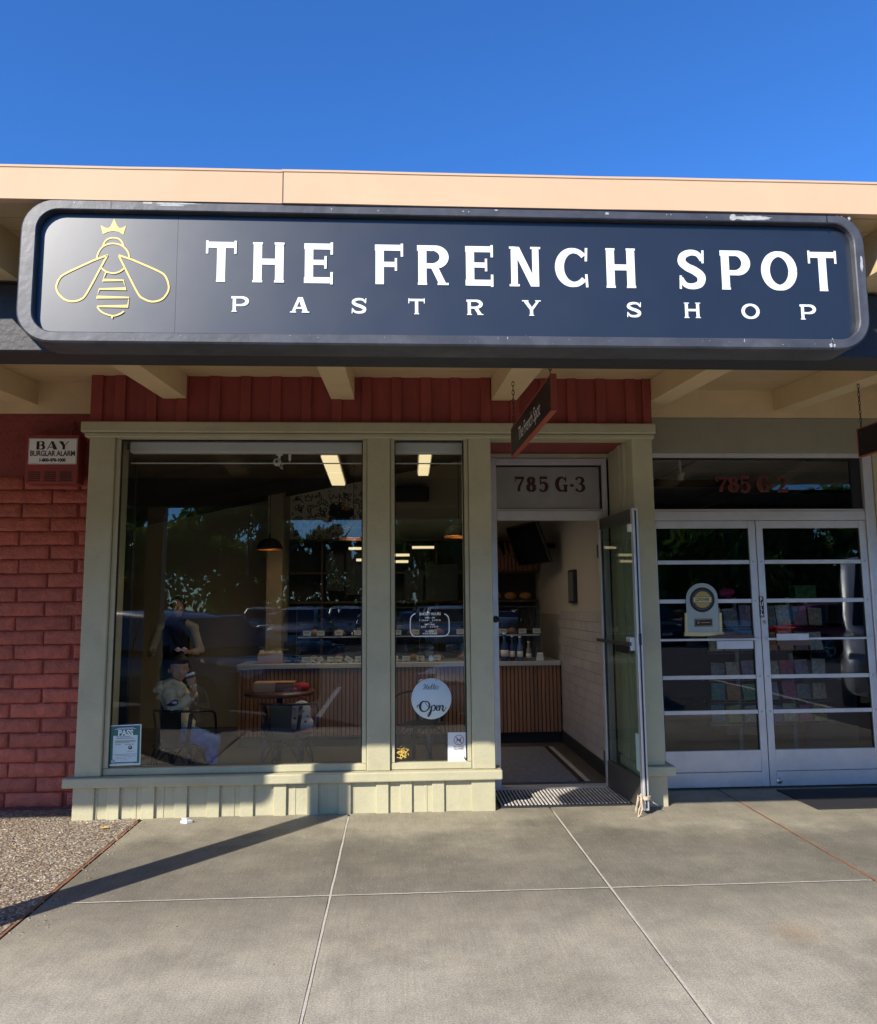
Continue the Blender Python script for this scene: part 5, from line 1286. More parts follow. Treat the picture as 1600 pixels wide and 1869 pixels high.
words = ['first', 'second', 'third, leaning left', 'fourth', 'fifth', 'sixth, leaning right', 'seventh', 'first in narrow window', 'second in narrow window', 'third in narrow window', 'fourth in narrow window']
for (x, t_), w_ in zip(low, words): pcard(x, 1208, .946, 'white price card on the counter top, '+w_+' from the left', t_)
up = [(560, 1), (585, 0), (618, 0), (653, 0), (725, 0), (759, 0), (790, 0), (840, 0), (917, 2), (953, 0), (979, 0)]
w2_ = ['first in big window', 'second in big window', 'third in big window', 'fourth in big window', 'first in narrow window', 'second in narrow window', 'third in narrow window', 'fourth in narrow window', 'first inside the doorway', 'second inside the doorway', 'third inside the doorway']
for (x, t_), w_ in zip(up, w2_): pcard(x, 1150, 1.2415, 'white price card on the glass shelf, '+w_+' from the left', t_)
pm2 = mat('croissant', (.42, .21, .08), .6, var=.3, vscale=30)
k = 0
spots = ['far left', 'left', 'left of middle', 'left middle', 'middle', 'right middle', 'right of middle', 'right', 'far right', 'last']
for j, z in enumerate((.947, 1.242)):
    for i in range(9):
        x = DX0+.18+i*.29
        b = MB(); b.tube([(x-.07, 9.15, z+.022), (x-.035, 9.11, z+.038), (x, 9.10, z+.045), (x+.035, 9.11, z+.038), (x+.07, 9.15, z+.022)], [.012, .028, .036, .028, .012], 8)
        t = b.build('croissant', pm2, smooth=True); tag(t, 'golden croissant on the %s of the glass case, %s' % (('base', 'upper shelf')[j], spots[i]), 'pastry', 'croissants in the glass case')
# things on the counter's left end
kr = mat('kraft_paper', (.46, .30, .15), .8, var=.1)
a, c = P(470, 1196, 8.98), P(515, 1217, 8.98)
o = empty('kraft_bag', ((a.x+c.x)/2, 9.0, .946), label='brown kraft paper bag with crumpled tissue at the left of the counter', cat='paper bag')
box('bag', kr, o, a.x, c.x, 8.96, 9.10, .946, a.z+.02, .006)
b = MB()
for k in range(7):
    x = a.x+.04+k*(c.x-a.x-.08)/6; b.prism([(x-.03, 9.0+.01*(k % 3), a.z+.02), (x+.03, 9.01+.01*(k % 3), a.z+.02), (x+.025, 9.02, a.z+.035+random.uniform(0, .035)), (x-.02, 9.02, a.z+.03+random.uniform(0, .035))], (0, .004, 0))
b.build('tissue', mat('tissue', (.62, .58, .50), .8), o)
a, c = P(517, 1172, 9.0), P(548, 1217, 9.0)
o = empty('till', ((a.x+c.x)/2, 9.0, .946), label='dark till screen beside the kraft bag on the counter', cat='till')
MB().box(-.10, .10, -.012, .012, -.085, .085, .006, 1, Matrix.Translation(((a.x+c.x)/2, 9.05, 1.10)) @ Matrix.Rotation(R(-15), 4, 'X')).build('screen', M['black'], o)
box('stand', M['blackmet'], o, (a.x+c.x)/2-.02, (a.x+c.x)/2+.02, 9.05, 9.09, .955, 1.06); box('base', M['blackmet'], o, (a.x+c.x)/2-.08, (a.x+c.x)/2+.08, 9.0, 9.14, .946, .955)
# bottles and jars at the right end
bl_ = [(921, .30, .045, (.03, .06, .16), 'tall dark blue bottle'), (935, .27, .03, (.03, .05, .12), 'slim navy bottle'), (949, .26, .034, (.10, .18, .36), 'light blue bottle'), (965, .20, .03, (.25, .25, .24), 'clear glass jar')]
for px_, h_, r_, c_, lab in bl_:
    p = P(px_, 1205, 8.90); o = empty('bottle', (p.x, 8.905, .946), label=lab+' on the counter inside the open door', cat='bottle')
    mm_ = mat('bottle_'+lab.replace(' ', '_'), c_, .15)
    MB().lathe([(0, 0), (r_, 0), (r_, h_*.6), (r_*.45, h_*.78), (r_*.4, h_), (0, h_)], (0, 0, 0), 16).build('glass', mm_, o, local=True)
    MB().lathe([(r_*.45, h_), (r_*.5, h_), (r_*.5, h_+.02), (0, h_+.02)], (0, 0, 0), 12).build('cap', M['white'], o, local=True)
    MB().lathe([(r_+.001, h_*.18), (r_+.0015, h_*.18), (r_+.0015, h_*.42), (r_+.001, h_*.42)], (0, 0, 0), 16).build('bottle_label', card, o, local=True)
p = P(985, 1205, 8.9)
for i in range(3):
    o = box('sugar_packets', card, None, p.x-.04+.005*i, p.x+.045-.004*i, 8.89, 8.93, .946+.03*i, .974+.03*i, .002); tag(o, ['bottom', 'middle', 'top'][i]+' white packet box in the small stack on the counter by the doorway', 'packet box', 'stacked packet boxes')
# pendants
pend_m = mat('pendant_black', (.006, .006, .006), .8, spec=.15)
pend_in = mat('pendant_copper', (.55, .26, .09), .4, metal=.6)
bulb = mat('bulb_glow', (1, .7, .35), .5, emit=(1, .55, .22), estr=7)
for (px_, py_, Y_, lab) in ((645, 984, 8.2, 'black dome pendant lamp beside the wide post'), (837, 980, 8.2, 'black dome pendant lamp in the narrow window'), (492, 1003, 9.4, 'black dome pendant lamp left of the doodle wall')):
    c = P(px_, py_, Y_); o = empty('pendant_lamp', tuple(c), label=lab, cat='lamp', group='dome pendant lamps over the counter')
    r_ = .155
    prof = [(r_*math.cos(R(a)), r_*.92*math.sin(R(a))) for a in range(0, 88, 8)]+[(.012, r_*.93), (.012, r_+.04), (0, r_+.04)]
    MB().lathe(prof, (0, 0, 0), 28).build('shade', pend_m, o, local=True)
    MB().lathe([(r_*.985*math.cos(R(a)), r_*.90*math.sin(R(a))-.001) for a in range(0, 86, 8)], (0, 0, 0), 28).build('shade_lining', pend_in, o, local=True)
    MB().lathe([(r_, -.006), (r_+.004, -.003), (r_+.004, .004), (r_, .006)], (0, 0, 0), 28).build('rim', pend_in, o, local=True)
    b = MB(); bmesh.ops.create_icosphere(b.bm, subdivisions=2, radius=.035)
    for v in b.bm.verts: v.co.z += .05
    b.build('bulb', bulb, o, local=True, smooth=True)
    MB().tube([(0, 0, r_+.03), (0, 0, zc(c.x)-c.z)], .004, 6).build('cord', pend_m, o, local=True)
# fluorescent fittings
glow = mat('diffuser_glow', (.5, .45, .35), .5, emit=(1, .78, .44), estr=.72)
for k, (xa, xb, lab) in enumerate(((-.82, -.63, 'lit ceiling light seen through the big window'), (.19, .345, 'lit ceiling light seen through the narrow window'))):
    c0, c1 = (P(600, 834, 7.26), P(618, 887, 8.95)) if k == 0 else (P(776, 832, 7.15), P(772, 869, 8.37))
    w_ = .15 if k == 0 else .11
    o = empty('ceiling_light', (c0.x, 8, 3.0), label=lab, cat='light')
    n_ = (c1-c0).length
    for j in range(2):
        a = c0.lerp(c1, .02+.5*j); b_ = c0.lerp(c1, .48+.5*j); hx = Vector((w_/2, 0, 0))
        MB().prism([a-hx, a+hx, b_+hx, b_-hx], (0, 0, .02)).build('diffuser', glow, o)
    hx = Vector((w_/2+.012, 0, 0)); up_ = Vector((0, 0, .021))
    MB().prism([c0-hx+up_, c0+hx+up_, c1+hx+up_, c1-hx+up_], (0, 0, .05)).build('fitting', M['white'], o)
    la = bpy.data.lights.new('ceiling_light_lamp', 'AREA'); la.shape = 'RECTANGLE'; la.size = w_; la.size_y = n_; la.energy = 5.5; la.color = (1, .80, .52); la.spread = R(150)
    lo = bpy.data.objects.new('lamp', la); COL.objects.link(lo); lo.parent = o; lo.location = c0.lerp(c1, .5)-Vector(o.location)-Vector((0, 0, .015))
    for t in (.1, .9):
        a = c0.lerp(c1, t); MB().tube([a+Vector((0, 0, .07)), Vector((a.x, a.y, zc(a.x)))], .006, 6).build('hanger', M['white'], o)
# kitchen light strips deep in the shop
for k, (a, c, py_, lab) in enumerate(((636, 663, 1001, 'lit strip light low behind the pendant'), (650, 667, 1022, 'lower lit strip light behind the pendant'), (715, 747, 1013, 'upper lit strip light at the left of the narrow window'), (715, 745, 1025, 'lower lit strip light at the left of the narrow window'), (752, 792, 999, 'cool lit strip light in the narrow window'))):
    p, q_ = P(a, py_, 10.0), P(c, py_, 10.0)
    o = empty('strip_light', (p.x, 10.0, p.z), label=lab, cat='light', group='strip lights under the shelves')
    MB().prism([(p.x, 10.0, p.z-.014), (q_.x, 10.0, p.z-.014), (q_.x, 10.0, p.z+.014), (p.x, 10.0, p.z+.014)], (0, .02, 0)).build('tube', glow, o)
    box('housing', M['white'], o, p.x, q_.x, 10.021, 10.12, p.z-.018, p.z+.02)
# security camera
c = P(517, 826, YB+.22)
o = empty('security_camera', tuple(c), label='small white security camera with cable under the top of the big window', cat='camera')
zt_ = 2.862
b = MB(); b.lathe([(0, 0), (.030, 0), (.030, -.012), (.012, -.02), (.010, -.05), (0, -.05)], (c.x-.03, YB+.20, zt_), 14); b.build('mount', M['white'], o)
b = MB(); bmesh.ops.create_icosphere(b.bm, subdivisions=3, radius=.034)
for v in b.bm.verts: v.co += Vector((c.x-.045, YB+.19, zt_-.075))
b.build('head', M['white'], o, smooth=True)
MB().lathe([(.012, 0), (.012, -.006), (0, -.006)], (c.x-.045, YB+.19-.031, zt_-.075), 12, 'Y').build('lens', BL, o)
box('adapter', M['white'], o, c.x+.045, c.x+.067, YB+.19, YB+.215, zt_-.058, zt_-.002, .004)
MB().tube(catmull([(c.x+.056, YB+.20, zt_-.06), (c.x+.05, YB+.20, zt_-.085), (c.x+.01, YB+.20, zt_-.085), (c.x-.01, YB+.2, zt_-.105), (c.x-.0, YB+.2, zt_-.13), (c.x-.02, YB+.2, zt_-.12), (c.x-.03, YB+.2, zt_-.09)], 4), .003, 6).build('cable', M['white'], o)
# table, box and the backpack
tx = P(510, 1275, 7.62).x
o = empty('round_table', (tx, 7.62, .03), label='round dark pedestal table behind the grey chair', cat='table')
MB().lathe([(0, .755), (.33, .755), (.335, .745), (.335, .728), (.33, .72), (0, .72)], (0, 0, 0), 36).build('table_top', mat('table_wood', (.14, .055, .035), .4, var=.2, stretch=(1, 6, 1)), o, local=True)
MB().tube([(0, 0, .02), (0, 0, .718)], .03, 12).build('pedestal', M['blackmet'], o, local=True)
MB().lathe([(0, 0), (.2, 0), (.2, .012), (.04, .03), (0, .03)], (0, 0, 0), 24).build('table_foot', M['blackmet'], o, local=True)
a, c = P(464, 1246, 7.55), P(537, 1276, 7.55)
o = empty('pastry_box', ((a.x+c.x)/2, 7.6, .785), label='tan cardboard pastry box on the round table', cat='box')
cb_ = mat('card_tan', (.55, .32, .17), .7, var=.05); cb2 = mat('card_brown', (.30, .13, .08), .7)
xm = P(503, 1260, 7.55).x
box('box_end', cb_, o, a.x, xm, 7.50, 7.68, .786, a.z, .003); box('box_side', cb2, o, xm+.001, c.x, 7.502, 7.678, .786, a.z-.006, .003); box('flap', cb_, o, a.x+.004, c.x-.004, 7.505, 7.675, a.z+.0005, a.z+.004)
c = P(551, 1258, 7.6)
o = blob('red_cap', [('e', (c.x, 7.6, .82), (.075, .07, .045)), ('c', (c.x-.02, 7.57, .80), (c.x-.10, 7.52, .795), .02, .012)], .008, mat('red_cloth', (.45, .02, .02), .8)); tag(o, 'red cloth cap lying at the right of the round table', 'cap')
# backpack: plain white with red trim and small hearts, on the grey chair
bx0, bx1 = P(524, 1330, 7.12), P(573, 1280, 7.12)
bp_ = empty('backpack', (c2x+.05, 7.12, .45), label='white backpack with red trim and small hearts on the grey chair', cat='backpack')
wh = mat('white_fabric', (.70, .68, .66), .8, var=.04); rdm = mat('red_fabric', (.42, .025, .03), .7); 
bc = (bx0.x+bx1.x)/2
blob('bag', [('c', (bc, 7.16, .56), (bc, 7.17, .66), .095, .085, .62), ('c', (bc-.04, 7.16, .54), (bc+.04, 7.16, .54), .075, .075, .8)], .008, wh, bp_, 3, .002, 20)
MB().tube([(bc-.10, 7.10, .485), (bc, 7.085, .478), (bc+.10, 7.10, .485)], .018, 10).build('base_trim', rdm, bp_)
MB().tube(catmull([(bc-.03, 7.15, .745), (bc-.02, 7.14, .775), (bc+.02, 7.14, .775), (bc+.03, 7.15, .745)], 4), .007, 8).build('handle', rdm, bp_)
MB().tube(catmull([(bc+.08, 7.14, .72), (bc+.125, 7.12, .64), (bc+.12, 7.13, .54)], 4), .009, 8).build('strap', rdm, bp_)
hearts = []
for u, v, s_ in ((-.045, .60, .012), (.03, .66, .011), (.05, .57, .012), (-.01, .54, .010), (.0, .62, .016), (-.05, .68, .009), (.065, .62, .008)):
    hearts.append(dict(f=[(u+s_*x, v+s_*y) for x, y in ((0, -1), (.95, .1), (.9, .75), (.45, 1), (0, .55), (-.45, 1), (-.9, .75), (-.95, .1))]))
rib_obj('heart_print', hearts, lambda u, v, l: Vector((bc+u, 7.062-l+abs(u)*.10, v)), rdm, bp_, .002)
o = blob('plush_toy', [('e', (P(502, 1297, 7.3).x, 7.3, .66), (.05, .035, .035)), ('e', (P(498, 1290, 7.3).x, 7.29, .69), (.012, .01, .018)), ('e', (P(506, 1290, 7.3).x, 7.29, .69), (.012, .01, .018))], .006, mat('plush_pink', (.8, .45, .55), .9)); o.data.transform(Matrix.Translation((0, 0, 0)))
tag(o, 'small pink plush toy beside the white backpack', 'toy')
# plush rests on a stool-high pile of coat on the grey chair
blob('folded_coat', [('c', (P(490, 1330, 7.2).x, 7.26, .50), (P(512, 1330, 7.2).x, 7.28, .59), .07, .055)], .01, mat('dark_coat', (.02, .02, .025), .9), None, 3, .006, 14)
tag(COL.objects[-1], 'dark folded coat on the grey chair under the pink toy', 'coat')
# ================================================================== THINGS ON THE WINDOW GLASS
YW = YB+.054       # just outside the pane
# PASS placard
ps = empty('pass_placard', tuple(P(229, 1358, YW)), label='white and green PASS inspection placard at the lower left of the big window', cat='notice')
def pq(corners, m_, name, lift, parent, Y=YW):
    pts = [P(x, y, Y)+Vector((0, -lift, 0)) for x, y in corners]
    return MB().prism(pts, (0, .0006, 0)).build(name, m_, parent)
def pz(x, y): return (190+x/18.69, 1310+y/18.69)
pg = mat('placard_green', (.035, .17, .12), .5); pw = mat('placard_white', (.62, .74, .74), .5); pnv = mat('placard_navy', (.05, .09, .2), .5)
pq([pz(205, 265), pz(1275, 215), pz(1235, 1600), pz(155, 1645)], mat('placard_edge', (.72, .80, .78), .5), 'card', .001, ps)
pq([pz(240, 290), pz(1235, 250), pz(1200, 1540), pz(185, 1580)], pg, 'green_field', .002, ps)
pq([pz(318, 615), pz(1148, 580), pz(1118, 1490), pz(285, 1515)], pw, 'text_panel', .003, ps)
pq([pz(340, 318), pz(1140, 285), pz(1135, 400), pz(338, 432)], pnv, 'title_band', .003, ps)
for a, b_, c, d in ((450, 355, 1020, 330), (375, 392, 1105, 358)):
    pq([pz(a, b_-8), pz(c, d-8), pz(c, d+10), pz(a, b_+10)], pw, 'title_line', .004, ps)
cc = P(*pz(738, 510), YW); text('lettering', 'PASS', .060, mat('placard_letter', (.75, .85, .80), .5), ps, (cc.x, YW-.0045, cc.z-.002), bold=.0024, sx=.92)
dkt = mat('placard_ink', (.16, .22, .24), .6); olv = mat('placard_olive', (.30, .38, .26), .6)
cc = P(*pz(655, 640), YW); text('lettering', 'The French Spot', .016, dkt, ps, (cc.x, YW-.0042, cc.z))
cc = P(*pz(720, 705), YW); text('lettering', '785 Blossom Hill Road, San Jose', .013, dkt, ps, (cc.x, YW-.0042, cc.z), sx=.7) if False else None
for (a, c, y_, m_, h_) in ((430, 1020, 700, dkt, 10), (370, 1080, 775, olv, 9), (370, 1075, 800, olv, 9), (370, 1080, 826, olv, 9), (370, 860, 852, olv, 9), (380, 575, 908, dkt, 9), (700, 1030, 905, dkt, 9), (780, 1010, 1150, olv, 7), (290, 1125, 1240, dkt, 6), (400, 840, 1285, dkt, 6), (350, 800, 1335, olv, 6), (830, 1080, 1308, dkt, 7), (400, 780, 1385, olv, 6), (830, 960, 1372, olv, 6), (570, 820, 1438, olv, 6), (400, 1000, 1550, pw, 6)):
    sh_ = lambda x: -(x-650)*.035
    pq([pz(a, y_-h_+sh_(a)), pz(c, y_-h_+sh_(c)), pz(c, y_+h_+sh_(c)), pz(a, y_+h_+sh_(a))], m_, 'text_line', .0036, ps)
cc = P(*pz(892, 1008), YW); MB().lathe([(0, -.001), (.0145, -.001), (.0145, 0)], (cc.x, YW-.0036, cc.z), 18, 'Y').build('seal', M['black'], ps); MB().lathe([(0, -.001), (.007, -.001), (.007, 0)], (cc.x, YW-.0047, cc.z+.004), 12, 'Y').build('seal_centre', pw, ps)
pq([pz(230, 1460), pz(310, 1400), pz(375, 1450), pz(370, 1560), pz(240, 1550)], mat('crest_grey', (.35, .42, .42), .6), 'crest', .0040, ps)
# bakery hours
hz = lambda x, y: (740+x/8.13, 1100+y/8.13)
hs = empty('hours_decal', tuple(P(784, 1140, YW)), label='white BAKERY HOURS decal with rounded border on the narrow window', cat='decal')
fh = lambda u, v, l: P(740+u/8.13, 1100+v/8.13, YW)+Vector((0, -l, 0))
wv = mat('white_decal', (.86, .90, .90), .6)
w_ = 15
rib_obj('border', [dict(p=[(148, 162, 15), (112, 178, w_), (78, 222, w_), (70, 290, w_), (70, 400, w_), (82, 455, w_), (125, 495, w_), (200, 498, w_), (360, 498, w_), (530, 496, w_), (600, 485, w_), (640, 440, w_), (645, 380, w_), (644, 270, w_), (630, 210, w_), (600, 178, w_), (572, 166, w_)], s=True, n=4)], fh, wv, hs, .002)
for tx_, x, y, s_, sx_, sp in (('BAKERY HOURS', 362, 168, .030, .80, 1.0), ('WED - FRI', 358, 224, .0172, .95, 1.1), ('7:30AM - 2:30PM', 360, 262, .0172, .92, 1.55), ('SAT - SUN', 358, 324, .0172, .95, 1.1), ('8AM - 2:30PM', 358, 358, .0172, .92, 1.5), ('CLOSED', 356, 426, .0172, 1.0, 1.1), ('MON - TUE', 358, 459, .0172, .95, 1.5)):
    c = fh(x, y, 0); text('lettering', tx_, s_, wv, hs, (c.x, YW-.002, c.z), bold=.0007, sx=sx_, space=sp, ext=.0002)
# round Hello Open sign
oc = P(787, 1275, YW); orr = (P(824, 1275, YW).x-P(751, 1275, YW).x)/2
os_ = empty('open_sign', tuple(oc), label='round pale blue Hello Open sign hanging on string in the narrow window', cat='sign')
MB().lathe([(0, -.004), (orr-.002, -.004), (orr, -.002), (orr, .002), (0, .002)], (oc.x, YW-.004, oc.z), 48, 'Y').build('disc', mat('pale_blue_disc', (.60, .70, .72), .45), os_)
st_m = mat('string', (.50, .40, .25), .9)
top = P(787, 1203, YW-.008); MB().tube([P(777, 1240, YW-.010), top, P(796, 1241, YW-.010)], .0018, 5).build('string', st_m, os_)
MB().lathe([(0, -.008), (.022, -.004), (.024, .006), (0, .008)], (top.x, YW-.004, top.z+.006), 16, 'Y').build('suction_hook', mat('hook_clear', (.45, .50, .50), .15), os_)
for px_ in (777, 796):
    c = P(px_, 1242, YW-.008); MB().lathe([(.003, -.002), (.0055, -.002), (.0055, 0)], (c.x, YW-.0085, c.z), 12, 'Y').build('eyelet', M['steel'], os_)
fo = lambda u, v, l: P(740+u/8.13, 1100+v/8.13, YW-.009)+Vector((0, -l, 0))
scr = mat('script_black', (.03, .03, .032), .5); scg = mat('script_grey', (.22, .25, .26), .5)
hello = [dict(p=[(262, 1232, 5), (278, 1212, 9), (296, 1222, 15), (282, 1262, 17), (258, 1288, 9)], s=True), dict(p=[(330, 1205, 6), (316, 1245, 15), (306, 1280, 13), (322, 1284, 6)], s=True), dict(p=[(268, 1256, 5), (300, 1248, 8), (330, 1246, 5)], s=True),
         dict(p=[(322, 1284, 5), (352, 1262, 8), (362, 1244, 8), (348, 1240, 7), (338, 1262, 14), (348, 1284, 10), (368, 1278, 5)], s=True),
         dict(p=[(368, 1278, 5), (396, 1236, 7), (404, 1206, 7), (392, 1206, 6), (380, 1250, 14), (388, 1282, 10), (404, 1276, 5)], s=True),
         dict(p=[(404, 1276, 5), (430, 1236, 7), (438, 1208, 7), (426, 1208, 6), (414, 1250, 14), (422, 1282, 10), (438, 1274, 5)], s=True),
         dict(p=[(470, 1240, 6), (448, 1246, 14), (442, 1272, 14), (462, 1284, 8), (482, 1268, 12), (478, 1244, 9), (468, 1240, 6), (500, 1236, 5)], s=True)]
rib_obj('hello_lettering', hello, fo, scg, os_, .001, .0003)
opn = [dict(p=[(168, 1562, 6), (176, 1530, 14), (205, 1512, 9), (235, 1516, 7)], s=True),
       dict(p=[(300, 1462, 10), (248, 1470, 22), (214, 1530, 38), (232, 1598, 26), (290, 1612, 14), (340, 1570, 18), (352, 1510, 22), (326, 1468, 16), (298, 1464, 10), (300, 1500, 7), (335, 1540, 6)], s=True),
       dict(p=[(350, 1570, 7), (388, 1532, 10), (380, 1580, 24), (362, 1650, 28), (335, 1688, 14), (332, 1655, 8), (368, 1612, 8), (420, 1600, 9)], s=True),
       dict(p=[(384, 1548, 8), (420, 1520, 14), (440, 1550, 22), (424, 1596, 14), (394, 1602, 8)], s=True),
       dict(p=[(424, 1596, 7), (470, 1560, 10), (486, 1532, 10), (466, 1528, 10), (452, 1562, 22), (468, 1598, 14), (500, 1580, 7)], s=True),
       dict(p=[(492, 1540, 8), (508, 1524, 12), (506, 1560, 22), (498, 1602, 16)], s=True), dict(p=[(504, 1560, 8), (540, 1524, 12), (556, 1536, 20), (548, 1584, 22), (562, 1610, 13), (590, 1570, 8), (600, 1540, 5)], s=True)]
rib_obj('open_lettering', opn, fo, scr, os_, .001, .0003)
# bee decal
bd = lambda u, v, l: P(640+u/3.077, 1080+v/3.077, YW)+Vector((0, -l, 0))
bw_ = 3.8
BD = [[(250, 868), (262, 880), (290, 884)], [(300, 872), (285, 890), (300, 905), (318, 890), (300, 876)], [(258, 900), (252, 915), (262, 930), (290, 928), (310, 905), (298, 893), (270, 895), (258, 905)], [(262, 905), (300, 925), (312, 915)],
      [(285, 878), (300, 888), (290, 912), (282, 895), (262, 905)], [(278, 930), (282, 912), (296, 922)], [(246, 885), (244, 900)], [(275, 868), (285, 866)], [(318, 880), (326, 890)], [(320, 905), (324, 918)], [(248, 920), (252, 932)], [(275, 936), (288, 936)], [(300, 932), (312, 928)], [(272, 900), (290, 908)]]
o = rib_obj('bee_decal', [dict(p=[(x, y, bw_) for x, y in p_], s=len(p_) > 2) for p_ in BD], bd, M['gold'], None, .002, .0003); tag(o, 'small gold doodle bee decal at the lower left of the narrow window', 'decal')
# NO DOGS ALLOWED
nz_ = lambda x, y: (810+x/23.37, 1325+y/23.37)
nd = empty('no_dogs_notice', tuple(P(838, 1365, YW)), label='white NO DOGS ALLOWED notice at the lower right of the narrow window', cat='notice')
pq([nz_(162, 270), nz_(1095, 262), nz_(1112, 1585), nz_(165, 1590)], mat('notice_paper', (.80, .80, .78), .6), 'paper', .001, nd)
fn_ = lambda u, v, l: P(810+u/23.37, 1325+v/23.37, YW)+Vector((0, -l, 0))
rd = mat('notice_red', (.40, .06, .06), .6); dn = mat('notice_ink', (.06, .07, .07), .6)
rib_obj('dog', [dict(f=[(545, 570), (700, 560), (690, 640), (560, 610)]), dict(f=[(690, 570), (720, 480), (765, 500), (725, 530), (715, 600)]), dict(f=[(555, 590), (540, 640), (500, 695), (520, 695), (580, 625)]), dict(f=[(680, 620), (700, 690), (740, 700), (710, 640), (700, 600)]), dict(f=[(560, 590), (530, 520), (540, 515), (580, 575)]), dict(f=[(660, 600), (668, 690), (684, 692), (690, 610)])], fn_, dn, nd, .002, .0002)
rib_obj('ban_circle', [dict(p=arc(632, 590, 205, 210, 0, 360, 22, 30)), dict(p=[(490, 440, 26), (775, 740, 26)])], fn_, rd, nd, .0045, .0003)
for tx_, x, y, s_, sx_ in (('NO DOGS', 625, 880, .019, .92), ('ALLOWED', 635, 975, .019, .86), ('except service dogs', 630, 1095, .0085, 1.1), ('thank you', 632, 1155, .0085, 1.1)):
    c = fn_(x, y, 0); text('lettering', tx_, s_, dn, nd, (c.x, YW-.002, c.z), bold=.0004 if s_ > .01 else 0, sx=sx_, ext=.0002)
for a, c, y_ in ((410, 690, 1275), (740, 850, 1272), (470, 810, 1330)): pq([nz_(a, y_-6), nz_(c, y_-6), nz_(c, y_+6), nz_(a, y_+6)], scg, 'text_line', .0018, nd)
rib_obj('rooster', [dict(f=[(860, 1265), (890, 1290), (925, 1375), (970, 1365), (990, 1310), (1008, 1350), (985, 1420), (922, 1475), (870, 1410), (855, 1370), (868, 1330)])], fn_, dn, nd, .002)

# ================================================================== AWARD PLAQUE ON THE NEIGHBOUR'S LEFT DOOR
YA = YG2-.030
aw = empty('award_plaque', tuple(P(1280, 1120, YA)), label='arched pale plaque with black and gold round seal on the neighbouring left door', cat='plaque')
fa = lambda u, v, l: P(1240+u/8, 1050+v/8, YA)+Vector((0, -l, 0))
pls = mat('plaque_pale', (.38, .45, .46), .35, var=.08); plg = mat('plaque_gold', (.50, .36, .12), .4, metal=.3); ply = mat('plaque_rail', (.62, .56, .30), .5)
arch = [(105, 835), (92, 330)]+[(322+228*math.cos(R(a)), 330+215*-math.sin(R(a))) for a in range(172, 7, -12)]+[(550, 330), (578, 835)]
MB().prism([fa(x, y, .006) for x, y in arch], (0, .010, 0)).build('plaque_body', pls, aw)
def disc(cx, cy, r, m_, name, l, t=.002):
    MB().prism([fa(cx+r*math.cos(2*math.pi*i/36), cy+r*math.sin(2*math.pi*i/36), l) for i in range(36)], (0, t, 0)).build(name, m_, aw)
disc(324, 358, 182, M['black'], 'seal_ring', .0085); disc(324, 358, 150, mat('seal_grey', (.06, .06, .06), .3), 'seal_inner', .0095, .0008); disc(328, 355, 120, plg, 'seal_gold', .0110, .0008)
MB().prism([fa(x, y, .0125) for x, y in ((193, 318), (455, 312), (455, 395), (195, 398))], (0, .001, 0)).build('seal_band', ply, aw)
c = fa(324, 356, 0); text('lettering', 'J.D.POWER', .034, BL, aw, (c.x, YA-.0130, c.z), bold=.0006, sx=.80, space=.9)
for y_ in (316, 397): MB().prism([fa(192, y_, .0132), fa(456, y_-2, .0132), fa(456, y_+3, .0132), fa(192, y_+5, .0132)], (0, .0005, 0)).build('band_line', BL, aw)
MB().prism([fa(x, y, .008) for x, y in ((210, 635), (472, 632), (474, 748), (215, 750))], (0, .0015, 0)).build('small_plate', BL, aw)
rib_obj('plate_border', [dict(p=[(222, 648, 5), (462, 645, 5), (464, 737, 5), (226, 739, 5)], c=True), dict(p=arc(270, 690, 14, 14, 0, 340, 8, 12)), dict(p=[(305, 690, 9), (440, 688, 9)])], fa, plg, aw, .0095, .0002)
for x in ((70, 105), (570, 606)): MB().prism([fa(x[0], 548, .010), fa(x[1], 548, .010), fa(x[1]+10, 850, .010), fa(x[0]+6, 850, .010)], (0, .014, 0)).build('rail', ply, aw)
MB().prism([fa(64, 832, .014), fa(630, 826, .014), fa(642, 862, .014), fa(350, 888, .014), (fa(64, 885, .014))], (0, .020, 0)).build('plaque_foot', ply, aw)

# ================================================================== INSIDE THE NEIGHBOUR SHOP
nd_ = mat('neighbour_dark_wall', (.045, .045, .05), .85, var=.1)
tag(box('neighbour_wall_back', nd_, None, 2.0, 9, 12.0, 12.1, 0, 3.2), kind='structure')
tag(box('neighbour_wall_left', nd_, None, 1.95, 2.0, 7.0, 12.0, 0, 3.4), kind='structure')
tag(box('neighbour_wall_right', nd_, None, 8.9, 9.0, 6.86, 12.0, 0, 3.2), kind='structure')
ncl = empty('neighbour_ceiling', kind='structure')
cpm = mat('ceiling_panel', (.5, .5, .52), .9, var=.12, vscale=20)
box('ceiling_void', nd_, ncl, 2.0, 9, 6.86, 12, 3.20, 3.25)
for i in range(6):
    for j in range(8):
        x0, y0 = 2.03+i*1.22, 6.88+j*.61
        box('ceiling_panel', cpm if (i*3+j) % 7 else nd_, ncl, x0, x0+1.19, y0, y0+.585, 3.12, 3.14, .002)
c = P(1241, 868, 7.4); o = empty('ceiling_sensor', tuple(c), label='small cream ceiling sensor behind the 785 G-2 transom', cat='sensor')
MB().lathe([(0, -.05), (.03, -.045), (.035, 0), (.045, .01), (.045, .02), (0, .02)], tuple(c), 16).build('dome', mat('sensor_cream', (.6, .56, .42), .5), o)
MB().tube([c+Vector((0, 0, .02)), Vector((c.x, c.y, 3.12))], .012, 8).build('stem', M['white'], o)
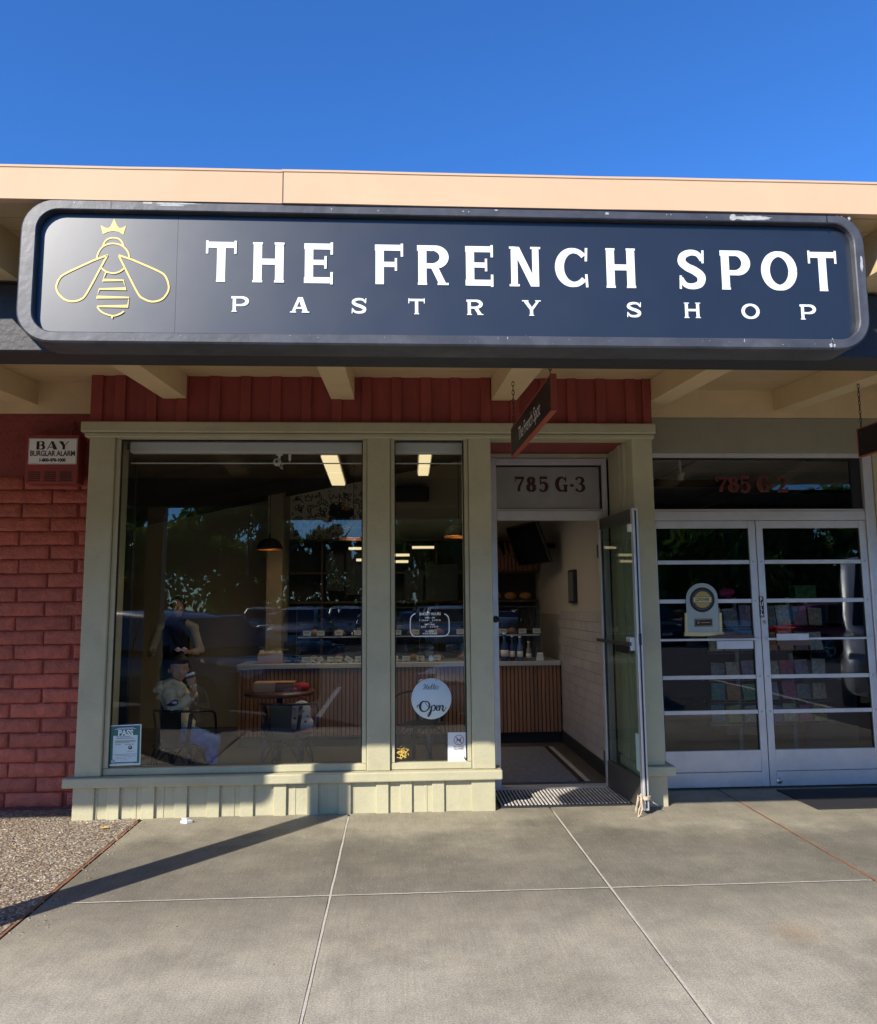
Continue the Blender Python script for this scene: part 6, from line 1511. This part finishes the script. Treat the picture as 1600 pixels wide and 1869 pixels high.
# greeting card racks
cols = {'white': (.62, .62, .60), 'grey': (.26, .27, .28), 'pink': (.50, .10, .20), 'teal': (.08, .28, .26), 'green': (.10, .30, .13), 'yellow': (.52, .44, .10), 'lilac': (.33, .26, .38), 'orange': (.50, .22, .06), 'blue': (.10, .22, .42), 'cream': (.52, .46, .34)}
cmats = {k: mat('card_'+k, tuple(c_*.35 for c_ in v), .6, col2=tuple(c_*.9+.02 for c_ in v), vscale=34) for k, v in cols.items()}
YR = 7.55
racks = [('left', 1345, [[1309, 1352, 1176], [1376]], ), ('right', 1446, [], )]
rows = [(1120, 'top'), (1168, 'second'), (1222, 'third'), (1262, 'fourth'), (1305, 'bottom')]
plan = {'left': [['white', 'grey', 'lilac', 'cream'], ['cream', 'lilac', 'blue', 'grey'], ['grey', 'cream', 'lilac', 'green'], ['teal', 'orange', 'green', 'blue'], ['teal', 'yellow', 'cream', 'grey']],
        'right': [['grey', 'white', 'lilac', 'cream'], ['orange', 'cream', 'grey', 'white'], ['cream', 'pink', 'lilac', 'white'], ['lilac', 'pink', 'grey', 'cream'], ['lilac', 'cream', 'pink', 'yellow']]}
for side, cpx in (('left', 1350), ('right', 1449)):
    c = P(cpx, 1300, YR); o = empty('card_rack', (c.x, YR, .02), label='wire greeting card rack on a pale pole behind the %s neighbouring door' % side, cat='rack')
    MB().tube([(0, 0, 0), (0, 0, 1.62)], .02, 10).build('pole', mat('pole_grey_'+side, (.35, .36, .38), .4), o, local=True)
    MB().lathe([(0, 0), (.26, 0), (.26, .015), (0, .02)], (0, 0, 0), 20).build('rack_foot', M['blackmet'], o, local=True)
    for z in (.42, .63, .84, 1.10, 1.34):
        b = MB(); 
        for a in (-.30, -.10, .10, .30): b.tube([(a-.09, -.10, z-.02), (a-.09, -.10, z+.02), ], .003, 4)
        b.tube([(-.34, -.10, z), (.34, -.10, z)], .004, 5); b.tube([(-.34, -.12, z-.02), (.34, -.12, z-.02)], .004, 5); b.tube([(0, 0, z), (0, -.10, z)], .004, 5); b.build('wire_tier', M['steel'], o, local=True)
    for j, (z, rn) in enumerate(((1.34, 'top'), (1.10, 'second'), (.84, 'third'), (.63, 'fourth'), (.42, 'bottom'))):
        for i, dx in enumerate((-.255, -.095, .06, .215)):
            cn = plan[side][j][i]; hh = (.17 if j > 1 else .20)*random.uniform(.86, 1.04); dx += random.uniform(-.012, .012)
            b = MB(); b.box(-.066, .066, -.003, .003, 0, hh, 0, 1, Matrix.Rotation(R(-9), 4, 'X') @ Matrix.Rotation(R(random.uniform(-5, 5)), 4, 'Y'))
            t = b.build('greeting_card', cmats[cn]); t.location = (c.x+dx, YR-.112, z+.02+.003)
            tag(t, '%s greeting card %s in the %s tier of the %s rack' % (cn, ('at left', 'left of middle', 'right of middle', 'at right')[i], rn, side), 'card')
# counter block and pink bow deeper in
o = box('low_plinth', mat('plinth_grey', (.30, .29, .28), .8), None, P(1325, 1330, 9.2).x, P(1530, 1330, 9.2).x, 9.2, 9.7, .02, .34, .005); tag(o, 'low grey plinth on the floor behind the card racks', 'plinth')
c = P(1325, 1086, 7.7)
o = blob('gift_bow', [('c', c+Vector((-.05, 0, .02)), c+Vector((.05, 0, .03)), .035, .04), ('c', c, c+Vector((.05, 0, -.08)), .03, .02), ('c', c, c+Vector((-.02, 0, .06)), .025, .02)], .01, mat('magenta', (.40, .02, .14), .6)); tag(o, 'magenta gift bow on top of the left card rack', 'bow')
c = P(1462, 1085, 7.7); o = box('gift_bag', cmats['green'], None, c.x-.10, c.x+.12, 7.62, 7.76, 1.62, 1.76, .006); tag(o, 'green and white gift bag above the right card rack', 'gift bag')
shd = P(1480, 1330, 7.7)
for side, cpx in (('left', 1350), ('right', 1449)):
    c = P(cpx, 1100, YR); o = box('rack_crown', mat('crown_white', (.35, .36, .36), .6), None, c.x-.16, c.x+.16, YR-.12, YR+.12, 1.62+.022, 1.70, .004) if False else None
# paper squares displayed at the neighbour's left (white boards)
a, c = P(1530, 1240, 8.6), P(1580, 1290, 8.6)
o = box('display_board', mat('board_grey', (.20, .21, .24), .7), None, a.x-.4, c.x-.1, 8.6, 8.63, .02, .95, .003); tag(o, 'pale grey display board standing at the right inside the neighbouring shop', 'board')

# ================================================================== THE CAR PARK BEHIND THE CAMERA (seen in the glass)
paints = {}
def paint(n, c):
    if n not in paints: paints[n] = mat('car_paint_'+n, c, .45, metal=.6, coat=1.0)
    return paints[n]
cg = mat('car_glass', (.02, .025, .03), .05, spec=.8); tyre = mat('tyre_rubber', (.02, .02, .02), .85); rimm = mat('alloy', (.55, .56, .58), .25, metal=.9)
hl = mat('headlamp', (.7, .72, .75), .08, spec=1); tl = mat('tail_lamp', (.35, .01, .01), .2); trim = mat('car_trim', (.02, .02, .02), .5)
def loft(name, secs, m_, parent, smooth=True, sub=1):
    bm = bmesh.new(); rings = []
    for x, pts in secs: rings.append([bm.verts.new((x, y, z)) for y, z in pts])
    n = len(rings[0])
    for A_, B_ in zip(rings, rings[1:]):
        for j in range(n): bm.faces.new((A_[j], A_[(j+1) % n], B_[(j+1) % n], B_[j]))
    bm.faces.new(rings[0][::-1]); bm.faces.new(rings[-1]); bmesh.ops.recalc_face_normals(bm, faces=bm.faces[:])
    me = bpy.data.meshes.new(name); bm.to_mesh(me); bm.free()
    for p in me.polygons: p.use_smooth = smooth
    o = link(name, me, m_, parent, True)
    if sub: s = o.modifiers.new('s', 'SUBSURF'); s.levels = 0 if False else 1; s.render_levels = 1
    return o
def make_car(kind, colour):
    """x forward, z up"""
    r = empty('parked_car')
    L_, W, H_ = dict(sedan=(4.7, 1.82, 1.45), suv=(4.7, 1.9, 1.72), van=(5.9, 2.05, 2.6))[kind]
    hw = W/2; belt = dict(sedan=.92, suv=1.06, van=1.35)[kind]; cl = .20 if kind != 'suv' else .24
    def sec(zt, w, zb=cl, tum=.0):
        return [(-w*.9, zb), (-w, zb+.12), (-w*1.0, zb+.42), (-w*.97, zt-.05), (-w*.86, zt), (w*.86, zt), (w*.97, zt-.05), (w*1.0, zb+.42), (w, zb+.12), (w*.9, zb)]
    if kind == 'van':
        bd_ = [(-L_/2, sec(1.3, hw*.94)), (-L_/2+.1, sec(1.34, hw)), (1.6, sec(1.34, hw)), (2.2, sec(1.25, hw*.99)), (2.6, sec(1.12, hw*.97)), (2.87, sec(.88, hw*.90)), (2.95, sec(.72, hw*.8))]
        gh = [(-L_/2+.03, 1.3, H_-.12, .93), (-L_/2+.15, 1.3, H_, .95), (1.0, 1.3, H_, .95), (1.5, 1.3, H_-.1, .95), (2.2, 1.2, 1.45, .93), (2.45, 1.15, 1.16, .9)]
        roofcol = True
    elif kind == 'suv':
        bd_ = [(-2.33, sec(.98, hw*.88)), (-2.25, sec(1.05, hw*.96)), (-1.5, sec(1.07, hw)), (.8, sec(1.05, hw)), (1.4, sec(1.03, hw*.99)), (2.0, sec(.96, hw*.95)), (2.28, sec(.84, hw*.86)), (2.36, sec(.66, hw*.75))]
        gh = [(-2.22, 1.04, 1.10, .86), (-1.95, 1.04, 1.62, .80), (-1.2, 1.04, 1.72, .80), (.1, 1.04, 1.70, .80), (.6, 1.04, 1.52, .82), (1.25, 1.0, 1.05, .86)]
    else:
        bd_ = [(-2.33, sec(.88, hw*.86)), (-2.25, sec(.96, hw*.95)), (-1.4, sec(.97, hw)), (.8, sec(.93, hw)), (1.4, sec(.88, hw*.99)), (2.0, sec(.80, hw*.94)), (2.26, sec(.70, hw*.84)), (2.34, sec(.56, hw*.72))]
        gh = [(-1.95, .92, .98, .82), (-1.2, .92, 1.36, .74), (-.6, .92, 1.45, .74), (.1, .92, 1.43, .75), (.55, .92, 1.28, .78), (1.2, .88, .93, .84)]
    pm_ = paint(*colour)
    loft('body', bd_, pm_, r)
    def gsec(zb, zt, k): return [(-hw*.93, zb-.03), (-hw*(.93*.35+k*.65), zb+(zt-zb)*.62), (-hw*k, zt-.05), (-hw*k*.8, zt), (hw*k*.8, zt), (hw*k, zt-.05), (hw*(.93*.35+k*.65), zb+(zt-zb)*.62), (hw*.93, zb-.03)]
    loft('cabin', [(x, gsec(zb, zt, k)) for x, zb, zt, k in gh], pm_, r)
    # windows proud of the cabin
    def wq(pts, nm='window'): MB().prism([Vector(p) for p in pts], (0, 0, .0005)).build(nm, cg, r, local=True)
    zb_ = belt+.03; zt_ = H_-.14
    if kind == 'van': segs = [(.75, 1.55, 1.15, 1.9)]; zb_ = 1.32; zt_ = 2.1
    else: segs = [(-1.75, -1.05, -1.70, -.85), (-1.0, -.02, -.80, -.05), (.03, .40, .0, 1.0)] if kind == 'suv' else [(-1.15, -.40, -1.45, -.35), (-.33, .38, -.28, .95)]
    for sy in (-1, 1):
        for sg_ in segs:
            if len(sg_) == 4: a, b_, c, d = sg_
            ya, yb = hw*.955*sy, hw*(.80 if kind != 'van' else .965)*sy
            b = MB(); n_ = Vector((0, .012*sy, 0))
            b.prism([Vector((c, ya, zb_)), Vector((d, ya, zb_)), Vector((b_, yb, zt_)), Vector((a, yb, zt_))], n_); b.build('side_window', cg, r, local=True)
    if kind == 'van': ws = [(2.28, 1.34), (1.60, 2.36)]
    elif kind == 'suv': ws = [(1.20, 1.10), (.68, 1.54)]
    else: ws = [(1.14, .98), (.62, 1.30)]
    (xa, za), (xb, zb2) = ws
    MB().prism([(xa, -hw*.80, za), (xa, hw*.80, za), (xb, hw*.70, zb2), (xb, -hw*.70, zb2)], (.03, 0, .03)).build('windscreen', cg, r, local=True)
    xa, za, xb, zb2 = dict(sedan=(-1.93, 1.0, -1.28, 1.34), suv=(-2.22, 1.12, -2.0, 1.55), van=(-2.97, 1.5, -2.93, 2.2))[kind]
    MB().prism([(xa, -hw*.74, za), (xa, hw*.74, za), (xb, hw*.66, zb2), (xb, -hw*.66, zb2)], (-.03, 0, .025)).build('rear_window', cg, r, local=True)
    wb = dict(sedan=1.42, suv=1.42, van=1.85)[kind]; wrad = dict(sedan=.33, suv=.37, van=.36)[kind]
    for sx in (-1, 1):
        for sy in (-1, 1):
            w_ = empty('wheel', (sx*wb, sy*(hw-.10), wrad)); w_.parent = r
            arch_ = MB().lathe([(wrad+.05, -.13), (wrad+.05, .112), (0, .112)], (0, 0, 0), 20, 'Y').build('wheel_arch', trim, w_, local=True)
            MB().lathe([(wrad*.70, -.11), (wrad*.93, -.11), (wrad, -.07), (wrad, .07), (wrad*.93, .115), (wrad*.70, .115)] if sy > 0 else [(wrad*.70, .11), (wrad*.93, .11), (wrad, .07), (wrad, -.07), (wrad*.93, -.115), (wrad*.70, -.115)], (0, sy*.014, 0), 28, 'Y').build('tyre', tyre, w_, local=True)
            b = MB(); yo = sy*.115
            b.lathe([(wrad*.70, 0), (wrad*.66, sy*.012), (wrad*.63, 0), (wrad*.62, -sy*.04)], (0, yo, 0), 28, 'Y')
            b.lathe([(0, sy*.004), (wrad*.14, sy*.004), (wrad*.16, -sy*.02)], (0, yo, 0), 12, 'Y')
            for k in range(5):
                a = 2*math.pi*k/5
                for da in (-.13, .13):
                    p0 = Vector((math.cos(a+da*1.6)*wrad*.12, yo-sy*.01, math.sin(a+da*1.6)*wrad*.12)); p1 = Vector((math.cos(a+da)*wrad*.66, yo-sy*.004, math.sin(a+da)*wrad*.66))
                    b.tube([p0, p1], .013, 5)
            b.build('rim', rimm, w_, local=True)
    zh = dict(sedan=.66, suv=.80, van=.85)[kind]; xf_ = dict(sedan=2.17, suv=2.20, van=2.78)[kind]
    for sy in (-1, 1):
        b = MB(); b.box(xf_-.18, xf_+.06, min(sy*hw*.52, sy*hw*.88), max(sy*hw*.52, sy*hw*.88), zh-.06, zh+.07, .03, 2); b.build('headlight', hl, r, local=True)
        b = MB(); b.box(-L_/2+.0, -L_/2+.16, min(sy*hw*.55, sy*hw*.95), max(sy*hw*.55, sy*hw*.95), zh+.02, zh+.16, .02, 2); b.build('tail_light', tl, r, local=True)
        b = MB(); mx_ = dict(sedan=.78, suv=.80, van=1.75)[kind]; b.box(mx_-.07, mx_+.09, min(sy*(hw+.02), sy*(hw+.2)), max(sy*(hw+.02), sy*(hw+.2)), belt+.02, belt+(.16 if kind != 'van' else .34), .04, 2); b.build('mirror', pm_ if kind != 'van' else trim, r, local=True)
    b = MB(); b.box(xf_-.02, xf_+.14, -hw*.5, hw*.5, zh-.22, zh-.02, .02); b.build('grille', trim, r, local=True)
    b = MB(); b.box(xf_+.0, xf_+.155, -.20, .20, zh-.36, zh-.25, .004); b.build('number_plate', M['white'], r, local=True)
    return r
Zl = -.15
def setcar(o, x, y, deg, label):
    o.location = (x, y, Zl); o.rotation_euler = (0, 0, R(deg)); o['label'] = label; o['category'] = 'car'; return o
c1 = setcar(make_car('suv', ('navy', (.006, .011, .035))), -3.54, -.37, 32, 'dark blue sport utility car parked close by, mirrored in the big window')
c2 = setcar(make_car('sedan', ('silver', (.42, .43, .44))), 2.2, -.6, 125, 'silver car parked nose to the kerb, mirrored behind the Hello Open sign')
c2['group'] = c1['group'] = 'cars in the car park'
vn = make_car('van', ('white', (.70, .71, .72))); vn.name = 'parked_van'; setcar(vn, 9.45, -.6, 122, 'white high roofed van mirrored at the right edge of the neighbouring doors'); vn['category'] = 'van'
sed = {}; 
def recolour(o, col):
    for ch in [x for x in COL.objects if x.parent == o]:
        if ch.name.split('.')[0] in ('body', 'cabin', 'mirror'):
            ch.data = ch.data.copy(); ch.data.materials.clear(); ch.data.materials.append(col)
plan_ = [('sedan', 'white', (.70, .71, .72), -6.8, -19, 80, 'white car, first of the near row beyond the driving lane'), ('suv', 'silver', (.42, .43, .44), -3.9, -19, 95, 'silver sport utility car in the near row beyond the driving lane'),
         ('sedan', 'sky', (.10, .20, .38), -12.3, -11.5, 38, 'light blue car parked askew in the car park'), ('sedan', 'charcoal', (.03, .03, .035), -.9, -19.3, 88, 'charcoal car in the near row beyond the driving lane'),
         ('suv', 'white', (0, 0, 0), 2.0, -19.2, 92, 'white sport utility car in the near row'), ('sedan', 'red', (.35, .02, .02), 4.8, -19, 89, 'red car in the near row beyond the driving lane'),
         ('sedan', 'silver', (0, 0, 0), 7.7, -19.1, 91, 'silver car near the right end of the near row'), ('suv', 'charcoal', (0, 0, 0), 10.6, -19, 90, 'charcoal sport utility car near the right end of the near row'),
         ('sedan', 'blue', (.02, .06, .22), -9.8, -28, 90, 'deep blue car in the far row under the trees'), ('suv', 'white', (0, 0, 0), -6.9, -28.2, 88, 'white sport utility car in the far row under the trees'), ('sedan', 'silver', (0, 0, 0), -4.0, -28, 91, 'silver car in the far row under the trees'),
         ('sedan', 'white', (0, 0, 0), -1.1, -28, 90, 'white car in the middle of the far row'), ('suv', 'charcoal', (0, 0, 0), 1.8, -28.1, 92, 'charcoal sport utility car in the far row'), ('sedan', 'sky', (0, 0, 0), 4.7, -28, 90, 'light blue car in the far row'),
         ('sedan', 'white', (0, 0, 0), 13.5, -19, 90, 'white car at the right end of the near row'), ('suv', 'red', (0, 0, 0), 14, -9.5, 5, 'red sport utility car driving across the lane'), ('suv', 'charcoal', (0, 0, 0), -9.6, -18.6, 84, 'charcoal sport utility car at the left end of the near row'), ('sedan', 'charcoal', (0, 0, 0), 16, -28, 90, 'charcoal car at the right end of the far row'), ('suv', 'silver', (0, 0, 0), -9, -7.2, 75, 'silver sport utility car a few bays from the blue one')]
plan_ += [('sedan', 'silver', (0, 0, 0), -8.2, -23.4, 90, 'silver car between the two rows, at the left'), ('sedan', 'white', (0, 0, 0), -5.2, -23.6, 92, 'white car between the two rows, left of the middle'), ('suv', 'white', (0, 0, 0), -2.3, -23.4, 88, 'white sport utility car between the two rows, in the middle'),
          ('sedan', 'white', (0, 0, 0), -11.2, -23.4, 90, 'white car at the left end between the two rows'), ('sedan', 'silver', (0, 0, 0), .8, -23.6, 91, 'silver car between the two rows, right of the middle'), ('sedan', 'white', (0, 0, 0), 7.6, -28.1, 90, 'white car toward the right of the far row')]
src = {'sedan': c2, 'suv': c1}
for kd, cn, cc_, x, y, dg_, lab in plan_:
    if cn not in paints: paint(cn, cc_)
    o = copy_tree(src[kd]); setcar(o, x, y, dg_+(180 if random.random() < .5 else 0), lab); recolour(o, paints[cn]); o['group'] = 'cars in the car park'
# painted bay lines
wp = mat('lot_paint', (.6, .6, .58), .7)
bl2 = empty('bay_lines', kind='structure')
for k in range(12): box('bay_line', wp, bl2, -14.2+k*2.9, -14.1+k*2.9, -21.6, -16.6, -.149, -.145)
for k in range(10): box('bay_line', wp, bl2, -6.9+k*2.8, -6.8+k*2.8, -4.4, 1.8, -.149, -.145)

# ---- trees
bark = mat('bark', (.10, .075, .055), .9, var=.3, bump=.6, bscale=20)
leafm = []
for nm_, c_ in (('leaf_a', (.075, .13, .025)), ('leaf_b', (.045, .080, .022)), ('leaf_autumn', (.30, .12, .02))):
    lm = mat(nm_, c_, .55, rand=.2, col2=tuple(x*1.8 for x in c_), vscale=1.2); n_ = lm.node_tree; bs = n_.nodes['Principled BSDF']
    tl_ = n_.nodes.new('ShaderNodeBsdfTranslucent'); tl_.inputs[0].default_value = (c_[0]*1.6, c_[1]*1.8, c_[2]*.9, 1); mx_ = n_.nodes.new('ShaderNodeMixShader'); mx_.inputs[0].default_value = .42
    n_.links.new(bs.outputs[0], mx_.inputs[1]); n_.links.new(tl_.outputs[0], mx_.inputs[2]); n_.links.new(mx_.outputs[0], n_.nodes['Material Output'].inputs[0]); leafm.append(lm)
def crown_mesh(seed, rx, rz, n, shape):
    rng = random.Random(seed); bm = bmesh.new(); clumps = []
    for i in range(34):
        a = rng.uniform(0, 6.283); u = rng.uniform(-1, 1); rr = rng.uniform(.35, 1)**.6
        k = math.sqrt(max(0, 1-u*u))
        if shape == 'cone': k = (1-(u+1)/2)*1.05+.12
        clumps.append((Vector((math.cos(a)*k*rr*rx, math.sin(a)*k*rr*rx, u*rz)), rng.uniform(.16, .34)*rx))
    for i in range(n):
        c, cr_ = clumps[rng.randrange(len(clumps))]
        d = Vector((rng.gauss(0, 1), rng.gauss(0, 1), rng.gauss(0, .8))); d = d.normalized()*cr_*rng.uniform(.5, 1.1)
        p = c+d; s = rng.uniform(.10, .22); q_ = Euler((rng.uniform(0, 6), rng.uniform(0, 6), rng.uniform(0, 6))).to_matrix()
        vs = [bm.verts.new(p+q_ @ Vector(v)*s) for v in ((-1, 0, 0), (-.2, .55, .15), (1, 0, 0), (-.2, -.55, .1))]
        bm.faces.new(vs)
    me = bpy.data.meshes.new('crown'); bm.to_mesh(me); bm.free(); return me
crowns = [crown_mesh(1, 2.6, 2.4, 9000, 'round'), crown_mesh(2, 3.0, 2.0, 9000, 'round'), crown_mesh(3, 1.7, 3.4, 7000, 'cone')]
for m_, cmh in zip((leafm[0], leafm[0], leafm[1]), crowns): cmh.materials.append(m_)
def tree(x, y, s, k, label, zc_, aut=False):
    r = empty('tree', (x, y, Zl), random.uniform(0, 6), label=label, cat='tree', group='trees beyond the car park')
    me = crowns[k]
    if aut: me = me.copy(); me.materials.clear(); me.materials.append(leafm[2])
    o = link('crown', me, None, r, True); o.scale = (s, s, s); o.location = (0, 0, zc_)
    h = zc_; b = MB(); b.tube([(0, 0, 0), (.05*s, .03, h*.4), (.0, .05*s, h*.8), (.05, 0, h+.8*s)], [.17*s, .13*s, .10*s, .04*s], 8)
    for j in range(5):
        a = j*1.3; b.tube([(0, 0, h*.55+j*.1*s), (math.cos(a)*.7*s, math.sin(a)*.7*s, h*.8+.2*j*s), (math.cos(a)*1.5*s, math.sin(a)*1.5*s, h+.3*j*s)], [.07*s, .05*s, .02*s], 6)
    b.build('trunk', bark, r, local=True); return r
T = [(-24, -30, 1.5, 0, 4.4, 'broad green tree at the far left of the car park'), (-18.5, -33, 1.7, 1, 4.8, 'large round green tree left of the lamp post'), (-13.8, -24, 1.35, 0, 4.3, 'dense round tree nearest the parked cars on the left'), (-10.6, -37, 1.6, 0, 5.0, 'green tree behind the lamp post'),
     (-7.2, -33, 1.25, 2, 5.0, 'dark conical tree right of the lamp post'), (-4.6, -36, 1.3, 2, 5.3, 'tall dark conical tree, second from the lamp post'), (-1.4, -35, 1.15, 2, 4.6, 'slim dark conical tree in the middle'), (1.6, -40, 1.5, 1, 4.2, 'low round tree in the middle distance'), (5.2, -38, 1.3, 0, 4.1, 'round tree right of the middle'),
     (9.5, -40, 1.6, 1, 4.4, 'wide round tree behind the red car'), (14, -37, 1.4, 0, 4.6, 'round tree toward the right'), (18.5, -32, 1.7, 1, 5.0, 'large tree behind the neighbouring doors reflection'), (23, -36, 1.5, 0, 5.0, 'green tree near the right end'), (28, -34, 1.6, 1, 5.0, 'green tree at the right end'), (-30, -28, 1.7, 0, 5.0, 'green tree at the left end')]
for x, y, s, k, zc__, lab in T: tree(x, y, s, k, lab, zc__)
tree(-10.4, -18.0, .50, 0, 'small orange autumn tree beside the blue car', 1.7, True)
# distant hedge and trees as one mass
rng = random.Random(9); bm = bmesh.new()
for i in range(26000):
    x = rng.uniform(-110, 110); y = -62+rng.uniform(-5, 5)+6*math.sin(x*.07); hmax = 7.4+1.3*math.sin(x*.31)+.9*math.sin(x*.83+1)
    z = hmax*rng.random()**.7; s = rng.uniform(.25, .5); q_ = Euler((rng.uniform(0, 6), rng.uniform(0, 6), rng.uniform(0, 6))).to_matrix()
    bm.faces.new([bm.verts.new(Vector((x, y, z))+q_ @ Vector(v)*s) for v in ((-1, 0, 0), (-.2, .6, .15), (1, 0, 0), (-.2, -.6, .1))])
me = bpy.data.meshes.new('far_trees'); bm.to_mesh(me); bm.free(); o = link('far_trees', me, leafm[1]); tag(o, 'dark belt of far trees beyond the car park', 'trees', kind='stuff')
# lamp post
lx = -7.6
o = empty('lamp_post', (lx, -27, Zl), label='tall double armed car park lamp post between the trees', cat='lamp post')
pl_m = mat('lamp_post_metal', (.06, .06, .06), .5, metal=.4)
MB().tube([(0, 0, 0), (0, 0, 5.6)], [.09, .06], 10).build('pole', pl_m, o, local=True)
MB().tube([(-.55, 0, 5.95), (0, 0, 5.45), (.55, 0, 5.95)], .04, 8).build('arm', pl_m, o, local=True)
for s_ in (-1, 1): MB().box(min(s_*.4, s_*.9), max(s_*.4, s_*.9), -.12, .12, 5.93, 6.02, .02).build('lamp_head', pl_m, o, local=True)
# low building across the lot
o = empty('distant_building', (16, -50, Zl), label='low tan building with grey pitched roof across the car park', cat='building')
box('wall', mat('tan_stucco', (.35, .28, .20), .9), o, 8, 24, -54, -47, Zl, 3.0); MB().prism([(7.5, -46.4, 3.0), (7.5, -54.6, 3.0), (7.5, -50.5, 4.6)], (17, 0, 0)).build('roof', mat('roof_grey', (.15, .15, .16), .8), o)
for k in range(5): box('window', cg, o, 9.2+k*3, 10.6+k*3, -46.99, -46.95, 1.0, 2.2)
